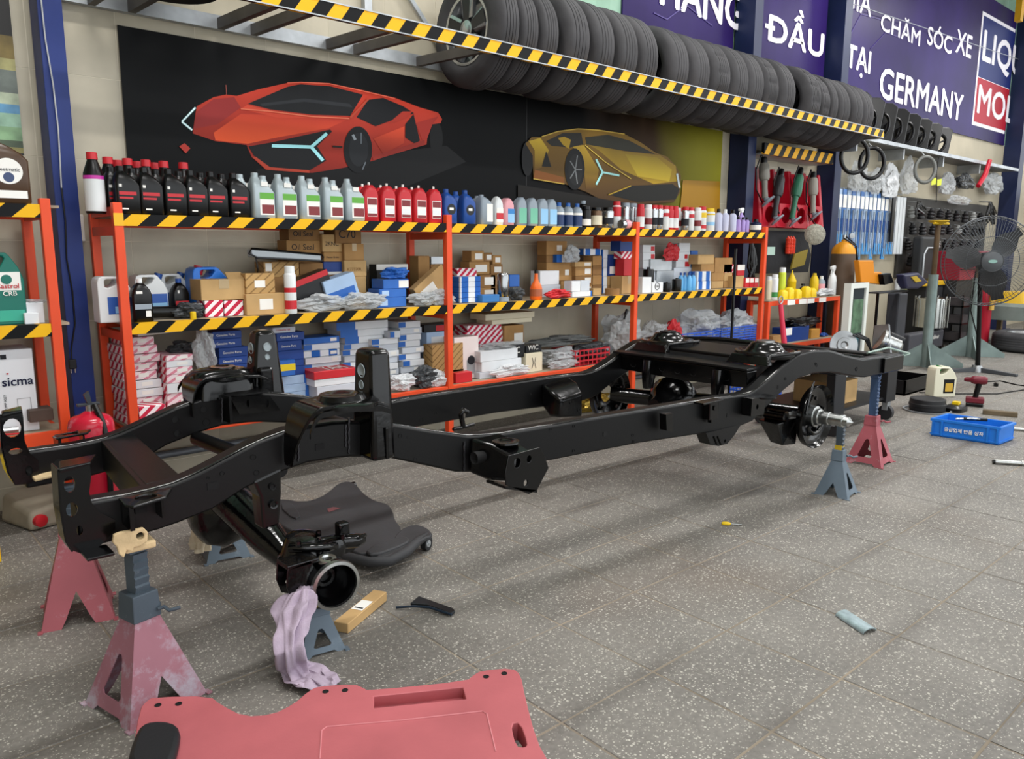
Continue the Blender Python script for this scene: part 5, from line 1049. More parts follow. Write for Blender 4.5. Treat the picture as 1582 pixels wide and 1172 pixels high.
# ------------------------------------------------------------------ bottom shelf
S = Z_BOT; ITEMS.clear()
o = box_at(216, 626, 258, 655, STR, 'striped carton at the lower front of the red filter stack', shelf=S, yf=3.875, d=.12, name='filter_carton', side=STRY)
ITEMS.clear(); n = 10; z0 = S; top = at(230, 522, 3.9).z; hh = (top-S)/n
for i in range(n):
    py1 = 650-13*i; x0 = 1.055+random.uniform(-.008, .01); x1 = at(256, 560, 4.0).x-.035+random.uniform(-.014, .014)
    ya = 3.985+random.uniform(0, .02); m = MB().box(x0, x1, ya, ya+.225, S+i*hh+.0005, S+(i+1)*hh-.003); m.mi[5] = 1; m.mi[3] = 1
    o = m.build('filter_carton', [PINK if i not in (3, 4) else WHT, STRY], loc=((x0+x1)/2, 4.115, S+i*hh), bevel=.002, seg=1); tag(o, 'pink and red striped filter carton in the tall stack by the fire extinguisher', 'box', 'red striped filter carton stacks')
    o.rotation_euler.z = random.uniform(-.02, .02)
    MB().box(x0+(x1-x0)*.45, x0+(x1-x0)*.75, ya-.0012, ya+.001, S+i*hh+hh*.3, S+i*hh+hh*.75).build('sticker', LAB, o)
for i, (a0, b0, a1, b1) in enumerate(((258, 604, 312, 622), (257, 590, 306, 604), (257, 577, 294, 590), (257, 566, 303, 577), (257, 556, 302, 566), (257, 547, 300, 556))):
    box_at(a0, b0+.7, a1-random.uniform(0, 5), b1, (PINK, WHT, PINK)[i % 3], 'pink white filter carton in the shorter stack beside the tall striped stack', shelf=S, yf=3.93+random.uniform(0, .025), d=.2, rz=random.uniform(-.03, .03), name='filter_carton', sticker=(.4, .3, .8, .75), side=STRY, group='pink filter cartons')
o = box_at(213, 510, 296, 522, mat('filter_paper', '#d8d6cf', .8), 'pleated white air filter lying on the striped filter stack', shelf=top, yf=3.95, d=.26, name='air_filter', cat='filter'); o.rotation_euler.y = -.06; o.location.z += .012
for k in range(18):
    dx = (k-8.5)*.0125; MB().box(o.location.x+dx-.002, o.location.x+dx+.002, 3.945, 4.2, top+.028, top+.036).build('pleat', mat('filter_paper', '#d8d6cf', .8), o)
bag('plastic_bag', 'clear plastic bag hanging beside the striped filter stack', 318, 508, 570, 30, 3.93, at(318, 570, 3.93).z, PLAS, .1, 31)
bag('brake_part', 'dark wrapped brake part on the bottom shelf behind plastic bag', 285, 527, 548, 44, 4.05, at(280, 548, 4.05).z, PLD, .12, 32, 'part')
for i, (a0, b0, a1, b1) in enumerate(((338, 576, 388, 600), (338, 563, 384, 576), (338, 551, 384, 563), (338, 536, 384, 551), (328, 523, 374, 536), (328, 511, 374, 523))):
    box_at(a0, b0, a1, b1, BLU, 'navy parts carton printed Genuine Parts beside the plastic bag', shelf=S, yf=3.98, d=.18, name='parts_carton', group='navy cartons beside the plastic bag', text='Genuine Parts') if i else box_at(a0, b0, a1, b1, BLU2, 'blue carton under the navy cartons beside plastic bag', shelf=S, yf=3.98, d=.18, name='parts_carton')
for i, (a0, b0, a1, b1, m) in enumerate(((436, 604, 490, 616, BLU3), (436, 592, 490, 604, BLU3), (434, 579, 488, 592, BLU3), (432, 566, 472, 579, BLU), (430, 556, 470, 566, BLU), (427, 541, 470, 556, BLU), (429, 526, 467, 541, BLU), (427, 513, 471, 526, BLU), (421, 505, 457, 513, WHT2))):
    box_at(a0, b0, a1, b1, m, ('pale blue carton with blue end, lowest of three', 'pale blue carton with blue end, middle of three', 'pale blue carton with blue end, topmost of three', 'navy carton directly on the pale blue cartons', 'navy carton behind the yellow and blue box', 'plain navy carton below two printed cartons', 'navy carton printed Genuine Parts, second from the white carton', 'navy carton printed Genuine Parts right below the white carton', 'flat white carton printed CLEAN FILTER')[i], shelf=S, yf=4.0, d=.17, name='parts_carton', text={6: 'Genuine Parts', 7: 'Genuine Parts', 8: 'CLEAN FILTER'}.get(i), tcol=RED if i == 8 else None, sticker=(.66, 0, 1, 1, BLU2) if i < 3 else None)
o = box_at(432, 556, 457, 580, BLU2, 'blue box with yellow band in front of the navy cartons', shelf=at(445, 580, 3.94).z, yf=3.93, d=.05, name='parts_carton', sticker=(0, .33, 1, .75, YELLOWC))
box_at(490, 594, 552, 616, WHT2, 'white carton under the big red manual box', shelf=S, yf=3.90, d=.15, name='filter_carton'); o = box_at(486, 583, 556, 596, WHT, 'white carton directly below the big red box', shelf=S, yf=3.90, d=.155, name='filter_carton')
o = box_at(485, 571, 554, 585, RED, 'big flat red box with white lettering among white filter cartons', shelf=S, yf=3.895, d=.165, name='parts_carton'); text_obj('YAH', 'lettering', 1, LAB, o, (o.location.x-.05, 3.92, ITEMS[-1][4]+.0005), (1, 0, 0), (0, 1, 0), .14, .12, 0, .0003)
def leaning(x0, x1, y1, y0, n, yf, lab, grp, ms, d=.2, jig=.012):
    xa, xb = at(x0, y1, yf).x, at(x1, y1, yf).x; zt_ = at((x0+x1)/2, y0, yf).z; h = (zt_-S)/n
    for i in range(n):
        dx = random.uniform(-jig, jig); dy = random.uniform(0, .02); m = ms[i % len(ms)]
        o = MB().box(xa+dx, xb+dx, yf+dy, yf+d+dy, S+i*h+.0005, S+(i+1)*h-.0012).build('filter_carton', m, loc=((xa+xb)/2+dx, yf+d/2, S+i*h), bevel=.002, seg=1); tag(o, lab, 'box', grp)
        if m is BLU2 or m is BWST or i % 3 == 2: MB().box(xb+dx-.06, xb+dx-.02, yf+dy-.001, yf+dy+.001, S+i*h+h*.25, S+i*h+h*.75).build('sticker', LAB, o)
        else: MB().box(xa+dx, xa+dx+.05, yf+dy-.001, yf+dy+.001, S+i*h+h*.1, S+i*h+h*.9).build('end_print', BLU2, o)
    ITEMS.append((xa, xb, yf, yf+d, zt_))
leaning(474, 529, 612, 520, 9, 4.065, 'flat blue and white filter carton in the stack above the red box', 'blue white filter carton stack', [WHT, BWST, WHT, BLU2, WHT2], d=.16, jig=.005)
leaning(534, 573, 610, 530, 8, 4.065, 'flat white filter carton in the stack behind the near mount tower', 'white filter carton stack behind the tower', [WHT, WHT2], d=.16, jig=.004)
leaning(577, 617, 606, 522, 8, 4.02, 'flat white filter carton in the stack beside the rolled papers', 'white filter carton stack beside the papers', [WHT2, WHT], d=.18, jig=.006)
leaning(622, 655, 606, 496, 10, 4.02, 'flat white filter carton in the tallest white stack', 'tallest white filter carton stack', [WHT, WHT, WHT2])
zt2 = at(560, 530, 4.0).z
for i, (a0, b0, a1, b1) in enumerate(((533, 519, 592, 530), (526, 508, 600, 519), (520, 496, 600, 508))): box_at(a0, b0, a1, b1, WHT, ('flat carton with blue swirl end on the white stacks, lowest of three', 'flat carton with blue swirl end, middle of three', 'flat carton with blue swirl end, topmost of three')[i], shelf=S, yf=4.06, d=.16, name='filter_carton', sticker=(0, 0, .35, 1, BLU2))
box_at(603, 511, 619, 522, WHT2, 'short white carton lying beside the tallest white stack', shelf=S, yf=3.99, d=.18, name='filter_carton', sticker=(0, .1, .4, .9, BLU2))
bag('foam_wrap', 'crumpled white foam wrapped parts in front of the white cartons', 620, 578, 604, 36, 3.90, S, PLW, .08, 41); bag('rubber_part', 'black and white rubber parts before the orange post', 655, 568, 598, 44, 3.91, S, PLD, .1, 42, 'part'); bag('foam_wrap', 'small white foam wrap beside the orange post', 676, 572, 594, 26, 3.89, S, PLW, .07, 43)
box_at(660, 512, 696, 596, BLU3, 'large pale blue carton behind the striped paper bag', shelf=S, yf=4.1, d=.12, name='parts_carton', sticker=(.2, .55, .8, .9, WHT))
box_at(655, 500, 700, 512, BLK, 'black and red carton across the pale blue carton', shelf=S, yf=4.1, d=.12, name='parts_carton', sticker=(.4, .1, .95, .8, RED))
box_at(668, 531, 716, 572, BRST, 'brown striped paper parcel behind the middle orange post', shelf=S+.06, yf=3.97, d=.1, name='paper_parcel'); box_at(666, 572, 717, 590, CARD2, 'brown box under the striped paper parcel', shelf=S, yf=3.97, d=.1)
# bay two, bottom
o = box_at(702, 520, 740, 592, mat('carton_blush', '#eadcd8', .5), 'upright blush carton with a lens picture beside the middle post', shelf=S, yf=3.98, d=.12, name='parts_carton', sticker=(.5, .12, .85, .45, SILV)); c = at(728, 556, 3.978); MB().lathe((c.x, 3.9778, c.z), (0, -1, 0), [(-.001, .03), (.001, .03), (.001, 0)], 20).build('printed_lens', INK, o)
for i, (a0, b0, a1, b1) in enumerate(((741, 572, 800, 592), (744, 556, 806, 572), (742, 540, 800, 556))): box_at(a0, b0, a1, b1, (WHT2, PLW, WHT)[i] if i != 1 else WHT, ('white filter panel lowest under silver bags', 'white filter panel in the middle under silver bags', 'white filter panel topmost under silver bags')[i], shelf=S, yf=3.92, d=.16, name='air_filter_slab')
bag('silver_bag', 'silver foil bag on the white filter panels', 775, 528, 542, 60, 3.99, at(775, 542, 3.94).z, PLG, .13, 51); bag('silver_bag', 'milky plastic bag before the white filter panels', 790, 563, 580, 54, 3.89, S, PLW, .05, 52)
box_at(741, 530, 779, 545, STR, 'striped carton under the slanted striped pile', shelf=S+.17, yf=4.12, d=.12, name='filter_carton', group='striped cartons in bay two')
for i in range(3): box_at(714+i*4, 521-i*10, 779-i*2, 531-i*10, STR, 'red and white striped carton in the pile behind the blush carton', shelf=S+.22, yf=4.12, d=.14, name='filter_carton', group='striped cartons in bay two')
box_at(779, 502, 809, 540, CARD, 'brown carton with white label beside the striped pile', shelf=S+.12, yf=4.1, d=.12, sticker=(.5, .3, .95, .7)); box_at(779, 540, 809, 585, CARD2, 'brown carton under the labelled brown carton', shelf=S, yf=4.1, d=.12)
for i in range(2): box_at(760-10*i, 492-9*i, 822+4*i, 501-9*i, CREAM, ('cream pleated filter, lower of two', 'cream pleated filter, upper of two')[i]+' on the brown carton', shelf=at(790, 502, 4.1).z, yf=4.06, d=.17, name='air_filter', cat='filter')
o = box_at(812, 545, 838, 580, CREAM, 'ivory carton with tool drawing beside the red crate', shelf=S, yf=3.92, d=.09, name='parts_carton'); c = at(825, 560, 3.918)
for s in (-.02, .02): MB().tube([(c.x+s, 3.9185, c.z-.04), (c.x+s*.3, 3.9185, c.z), (c.x+s*.8, 3.9185, c.z+.035)], .002, 4).build('printed_tool', INK, o)
o = box_at(779, 533, 811, 545, BLK, 'black carton with white monogram on the filter panels', shelf=S, yf=3.94, d=.1, name='parts_carton', text='WIC'); o2 = box_at(812, 533, 837, 545, BLK, 'black carton with white monogram on the ivory carton', shelf=S, yf=3.94, d=.1, name='parts_carton', text='WIC')
box_at(704, 575, 730, 590, RED, 'dark red carton in front of the blush carton', shelf=S, yf=3.89, d=.06, name='parts_carton'); 
def crate(name, label, x0, x1, y0, y1, z0, z1, m, rows=3, cat='crate', bars=8):
    t = thing(name, label, cat, ((x0+x1)/2, (y0+y1)/2, z0)); th = .004
    MB().box(x0, x1, y0, y1, z0, z0+.004).build('crate_floor', m, t)
    for k in range(rows+1):
        z = z0+(z1-z0)*k/rows
        m_ = MB(); zz0, zz1 = (z-.006 if k else z0), (z+.006 if k < rows else z1+.004)
        rg = [[(x0, y0, z_), (x1, y0, z_), (x1, y1, z_), (x0, y1, z_)] for z_ in (zz0, zz1)]
        ri = [[(x0+th, y0+th, z_), (x1-th, y0+th, z_), (x1-th, y1-th, z_), (x0+th, y1-th, z_)] for z_ in (zz0, zz1)]
        m_.loft([rg[0], rg[1], ri[1], ri[0]], cap=False, closed=True); m_.build('crate_rail', m, t)
    for k in range(bars+1):
        x = x0+(x1-x0-.008)*k/bars
        MB().box(x, x+.008, y0+.0005, y0+th-.0005, z0, z1).build('crate_bar', m, t); MB().box(x, x+.008, y1-th+.0005, y1-.0005, z0, z1).build('crate_bar', m, t)
    for k in range(1, 4):
        y = y0+(y1-y0-.008)*k/4
        MB().box(x0+.0005, x0+th-.0005, y, y+.008, z0, z1).build('crate_bar', m, t); MB().box(x1-th+.0005, x1-.0005, y, y+.008, z0, z1).build('crate_bar', m, t)
    return t
p0, p1 = at(887, 565, 3.9), at(940, 562, 3.9)
crate('plastic_crate', 'red slotted plastic crate filled with old motor parts', p0.x, p1.x, 3.89, 4.14, S, S+.115, P('crate_red', '#b3202c', .4), 3)
bag('motor_parts', 'heap of grey motor parts in the red crate', 912, 530, 556, 46, 4.02, S+.02, PLD, .2, 61, 'parts')
t = thing('pulley_wheel', 'grey pulley wheel lying in the red crate', 'pulley', at(937, 538, 3.95)); c = at(937, 538, 3.95); MB().lathe(c, (-.4, -1, .2), [(-.02, .0), (-.02, .045), (.0, .05), (.004, .038), (.01, .036), (.01, .02), (.006, .018), (.006, 0)], 24).build('wheel_disc', mat('dark_grey_metal', '#4b4d4f', .4, .5), t, smooth=40); MB().lathe(c, (-.4, -1, .2), [(.006, .017), (.018, .015), (.018, 0)], 16).build('hub', pGREY, t, smooth=40)
bag('grey_mat', 'folded grey felt over the loose parts', 870, 518, 540, 90, 4.08, S+.14, mat('grey_felt', '#5b5d5c', .8, bump=.5), .16, 62, 'cloth'); bag('parts_heap', 'wrapped compressor parts under the grey felt', 862, 538, 578, 44, 3.99, S, PLG, .2, 63, 'parts'); bag('plastic_bag', 'clear bag of parts before the ivory carton', 868, 556, 578, 40, 3.89, S, PLAS, .05, 64)
bag('plastic_bag', 'large crumpled clear bag beside the third post', 958, 486, 540, 44, 4.05, S, PLG, .2, 65); bag('plastic_bag', 'clear plastic heap right of the third post', 1012, 498, 530, 44, 4.05, S, PLAS, .2, 66); bag('red_bag', 'red cloth bag slumped beside the blue crates', 1040, 497, 524, 22, 4.0, S, RED, .12, 67)
t = thing('long_tool', 'black handled rod sticking out of the parts heap', 'tool', at(965, 530, 4.0)); MB().tube([at(955, 520, 4.0), at(962, 500, 4.0), at(968, 482, 4.0)], .008, 8).build('rod', pBLACK, t); MB().tube([at(966, 486, 4.0), at(969, 478, 4.0)], .012, 8).build('grip', pBLACK, t)
MBLUE = P('crate_blue', '#2253b8', .4)
a, b, c = at(1049, 525, 3.9).x, at(1108, 522, 3.9).x, at(1165, 520, 3.9).x
crate('plastic_crate', 'blue slatted plastic crate beside the red cloth bag', a, b, 3.88, 4.2, S, S+.15, MBLUE, 6, bars=6); crate('plastic_crate', 'blue slatted plastic crate beside the last orange post', b+.03, c, 3.88, 4.2, S, S+.16, MBLUE, 7, bars=6)
bag('packed_parts', 'clear bags of parts filling the blue crate', 1078, 478, 505, 50, 4.03, S+.03, PLAS, .26, 71, 'parts'); bag('packed_parts', 'bags with blue parts heaped in the end crate', 1136, 480, 506, 44, 4.03, S+.03, PLG, .26, 72, 'parts')
# ------------------------------------------------------------------ printed car poster on the tiled wall
def poster_sheet():
    m = bpy.data.materials.new('poster_sheet'); m.use_nodes = True; nt = m.node_tree; b = nt.nodes['Principled BSDF']; b.inputs['Roughness'].default_value = .5; b.inputs['Specular IOR Level'].default_value = .1
    g = nt.nodes.new('ShaderNodeNewGeometry'); s = nt.nodes.new('ShaderNodeSeparateXYZ'); nt.links.new(g.outputs['Position'], s.inputs[0])
    n = nt.nodes.new('ShaderNodeTexNoise'); n.inputs['Scale'].default_value = 1.5; nt.links.new(g.outputs['Position'], n.inputs['Vector'])
    a = nt.nodes.new('ShaderNodeMath'); a.operation = 'MULTIPLY_ADD'; nt.links.new(n.outputs['Fac'], a.inputs[0]); a.inputs[1].default_value = .5; nt.links.new(s.outputs['X'], a.inputs[2])
    r = nt.nodes.new('ShaderNodeMapRange'); nt.links.new(a.outputs[0], r.inputs['Value']); r.inputs['From Min'].default_value = 1.2; r.inputs['From Max'].default_value = 6.7
    c = nt.nodes.new('ShaderNodeValToRGB'); e = c.color_ramp.elements; e[0].color = (*lin('#101112'), 1); e[0].position = 0; e[1].color = (*lin('#8f8a28'), 1); e[1].position = 1
    for p, h in ((.5, '#0c0d0e'), (.64, '#0b0b0c'), (.8, '#3a2a1c'), (.9, '#75701f')): k = e.new(p); k.color = (*lin(h), 1)
    nt.links.new(r.outputs[0], c.inputs[0]); nt.links.new(c.outputs[0], b.inputs['Base Color'])
    return m
YP = YW-.02
PO = thing('car_poster', 'wide dark wall poster showing a red and a gold supercar', 'poster', (3.8, YP, 1.5))
MB().box(1.236, 6.42, YP, YP+.006, 1.50, 2.33).build('poster_sheet', poster_sheet(), PO)
MB().box(3.955, 3.962, YP-.0004, YP+.001, 1.5, 2.33).build('sheet_seam', mat('seam', '#0d0d0e', .5), PO)
LAY = [0]
def grad_print(name, c_top, c_bot, z0, z1):
    if name in MATS: return MATS[name]
    m = bpy.data.materials.new(name); m.use_nodes = True; MATS[name] = m; nt = m.node_tree; b = nt.nodes['Principled BSDF']; b.inputs['Roughness'].default_value = .35; b.inputs['Specular IOR Level'].default_value = .15
    g = nt.nodes.new('ShaderNodeNewGeometry'); s = nt.nodes.new('ShaderNodeSeparateXYZ'); nt.links.new(g.outputs['Position'], s.inputs[0])
    r = nt.nodes.new('ShaderNodeMapRange'); nt.links.new(s.outputs['Z'], r.inputs['Value']); r.inputs['From Min'].default_value = z0; r.inputs['From Max'].default_value = z1
    mx = nt.nodes.new('ShaderNodeMix'); mx.data_type = 'RGBA'; nt.links.new(r.outputs[0], mx.inputs['Factor']); mx.inputs['A'].default_value = (*lin(c_bot), 1); mx.inputs['B'].default_value = (*lin(c_top), 1)
    nt.links.new(mx.outputs['Result'], b.inputs['Base Color']); return m
def shp(pts, colr, name='printed_shape', y=None, rough=.35):
    LAY[0] += 1; yy = YP-.0004-.00025*LAY[0]
    return MB().quad(*[at(a, b, yy) for a, b in pts]).build(name, mat('print_'+colr.strip('#'), colr, rough, spec=.15), PO, recalc=False)
def gshp(pts, c_top, c_bot, name='printed_shape'):
    LAY[0] += 1; yy = YP-.0004-.00025*LAY[0]; P_ = [at(a, b, yy) for a, b in pts]; zs_ = [p.z for p in P_]
    return MB().quad(*P_).build(name, grad_print('grad_%d' % LAY[0], c_top, c_bot, min(zs_), max(zs_)), PO, recalc=False)
def sel(cx, cy, rx, ry, colr, n=22, name='printed_wheel'): return shp([(cx+rx*math.cos(2*PI*i/n), cy+ry*math.sin(2*PI*i/n)) for i in range(n)], colr, name)
def stroke(pts, w, colr):
    for (a, b), (c, d) in zip(pts, pts[1:]):
        l = math.hypot(c-a, d-b); nx, ny = -(d-b)/l*w/2, (c-a)/l*w/2
        shp([(a+nx, b+ny), (c+nx, d+ny), (c-nx, d-ny), (a-nx, b-ny)], colr, 'printed_stroke')
# red car
shp([(395, 262), (690, 225), (720, 250), (600, 300), (420, 300)], '#0b0b0c')
sel(674, 214, 10, 26, '#0c0c0d')
gshp([(298, 203), (304, 164), (330, 150), (349, 146), (366, 148), (399, 138), (444, 128), (465, 127), (508, 129), (559, 139), (610, 151), (649, 166), (677, 174), (683, 184), (681, 190), (668, 192), (661, 205), (659, 223), (592, 243), (577, 248), (531, 259), (482, 267), (411, 262), (389, 243), (381, 224), (333, 218), (298, 206)], '#c43c28', '#7c2016', 'printed_body')
shp([(304, 172), (330, 153), (362, 150), (372, 166), (336, 192), (299, 199)], '#8f2c2a'); gshp([(330, 205), (372, 176), (430, 178), (538, 184), (508, 198), (430, 212), (383, 222), (333, 217)], '#b33526', '#e0562c'); shp([(372, 168), (382, 162), (418, 171), (482, 179), (540, 182), (430, 182)], '#c8452f')
shp([(383, 160), (444, 134), (464, 130), (510, 133), (561, 146), (541, 179), (482, 177), (418, 169)], '#17181a', 'printed_glass'); shp([(402, 160), (470, 152), (540, 160), (545, 166), (470, 157), (405, 164)], '#2b2d30')
shp([(551, 181), (569, 154), (592, 151), (623, 164), (640, 175), (605, 186), (580, 195)], '#141518', 'printed_glass'); shp([(605, 186), (622, 172), (637, 172), (630, 182), (600, 192)], '#a83324')
shp([(384, 226), (419, 220), (510, 200), (513, 203), (490, 226), (504, 248), (478, 263), (417, 258), (392, 240)], '#111214'); shp([(390, 243), (395, 242), (417, 258), (478, 263), (478, 267), (411, 262)], '#a33a28')
shp([(626, 192), (639, 176), (649, 217), (641, 222), (626, 212)], '#121315'); gshp([(577, 214), (625, 195), (624, 221), (592, 238)], '#d64c2e', '#8a2618'); shp([(577, 248), (592, 243), (656, 224), (656, 216), (592, 236), (574, 240)], '#8e2a20'); shp([(642, 190), (677, 180), (668, 192), (660, 214), (652, 216)], '#9c2c22')
sel(553, 231, 22, 36, '#101113'); sel(554, 231, 15, 26, '#1f2124'); stroke([(545, 208), (549, 216)], 4, '#8a9298'); stroke([(558, 205), (558, 222)], 2, '#5d646a'); stroke([(565, 250), (560, 262)], 2, '#5d646a')
stroke([(420, 225), (481, 227), (505, 206)], 5, '#9fe0e6'); stroke([(481, 227), (499, 248)], 5, '#9fe0e6'); stroke([(302, 166), (281, 188), (297, 201)], 3, '#b9eef2'); stroke([(302, 166), (281, 188), (297, 201)], 1.2, '#ffffff'); stroke([(514, 226), (529, 227)], 3, '#20150f')
shp([(277, 226), (285, 221), (294, 229), (287, 237)], '#a3332a'); stroke([(349, 131), (350, 146)], 1, '#8f4a40')
stroke([(444, 128), (465, 127), (508, 129), (559, 140), (610, 152)], 1.6, '#d8654e'); stroke([(541, 182), (569, 153)], 3, '#b0442f'); stroke([(372, 168), (418, 172), (482, 180), (540, 183)], 1.4, '#e07a5c')
# gold car
shp([(800, 285), (930, 306), (1100, 330), (1100, 345), (800, 330)], '#120e09'); shp([(1055, 278), (1112, 280), (1112, 335), (1050, 330)], '#a1761a')
sel(815, 245, 9, 27, '#0d0d0e')
gshp([(812, 222), (821, 212), (837, 211), (862, 203), (893, 199), (924, 201), (965, 207), (990, 220), (1013, 236), (1031, 242), (1044, 256), (1052, 271), (1051, 297), (1041, 312), (985, 316), (924, 306), (905, 296), (872, 284), (824, 276), (823, 240)], '#7a5c18', '#4a3010', 'printed_body')
gshp([(906, 222), (965, 234), (1020, 240), (1044, 256), (1046, 280), (1010, 284), (960, 262), (925, 232)], '#7f661a', '#b8961f'); gshp([(966, 238), (1015, 243), (1038, 262), (1034, 280), (985, 272)], '#8f781c', '#d6b832'); gshp([(817, 218), (835, 213), (848, 232), (838, 258), (826, 262), (826, 232)], '#c4a42c', '#6a4a18'); gshp([(884, 226), (902, 224), (925, 262), (921, 290), (905, 292), (901, 244)], '#b8962a', '#5a3c14')
shp([(904, 212), (939, 208), (972, 217), (1012, 238), (965, 233), (906, 223)], '#2a281c', 'printed_glass'); shp([(844, 218), (870, 205), (898, 205), (901, 223), (880, 228), (852, 225)], '#23201a', 'printed_glass'); shp([(862, 213), (872, 211), (882, 216), (879, 230), (870, 224)], '#a8871f')
shp([(844, 233), (852, 258), (837, 257)], '#14120e'); shp([(975, 287), (1039, 284), (1050, 292), (1044, 308), (985, 312), (938, 300)], '#191712'); shp([(826, 262), (872, 274), (872, 284), (824, 276)], '#7c4a1c')
sel(888, 261, 15.5, 32, '#0e0e0f'); sel(889, 262, 11, 24, '#1d1d1d')
for k in range(5): a = 2*PI*k/5; stroke([(889, 262), (889+10*math.cos(a), 262+23*math.sin(a))], 1.6, '#7c7f80')
stroke([(921, 246), (931, 266), (957, 271)], 3, '#a9e4e0'); stroke([(931, 266), (921, 285)], 3, '#a9e4e0'); stroke([(1046, 268), (1050, 290)], 3, '#c6d2d4'); stroke([(837, 211), (862, 203), (893, 199), (924, 201), (965, 207)], 1.4, '#c9a94a'); stroke([(904, 224), (935, 250), (975, 276)], 1.2, '#d8bc50'); stroke([(940, 301), (975, 287)], 1.6, '#b8962a'); stroke([(824, 276), (872, 284)], 1.4, '#c9a94a')
# left edge poster
YP2 = YW-.02; t = thing('scenery_poster', 'blurred landscape poster cropped beside the blue column', 'poster', (.3, YP2, 1.68))
MB().box(-.4, .785, YP2, YP2+.006, 1.678, 2.9).build('poster_sheet', mat('poster_dark', '#15120f', .4), t)
for i, (z0, z1, h) in enumerate(((2.10, 2.20, '#6b5a2a'), (2.05, 2.10, '#8f8a5a'), (1.95, 2.05, '#59605a'), (1.90, 1.95, '#9aa48c'), (1.86, 1.90, '#4f7fa0'), (1.80, 1.86, '#7fa08a'), (1.74, 1.80, '#6f8f6a'), (1.71, 1.74, '#3c4a36'), (1.685, 1.71, '#7b7440'))):
    MB().box(-.4, .785, YP2-.0005, YP2+.001, z0, z1).build('printed_band', mat('band'+h[1:], h, .4, var=.5, vscale=8), t)

# ------------------------------------------------------------------ tyre rack
M_TAPE2 = stripe_mat('hazard_tape_upper', '#e9ac1f', '#0a0a0c', .165, .5, .75, rough=.4)
XT0, XT1 = .88, 8.14; YT0, YT1 = 3.60, 4.285; ZT = 2.36
TR = thing('tyre_rack', 'galvanised wall rack with yellow black tape carrying a row of tyres', 'rack', (5, 4, ZT))
MB().box(XT0, XT1, YT0, YT0+.035, ZT, ZT+.07).build('front_rail', M_TAPE2, TR, loc=(0, YT0, ZT))
MB().box(XT0, XT1, YT0-.003, YT0+.0, ZT-.004, ZT+.002).build('rail_edge', M_GALV, TR); MB().box(XT0, XT1, YT0-.003, YT0, ZT+.068, ZT+.074).build('rail_edge', M_GALV, TR)
MB().box(XT0, XT1, YT1, YT1+.04, ZT+.03, ZT+.10).build('rear_rail', M_GALV, TR)
for x in (1.1, 1.28, 1.72, 1.9, 2.35, 2.53, 2.98, 6.6, 8.2):
    MB().hexa([(x, YT0+.035, ZT), (x+.035, YT0+.035, ZT), (x+.035, YT1, ZT+.03), (x, YT1, ZT+.03)], [(x, YT0+.035, ZT+.055), (x+.035, YT0+.035, ZT+.055), (x+.035, YT1, ZT+.085), (x, YT1, ZT+.085)]).build('cross_bar', mat('dark_bar', '#57534f', .5, .4, var=.2), TR)
for x in (2.62, 6.62): MB().box(x, x+.05, YT1+.005, YT1+.045, ZT+.1, 3.4).build('upright', M_GALV, TR)
MB().tube([(2.9, YT1+.02, 2.85), (3.25, YT1+.02, 2.47)], .018, 6).build('brace', M_GALV, TR)
M_TYRE = mat('tyre_rubber', '#39383a', .75, var=.25, vscale=5, bump=.1, bscale=60); M_RIMB = mat('rim_black', '#1b1b1d', .35); M_RIMS = mat('rim_alloy', '#b4b6b8', .25, .9)
def tyre_mesh(R=.335, Wd=.19, ri=.205, kind=0):
    h = Wd/2; prof = [(-h*.80, ri), (-h*.98, ri+.03), (-h*1.0, R*.78), (-h*.93, R*.89), (-h*.82, R*.945), (-h*.70, R*.978)]
    g = 4 if kind != 2 else 5; tw = h*.62
    for i in range(g+1):
        a = -tw+2*tw*(i)/(g+1); b = -tw+2*tw*(i+1)/(g+1)
        prof += [(a+.003, R-.002 if i in (0, g) else R), (b-.003, R-.002 if i in (0, g) else R)]
        if i < g: prof += [(b-.001, R-.005), (b+.001, R-.005)]
    prof += [(h*.70, R*.978), (h*.82, R*.945), (h*.93, R*.89), (h*1.0, R*.78), (h*.98, ri+.03), (h*.80, ri), (h*.70, ri+.012), (h*.80, ri+.05), (h*.82, R*.86), (h*.6, R-.03), (-h*.6, R-.03), (-h*.82, R*.86), (-h*.80, ri+.05), (-h*.70, ri+.012)]
    m = MB(); n = 56; m.lathe((0, 0, 0), (1, 0, 0), prof, n, True)
    if kind == 2:   # chunky tread: notch alternating shoulder blocks
        k = len(prof)
        for j, (t, r) in enumerate(prof):
            if r >= R-.0025:
                for i in range(n):
                    if (i+(j//2)*2) % 4 == 0: v = Vector(m.v[j*n+i]); s = (r-.012)/r; m.v[j*n+i] = (v.x, v.y*s, v.z*s)
    return m
tyA = tyre_mesh(.335, .225, .205, 0).mesh('tyre', M_TYRE, smooth=35); tyB = tyre_mesh(.335, .235, .215, 2).mesh('tyre', M_TYRE, smooth=35); tyC = tyre_mesh(.335, .18, .205, 0).mesh('tyre', M_TYRE, smooth=35)
EDGE = [.989*v for v in (3.32, 3.5, 3.68, 3.95, 4.19, 4.43, 4.66, 5.04, 5.3, 5.58, 5.83, 6.07, 6.3, 6.58, 7.03, 7.22, 7.36, 7.62, 7.86, 8.12)]
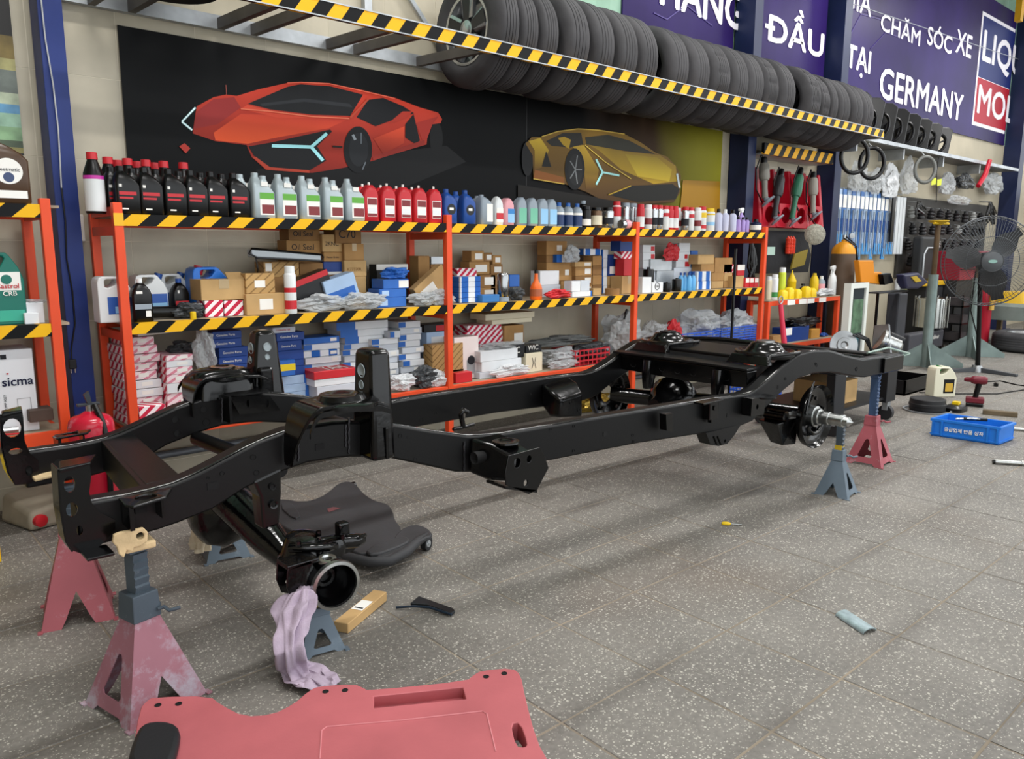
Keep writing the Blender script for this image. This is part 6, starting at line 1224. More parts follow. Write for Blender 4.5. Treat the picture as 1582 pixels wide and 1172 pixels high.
for i, e in enumerate(EDGE):
    if i == 0:
        ww = thing('alloy_wheel', 'car wheel with black and silver alloy rim starting the tyre row', 'wheel', (e-.09, 3.95, 2.565))
        o = bpy.data.objects.new('tyre', tyC); COL.objects.link(o); o.parent = ww
        continue
    w = min(.26, e-EDGE[i-1]); me = tyB if i in (9, 12, 14, 15) else (tyC if w < .2 else tyA)
    o = bpy.data.objects.new('tyre', me); COL.objects.link(o)
    wd = .18 if me is tyC else (.235 if me is tyB else .225)
    o.location = (e-min(wd, e-EDGE[i-1])/2-.002, 3.952+random.uniform(-.004, .006), 2.565+random.uniform(-.006, .01)); o.rotation_euler = (random.uniform(0, 6.28), 0, random.uniform(-.02, .02))
    k_ = .985 if i in (3, 4, 5, 6) else random.uniform(.93, .97); sc = (min(1.0, (e-EDGE[i-1]-.012)/wd), k_, k_); o.scale = sc
    tag(o, 'used black tyre with chunky block tread on the wall rack' if me is tyB else 'worn black tyre with grooved tread on the wall rack', 'tyre', 'tyres on the wall rack')
cx, cy, cz = ww.location; xf = cx-.075
rim = MB().lathe((cx, cy, cz), (-1, 0, 0), [(-.07, .2), (.07, .207), (.078, .207), (.076, .19), (.05, .185), (.03, .175), (-.03, .17), (-.04, 0)], 40).build('rim', M_RIMS, ww, loc=(cx, cy, cz), smooth=40); WL[ww.name] = Vector((cx, cy, cz)); rim.location = (0, 0, 0)
for k in range(5):
    a = 2*PI*k/5+.35
    def pol(r, da, x): return (x, cy+r*math.cos(a+da), cz+r*math.sin(a+da))
    sp = MB().hexa([pol(.05, -.5, xf+.02), pol(.188, -.22, xf+.012), pol(.188, .22, xf+.012), pol(.05, .5, xf+.02)], [pol(.05, -.5, xf-.002), pol(.188, -.22, xf-.006), pol(.188, .22, xf-.006), pol(.05, .5, xf-.002)]).build('spoke', M_RIMB, ww, loc=(cx, cy, cz)); sp.location = (0, 0, 0)
    for s in (-1, 1):
        f = MB().hexa([pol(.07, s*.42, xf+.03), pol(.185, s*.23, xf+.03), pol(.185, s*.33, xf+.03), pol(.085, s*.58, xf+.03)], [pol(.07, s*.42, xf-.004), pol(.185, s*.23, xf-.008), pol(.185, s*.33, xf+.0), pol(.085, s*.58, xf+.008)]).build('spoke_face', M_RIMS, ww, loc=(cx, cy, cz)); f.location = (0, 0, 0)
    n_ = MB().cyl(pol(.055, .6, xf-.003), pol(.055, .6, xf+.01), .009, n=8).build('lug_hole', M_HOLE, ww, loc=(cx, cy, cz)); n_.location = (0, 0, 0)
hb = MB().lathe((xf-.004, cy, cz), (-1, 0, 0), [(-.02, .06), (.0, .055), (.004, .04), (.008, .035), (.01, 0)], 24).build('hub_cap', M_RIMS, ww, loc=(cx, cy, cz), smooth=40); hb.location = (0, 0, 0)
# old rims seen in the open part of the rack
def old_rim(x, y, z, ax, lab_, c, r=.2):
    t = thing('wheel_rim', lab_, 'wheel rim', (x, y, z))
    MB().lathe((x, y, z), ax, [(-.08, r), (-.075, r*1.02), (-.06, r*.93), (.05, r*.9), (.06, r*1.02), (.075, r*1.03), (.07, r*.9), (-.06, r*.85)], 36, True).build('barrel', c, t, smooth=40)
    d = Vector(ax).normalized(); u = d.orthogonal().normalized(); w = d.cross(u); o = Vector((x, y, z))+d*.05
    for k in range(5):
        a = 2*PI*k/5; v = u*math.cos(a)+w*math.sin(a); q = d.cross(v)
        MB().hexa([o+q*.03, o+v*r*.9+q*.025, o+v*r*.9-q*.025, o-q*.03], [o+q*.03+d*.015, o+v*r*.9+q*.025+d*.01, o+v*r*.9-q*.025+d*.01, o-q*.03+d*.015]).build('spoke', c, t)
    return t
old_rim(1.42, 3.95, 2.69, (.1, -.1, 1), 'white alloy rim lying flat in the open rack bay', mat('rim_white', '#d9dadb', .35, .3)); old_rim(1.36, 3.95, 2.522, (.05, 0, 1), 'black old rim under the white alloy rim', mat('rim_old', '#2d2b2a', .5, .3), .23); old_rim(1.98, 3.95, 2.62, (.3, -.2, 1), 'brown and silver rim leaning in the rack bay', mat('rim_brown', '#5c4a44', .5, .3), .21)
# second small taped rack behind, over the tool tray
t = thing('tool_shelf', 'short taped wall shelf above the red tool tray', 'shelf', (7.3, 4.2, 2.17)); MB().box(6.72, 8.05, 4.06, 4.09, 2.13, 2.232).build('front_rail', M_TAPE2, t, loc=(6.72, 4.06, 2.13)); MB().box(6.72, 8.05, 4.09, YW-.01, 2.13, 2.145).build('shelf_board', M_GALV, t)
# ------------------------------------------------------------------ things on the floor
M_CREEP = mat('creeper_red', '#ae5b60', .5, var=.14, vscale=4, bump=.04, bscale=120); M_CREEPB = mat('creeper_black', '#343436', .6, var=.2, vscale=5, bump=.05, bscale=90)
def smooth_loop(pts, k=2):
    for _ in range(k):
        q = []
        for i, p in enumerate(pts):
            n = pts[(i+1) % len(pts)]; q += [p*.75+n*.25, p*.25+n*.75]
        pts = q
    return pts
ZC = .105
C1 = thing('mechanic_creeper', 'red plastic mechanic creeper with black headrest in front of stand', 'creeper', (.95, 1.35, 0))
edge = [(204, 1168), (215, 1095), (227, 1081), (238, 1076), (324, 1074), (342, 1088), (377, 1106), (421, 1103), (453, 1087), (476, 1067), (492, 1059), (548, 1056), (562, 1062), (569, 1066), (721, 1051), (731, 1042), (744, 1035), (792, 1031), (805, 1042), (811, 1075), (829, 1143), (850, 1180), (840, 1330), (700, 1390), (480, 1400), (300, 1400), (190, 1330), (180, 1230)]
out = smooth_loop([atz(a, b, ZC) for a, b in edge], 1)
slot = smooth_loop([atz(a, b, ZC) for a, b in ((789, 1117), (803, 1115), (815, 1148), (811, 1154), (797, 1152))], 1)
tray = [atz(a, b, ZC) for a, b in ((577, 1075), (715, 1061), (720, 1079), (578, 1093))]
MB().plate(out, [slot, tray], (0, 0, -.05)).build('deck', M_CREEP, C1, bevel=.011, seg=3, smooth=45)
tc_ = sum(tray, Vector())/4; fl = [tc_+(p-tc_)*1.2+Vector((0, 0, -.03)) for p in tray]; MB().prism(fl, (0, 0, -.012)).build('tray_floor', mat('creeper_red_dirty', '#a8565c', .6, var=.3, vscale=20), C1)
for a, b in ((244, 1089), (276, 1087), (503, 1068), (533, 1066), (751, 1045), (779, 1040)):
    p = atz(a, b, ZC); MB().lathe(p, (0, 0, 1), [(-.004, .0085), (.0012, .0085), (.0014, .0065), (.0002, .006), (.0002, 0)], 14).build('rivet_hole', M_HOLE if (a, b) else M_CREEP, C1, smooth=40)
ln = [atz(a, b, ZC+.0008) for a, b in ((494, 1172), (497, 1128), (505, 1122), (620, 1112), (745, 1098), (752, 1102), (766, 1160))]
MB().tube(ln, .0016, 5).build('moulded_line', mat('creeper_line', '#cf8388', .5), C1)
hr = smooth_loop([atz(a, b, ZC) for a, b in ((222, 1128), (282, 1130), (275, 1178), (255, 1215), (196, 1200), (205, 1160))], 2)
MB().prism(hr, (0, 0, .03)).build('headrest', mat('headrest_vinyl', '#1b1c1f', .45, bump=.1, bscale=40), C1, bevel=.012, seg=3, smooth=50)
for a, b in ((285, 1105), (765, 1065), (560, 1300), (250, 1280)):
    p = atz(a, b, ZC); w = MB().cyl((p.x-.012, p.y, .028), (p.x+.012, p.y, .028), .027, n=18).build('caster', pBLACK, C1, smooth=40); MB().cyl((p.x, p.y, .028), (p.x, p.y, .06), .009, n=8).build('caster_stem', M_GALV, C1)
# black creeper
ZK = .075
C2 = thing('mechanic_creeper', 'black plastic mechanic creeper with caster wheel beneath the chassis', 'creeper', (1.6, 2.9, 0))
edge = [(415, 772), (440, 770), (468, 775), (494, 768), (510, 757), (522, 746), (538, 742), (551, 748), (560, 760), (577, 772), (600, 778), (607, 788), (610, 802), (622, 816), (616, 834), (600, 845), (560, 856), (545, 850), (520, 835), (480, 830), (440, 815), (418, 795)]
C2d = MB().plate(smooth_loop([atz(a, b, ZK) for a, b in edge], 1), [], (0, 0, -.03)).build('deck', M_CREEPB, C2, bevel=.01, seg=3, smooth=50)
rimp = [atz(a, b, ZK-.01) for a, b in ((530, 858), (545, 862), (572, 868), (602, 866), (628, 852), (645, 836), (660, 827))]
MB().tube(rimp, [.018, .02, .02, .02, .02, .02, .016], 10).build('side_rim', M_CREEPB, C2, smooth=60)
MB().prism(smooth_loop([atz(a, b, ZK+.004) for a, b in ((616, 818), (640, 808), (660, 814), (670, 826), (655, 830), (632, 846), (600, 858), (575, 862), (600, 846))], 1), (0, 0, -.02)).build('corner_wing', M_CREEPB, C2, bevel=.006, seg=2, smooth=50)
MB().prism(smooth_loop([atz(a, b, ZK+.012) for a, b in ((562, 848), (618, 826), (633, 830), (630, 838), (575, 858))], 1), (0, 0, -.02)).build('pad_edge', M_CREEPB, C2, bevel=.006, seg=2, smooth=50)
MB().prism(smooth_loop([atz(a, b, ZK+.008) for a, b in ((430, 780), (447, 772), (466, 795), (455, 802))], 1), (0, 0, -.014)).build('tool_tray', M_CREEPB, C2, bevel=.004)
p = atz(659, 849, 0); WHL = MB().lathe((p.x, p.y, .030), Vector((.45, -1, 0)), [(-.012, 0), (-.012, .022), (-.012, .03), (.012, .03), (.012, .022), (.008, .018), (.008, 0)], 24).build('caster_wheel', mat('caster_tyre', '#1d1e20', .6), C2, smooth=40)
MB().lathe((p.x, p.y, .030), Vector((.45, -1, 0)), [(.008, .017), (.013, .015), (.014, .006), (.017, .005), (.017, 0)], 18).build('wheel_hub', M_GALV, C2, smooth=40); MB().cyl((p.x, p.y+.002, .03), (p.x, p.y+.002, .07), .008, n=8).build('caster_stem', M_GALV, C2)
for a, b in ((430, 800), (545, 760)): q = atz(a, b, 0); MB().cyl((q.x-.012, q.y, .028), (q.x+.012, q.y, .028), .027, n=16).build('caster_wheel', pBLACK, C2, smooth=40)
q = [atz(a, b, ZK+.001) for a, b in ((505, 786), (515, 783), (526, 785), (508, 791))]; MB().prism(q, (0, 0, .0008)).build('red_decal', mat('decal_red', '#7a4a4c', .5), C2)
# cardboard carton on the floor
A_, B_, C_ = atz(516, 975), atz(538, 979), atz(598, 928); D_ = A_+(C_-B_); hz_ = .036; z = Vector((0, 0, hz_)); e = Vector((0, 0, .001))
o = MB().hexa([A_+e, B_+e, C_+e, D_+e], [A_+z, B_+z, C_+z, D_+z]).build('carton', CARD3, loc=(A_+C_)/2, bevel=.002, seg=1); tag(o, 'long tan carton with white label lying on the floor by the axle', 'carton')
f = lambda u, v: A_+(B_-A_)*u+(D_-A_)*v+z+Vector((0, 0, .0004)); MB().prism([f(.1, .38), f(.9, .38), f(.9, .66), f(.1, .66)], (0, 0, .0004)).build('label', LAB, o); MB().prism([f(.2, .42)+e*.5, f(.8, .42)+e*.5, f(.8, .45)+e*.5, f(.2, .45)+e*.5], (0, 0, .0003)).build('label_print', INK, o)
# scraper tool
t = thing('scraper', 'black flat scraper tool lying on the floor past the carton', 'tool', atz(660, 938)); MB().prism([atz(a, b, .004) for a, b in ((634, 935), (647, 924), (700, 943), (703, 947), (697, 951), (662, 938))], (0, 0, .01)).build('blade', mat('tool_black', '#1e2124', .4), t, bevel=.002); MB().tube([atz(612, 938, .006), atz(640, 936, .012), atz(664, 938, .014), atz(698, 949, .01)], .0045, 8).build('handle', mat('tool_blue_black', '#1d2a38', .35), t, smooth=60)
# bent metal sleeve
a, b, c = atz(1290, 951), atz(1333, 980), atz(1309, 946); ax_ = (b-a); wv = (c-a); rings = []
for k in (0, 1): rings.append([a+ax_*k+wv*(.5-.5*math.cos(t_))*1.1+Vector((0, 0, .0015+.014*math.sin(t_))) for t_ in [PI*i/10 for i in range(11)]]+[a+ax_*k+wv*(.5-.46*math.cos(t_))*1.1+Vector((0, 0, .0005+.0118*math.sin(t_))) for t_ in [PI*(10-i)/10 for i in range(11)]])
tag(MB().loft(rings).build('metal_sleeve', mat('sleeve_zinc', '#9fb0b4', .35, .5, var=.25, vscale=30), loc=(a+b)/2, smooth=40), 'short curved zinc sleeve lying on the open floor', 'metal piece')
# yellow screwdriver
a, b = atz(1115, 808, .008), atz(1146, 810, .006); t = thing('screwdriver', 'small yellow screwdriver lying on the terrazzo floor', 'screwdriver', (a.x, a.y, 0)); m_ = a+(b-a)*.45
MB().lathe(a, m_-a, [(0, 0), (0, .006), (.01, .009), (.03, .009), ((m_-a).length*.8, .008), ((m_-a).length, .005)], 10).build('handle', pYEL, t, smooth=50); MB().cyl(m_, b, .003, n=8).build('shaft', M_BARE, t)
# blue parts crate with korean lettering
A_, B_, C_ = Vector((5.62, 2.0, 0)), Vector((5.655, 1.60, 0)), Vector((5.90, 1.585, 0)); B_ = Vector((5.66, 1.60, 0)); u = (B_-A_); v = (C_-B_); D_ = A_+v; H_ = .12; zz = Vector((0, 0, H_)); MBL = P('crate_sky_blue', '#1f74d0', .4, var=.08)
BC = thing('parts_crate', 'bright blue plastic crate with white Korean lettering on the floor', 'crate', ((A_+C_)/2))
def wallq(p, q, name='crate_wall'):
    d = (q-p).normalized(); n_ = Vector((-d.y, d.x, 0))*.008
    MB().hexa([p+e, q+e, q+n_+e, p+n_+e], [p+zz, q+zz, q+n_+zz, p+n_+zz]).build(name, MBL, BC)
for p, q in ((B_, A_), (A_, D_), (D_, C_), (C_, B_)): wallq(q, p)
MB().hexa([A_+e, D_+e, C_+e, B_+e], [p+Vector((0, 0, .006)) for p in (A_, D_, C_, B_)]).build('crate_floor', MBL, BC)
o_ = .012; cen = (A_+C_)/2
def outw(p, k): return p+(p-cen).normalized()*k
rg = [[outw(p, .012)+Vector((0, 0, zz_)) for p in (A_, B_, C_, D_)] for zz_ in (H_-.016, H_+.002)]; ri = [[outw(p, -.008)+Vector((0, 0, zz_)) for p in (A_, B_, C_, D_)] for zz_ in (H_-.016, H_+.002)]
MB().loft([rg[0], rg[1], ri[1], ri[0]], cap=False, closed=True).build('crate_rim', MBL, BC, bevel=.002)
rg = [[outw(p, .008)+Vector((0, 0, zz_)) for p in (A_, B_, C_, D_)] for zz_ in (.012, .022)]; ri = [[outw(p, -.004)+Vector((0, 0, zz_)) for p in (A_, B_, C_, D_)] for zz_ in (.012, .022)]
MB().loft([rg[0], rg[1], ri[1], ri[0]], cap=False, closed=True).build('crate_rib', MBL, BC)
dn = Vector((-1, -.09, 0)).normalized()
for k in (.02, .16, .84, .98): p = A_+u*k; MB().hexa([p+dn*.01+Vector((0, -.006, .01)), p+Vector((0, -.006, .01)), p+Vector((0, .006, .01)), p+dn*.01+Vector((0, .006, .01))], [p+dn*.01+Vector((0, -.006, H_-.014)), p+Vector((0, -.006, H_-.014)), p+Vector((0, .006, H_-.014)), p+dn*.01+Vector((0, .006, H_-.014))]).build('crate_rib', MBL, BC)
text_obj('공급업체 반품 상자', 'lettering', 1, LAB, BC, A_+u*.20+dn*.003+Vector((0, 0, .045)), u, (0, 0, 1), u.length*.58, None, .015, .0006)
t = thing('hand_tool', 'chrome handled tool resting in the blue parts crate', 'tool', (5.74, 1.82, .1)); MB().tube([(5.70, 1.88, .122), (5.74, 1.80, .135), (5.80, 1.72, .128)], .008, 8).build('bar', M_BARE, t, smooth=60); MB().tube([(5.72, 1.84, .13), (5.80, 1.72, .13)], .011, 8).build('grip', pBLACK, t, smooth=60)
# cordless drill
p = atz(1505, 627); M_DR = P('drill_maroon', '#6d1f2c', .4); t = thing('cordless_drill', 'maroon cordless drill standing upright on its battery', 'drill', p); x, y = p.x, p.y
dx = Vector((-.3, .9, 0)).normalized(); sx = Vector((dx.y, -dx.x, 0))
def rb(c, l, w, h, name, m, par=t, bv=.008): 
    c = Vector(c); MB().hexa([c-dx*l-sx*w, c+dx*l-sx*w, c+dx*l+sx*w, c-dx*l+sx*w], [q+Vector((0, 0, h)) for q in (c-dx*l-sx*w, c+dx*l-sx*w, c+dx*l+sx*w, c-dx*l+sx*w)]).build(name, m, par, bevel=bv)
rb((x, y, 0), .062, .04, .03, 'battery', pBLACK); rb((x, y, .03), .066, .043, .045, 'battery_housing', M_DR)
MB().tube([Vector((x, y, .07)), Vector((x, y, .13))+dx*-.01, Vector((x, y, .19))+dx*-.018], [.02, .021, .024], 12).build('grip', pBLACK, t, smooth=60)
hd = Vector((x, y, .215)); MB().lathe(hd-dx*.075, dx, [(0, .0), (0, .026), (.02, .034), (.09, .034), (.11, .028), (.118, .02), (.15, .019), (.165, .012), (.165, 0)], 18).build('motor_head', M_DR, t, smooth=50)
# white fluid jug
p = atz(1452, 611); t = place('fjug', jug('fluid_jug', mat('jug_ivory', '#d9d6c0', .4), P('cap_green', '#2f7a3c'), .265, .20, .12, ((.42, .12, .9, .58, pBLACK), (.5, .18, .84, .45, P('label_gold', '#c9a23a'))), capx=-.2), p, 'ivory fluid jug with black and gold label near the drill', 'jug'); t.rotation_euler = (0, 0, -.62)
# brake drum on its tray
p = atz(1432, 634); t = thing('brake_drum', 'black brake drum lying on a pale metal tray', 'brake drum', p); MB().lathe((p.x, p.y, 0), (0, 0, 1), [(0, 0), (0, .17), (.012, .175), (.012, .16)], 32).build('tray', M_GALV, t, smooth=40); MB().lathe((p.x, p.y, .012), (0, 0, 1), [(0, .13), (.03, .13), (.032, .135), (.05, .135), (.055, .13), (.085, .128), (.09, .11), (.08, .08), (.08, 0)], 32).build('drum', mat('drum_black', '#1f1f21', .5), t, smooth=40)
p = atz(1475, 634); t = thing('tool_pouch', 'black tool pouch with yellow tag beside brake drum', 'pouch', p); MB().loft([rrect(p.x, p.y, .2, .14, .04, .0), rrect(p.x, p.y, .2, .14, .04, .03), rrect(p.x, p.y, .12, .08, .03, .05)]).build('pouch_body', pBLACK, t, smooth=50); MB().box(p.x-.02, p.x+.03, p.y-.03, p.y+.02, .05, .075).build('tag', pYEL, t, bevel=.004)
# power cord and loose bars
cp = [atz(a, b, .006) for a, b in ((1520, 590), (1545, 588), (1570, 594), (1600, 598), (1640, 596))]; cp2 = [atz(a, b, .006) for a, b in ((1420, 606), (1480, 608), (1540, 608), (1580, 602), (1640, 604))]
o = MB().tube(cp, .006, 6).build('extension_lead', pBLACK, loc=cp[0], smooth=60); tag(o, 'black extension lead curling across the floor behind the drill', 'cord'); p = atz(1541, 594, .014); MB().lathe(p+Vector((-.04, 0, 0)), (1, .3, 0), [(0, 0), (0, .018), (.05, .022), (.08, .012), (.08, 0)], 12).build('plug', pBLACK, o, smooth=50)
tag(MB().tube(cp2, .005, 6).build('air_hose', pBLACK, loc=cp2[0], smooth=60), 'thin black hose lying straight behind the ivory jug', 'hose')
a, b = atz(1537, 713, .014), atz(1640, 719, .014); t = thing('torque_wrench', 'bright steel torque wrench handle entering the picture on the floor', 'wrench', (a.x, a.y, 0)); MB().cyl(a, b, .0135, n=14).build('handle', M_BARE, t, smooth=40); MB().cyl(a+(a-b).normalized()*.012, a, .013, n=14).build('end_cap', pBLACK, t, smooth=40); q = a+(b-a)*.4; MB().cyl(q, q+(b-a)*.05, .0165, n=14).build('collar', M_BARE, t, smooth=40)
a, b = atz(1566, 662, .012), atz(1640, 668, .012); tag(MB().cyl(a, b, .011, n=12).build('steel_bar', M_BARE, loc=(a.x, a.y, 0), smooth=40), 'thin steel bar lying behind the blue parts crate', 'bar')
a, b = atz(1518, 640, .0), atz(1572, 645, .0); d_ = (b-a); n_ = Vector((-d_.y, d_.x, 0)).normalized()*.06; o = MB().hexa([a, b, b+n_, a+n_], [a+Vector((0, 0, .035)), b+Vector((0, 0, .035)), b+n_+Vector((0, 0, .035)), a+n_+Vector((0, 0, .035))]).build('wood_block', mat('old_wood', '#5c4f3c', .8, var=.3), loc=a, bevel=.004); tag(o, 'dirty wooden block on the floor behind the blue crate', 'block')
# fire extinguisher
p = Vector((at(150, 760, 3.72).x, 3.72, 0)); t = thing('fire_extinguisher', 'large red fire extinguisher with black hose between the racks', 'fire extinguisher', p); R_ = .092; M_FE = P('extinguisher_red', '#c01a34', .25, coat=.4)
zt_ = at(150, 637, 3.72).z
MB().lathe(p, (0, 0, 1), [(0, 0), (0, R_*.9), (.012, R_), (zt_-.055, R_), (zt_-.03, R_*.95), (zt_-.012, R_*.78), (zt_-.0, R_*.42), (zt_+.012, .022), (zt_+.012, 0)], 28).build('cylinder', M_FE, t, smooth=50)
MB().cyl((p.x, p.y, zt_), (p.x, p.y, zt_+.04), .016, n=12).build('valve', M_BARE, t, smooth=40); MB().hexa([(p.x-.01, p.y-.012, zt_+.05), (p.x+.012, p.y-.012, zt_+.02), (p.x+.012, p.y+.012, zt_+.02), (p.x-.01, p.y+.012, zt_+.05)], [(p.x-.02, p.y-.012, zt_+.085), (p.x+.0, p.y-.012, zt_+.1), (p.x+.0, p.y+.012, zt_+.1), (p.x-.02, p.y+.012, zt_+.085)]).build('squeeze_handle', mat('handle_grey', '#3a3f44', .4), t)
MB().box(p.x-.05, p.x+.04, p.y-.01, p.y+.01, zt_+.035, zt_+.048).build('carry_handle', mat('handle_grey', '#3a3f44', .4), t, bevel=.003)
MB().tube([(p.x+.015, p.y-.02, zt_+.04), (p.x+.03, p.y-.07, zt_-.03), (p.x+.035, p.y-R_-.012, zt_-.12), (p.x+.03, p.y-R_-.014, .2), (p.x+.028, p.y-R_-.014, .1)], .012, 10).build('hose', pBLACK, t, smooth=60)
# plastic canister with a red cap, under the left rack
a, b = atz(0, 806), atz(48, 822); t = thing('oil_canister', 'dusty white canister with red cap lying under the left rack', 'canister', b); k = (b-a); dv = Vector((.27, .06, 0)); hh = Vector((0, 0, .17)); M_DUST = mat('dusty_white', '#a39a88', .6, var=.25)
MB().hexa([a, b, b+dv, a+dv], [a+hh*.72+Vector((.02, .03, 0)), b+hh*.5, b+dv+hh*.75, a+dv+hh]).build('canister_body', M_DUST, t, bevel=.02, seg=3, smooth=50); q = b+dv*.12+Vector((.0, -.004, .045)); MB().lathe(q+Vector((0, .02, 0)), (.35, -.93, 0), [(0, 0), (0, .028), (.035, .028), (.037, .024), (.037, 0)], 18).build('cap', pRED, t, smooth=40)
# yellow machine foot at the left edge
t = thing('yellow_stand', 'yellow steel stand foot cut by the picture edge', 'stand', at(0, 850, 3.6)); q0, q1 = at(-20, 845, 3.6), at(-14, 715, 3.6); MB().box(q0.x-.1, q1.x, 3.6, 3.66, 0, q1.z).build('upright', pYEL, t, bevel=.006); MB().box(q0.x-.1, q1.x+.008, 3.59, 3.6, q1.z-.13, q1.z-.02).build('latch_plate', pYEL, t, bevel=.004)
# parts on the left rack's bottom shelf
for i, (a0, b0, a1, b1) in enumerate(((46, 656, 86, 676),)):
    q = box_at(a0, 632, 85, 655, mat('dusty_brown', '#4a3b33', .7, var=.2), 'dusty brown pad on the left rack bottom shelf', shelf=LZ_BOT+.045, yf=3.88, d=.1, name='brake_pad', cat='brake pad')
for i, (yy, zz_) in enumerate(((3.90, .02), (3.95, .05))): tag(MB().cyl((.1, yy, LZ_BOT+zz_), (.585, yy, LZ_BOT+zz_), .014, n=12).build('steel_rod', (M_BARE, M_STEEL)[i], loc=(.3, yy, LZ_BOT), smooth=40), ('bright steel rod on the left rack bottom shelf', 'grey steel rod behind the bright rod on left rack')[i], 'rod')
tag(MB().tube([(.42, 3.88, LZ_BOT+.10), (.45, 3.87, LZ_BOT+.03), (.52, 3.868, LZ_BOT+.012), (.6, 3.867, LZ_BOT+.006)], .004, 6).build('red_wire', pRED, loc=(.45, 3.87, LZ_BOT), smooth=60), 'thin red wire trailing over the left rack bottom shelf', 'wire')
bag('plastic_bag', 'small clear bag on the cartons beside the green jug', 52, 462, 474, 40, 3.93, at(50, 470, 3.9).z, PLAS, .06, 82)
# ------------------------------------------------------------------ rags
def cloth(name, label, path, widths, depths, m, seed=1, cat='rag', n=64, waves=6):
    rnd = random.Random(seed); ph = [rnd.uniform(0, 6.28) for _ in range(6)]; pts = []
    P_ = [Vector(p) for p in path]; K = 44; rings = []
    for i in range(K+1):
        s = i/K*(len(P_)-1); j = min(int(s), len(P_)-2); f = s-j
        def cr(a): 
            p0, p1, p2, p3 = [a[max(0, min(len(a)-1, j+q))] for q in (-1, 0, 1, 2)]
            return .5*((2*p1)+(p2-p0)*f+(2*p0-5*p1+4*p2-p3)*f*f+(3*p1-p0-3*p2+p3)*f**3)
        c = cr(P_); w = cr(widths); d = cr(depths); ring = []
        for q in range(n):
            a = 2*PI*q/n; r = 1+.26*math.sin(waves*a+ph[0]+i*.10)+.16*math.sin((waves+4)*a+ph[1]-i*.17)+.12*math.sin(3*a+i*.33+ph[2])+.07*math.sin(5*a-i*.55+ph[4])
            off = rt0*(w*r*math.cos(a))+Vector((rt0.y*-1, rt0.x, 0))*(d*r*math.sin(a))
            v = c+off+Vector((0, 0, .006*math.sin(i*.9+2*a+ph[3]))); v.z = max(v.z, .002+.003*(1+math.sin(a*5+i)))
            ring.append(v)
        rings.append(ring)
    o = MB().loft(rings).build(name, m, loc=P_[-1]*1, smooth=70)
    sd = o.modifiers.new('soft', 'SUBSURF'); sd.levels = 1; sd.render_levels = 1
    return tag(o, label, cat)
M_MAUVE = mat('mauve_cloth', '#b3a3b4', .9, var=.15, vscale=12, bump=.2, bscale=180); M_CRM = mat('cream_cloth', '#cdbfa6', .9, var=.2, vscale=12, bump=.2, bscale=150); M_LEATH = mat('cream_leather', '#cdb48a', .8, var=.18, vscale=20, bump=.15, bscale=120)
g0 = atz(452, 1030, .01); g1 = atz(485, 1050, .02)
cloth('mauve_rag', 'crumpled mauve rag hanging from the axle ball to the floor', [at(470, 908, 2.07), at(458, 935, 2.06), at(450, 970, 2.03), at(448, 1005, 2.0), atz(455, 1030, .03), atz(482, 1046, .022), atz(508, 1055, .015)], [.02, .05, .04, .036, .045, .05, .03], [.015, .03, .03, .03, .04, .05, .03], M_MAUVE, 3)
cloth('cream_rag', 'cream rag hanging over the small grey stand', [at(318, 795, 2.95), at(316, 810, 2.95), at(313, 830, 2.96), at(310, 850, 2.96)], [.012, .035, .036, .034], [.01, .02, .02, .02], M_CRM, 5, waves=4)
# torn leather pad between stand and rail
lp = [at(a, b, 2.135) for a, b in ((176, 826), (186, 822), (207, 818), (222, 815), (229, 822), (228, 836), (216, 844), (207, 846), (205, 852), (196, 850), (192, 862), (184, 856), (181, 845), (174, 838))]
o = MB().plate(lp, [ellipse(at(217, 828, 2.135), (1, 0, 0), (0, 0, 1), .010, .010, 12)], (0, .012, 0)).build('leather_pad', M_LEATH, loc=at(200, 840, 2.135), bevel=.003); tag(o, 'torn cream leather pad between jack stand and rail', 'pad')
MB().box(.535, .615, 2.15, 2.25, .4525, .475).build('pad_fold', M_LEATH, o, bevel=.006)
p = at(85, 735, 2.85); tag(MB().hexa([(p.x-.06, 2.84, p.z-.006), (p.x+.05, 2.84, p.z+.004), (p.x+.05, 2.95, p.z+.004), (p.x-.06, 2.95, p.z-.006)], [(p.x-.06, 2.84, p.z+.004), (p.x+.05, 2.84, p.z+.014), (p.x+.05, 2.95, p.z+.014), (p.x-.06, 2.95, p.z+.004)]).build('leather_pad', M_LEATH, loc=p, bevel=.003), 'small cream leather strip under the far front rail', 'pad')
# ------------------------------------------------------------------ tool tray and polishers
RDT = P('tray_red', '#b3182c', .35)
t = thing('tool_tray', 'red plastic wall tray holding power polishers', 'tool tray', (7.45, 4.25, 1.48))
MB().box(6.84, 8.06, 4.29, YW-.008, 1.47, 2.02).build('back_panel', RDT, t)
for i, x in enumerate((6.82, 7.12, 7.42, 7.72, 8.02)): MB().hexa([(x, 4.12, 1.47), (x+.05, 4.12, 1.47), (x+.05, 4.29, 1.47), (x, 4.29, 1.47)], [(x, 4.2, 2.03), (x+.05, 4.2, 2.03), (x+.05, 4.29, 2.03), (x, 4.29, 2.03)]).build('divider', RDT, t, bevel=.01)
for x in (6.87, 7.17, 7.47, 7.77): MB().plate([(x, 4.13, 1.47), (x+.25, 4.13, 1.47), (x+.25, 4.13, 1.70), (x, 4.13, 1.70)], [ellipse((x+.125, 4.13, 1.59), (1, 0, 0), (0, 0, 1), .085, .08, 18)], (0, .02, 0)).build('cup_front', RDT, t)
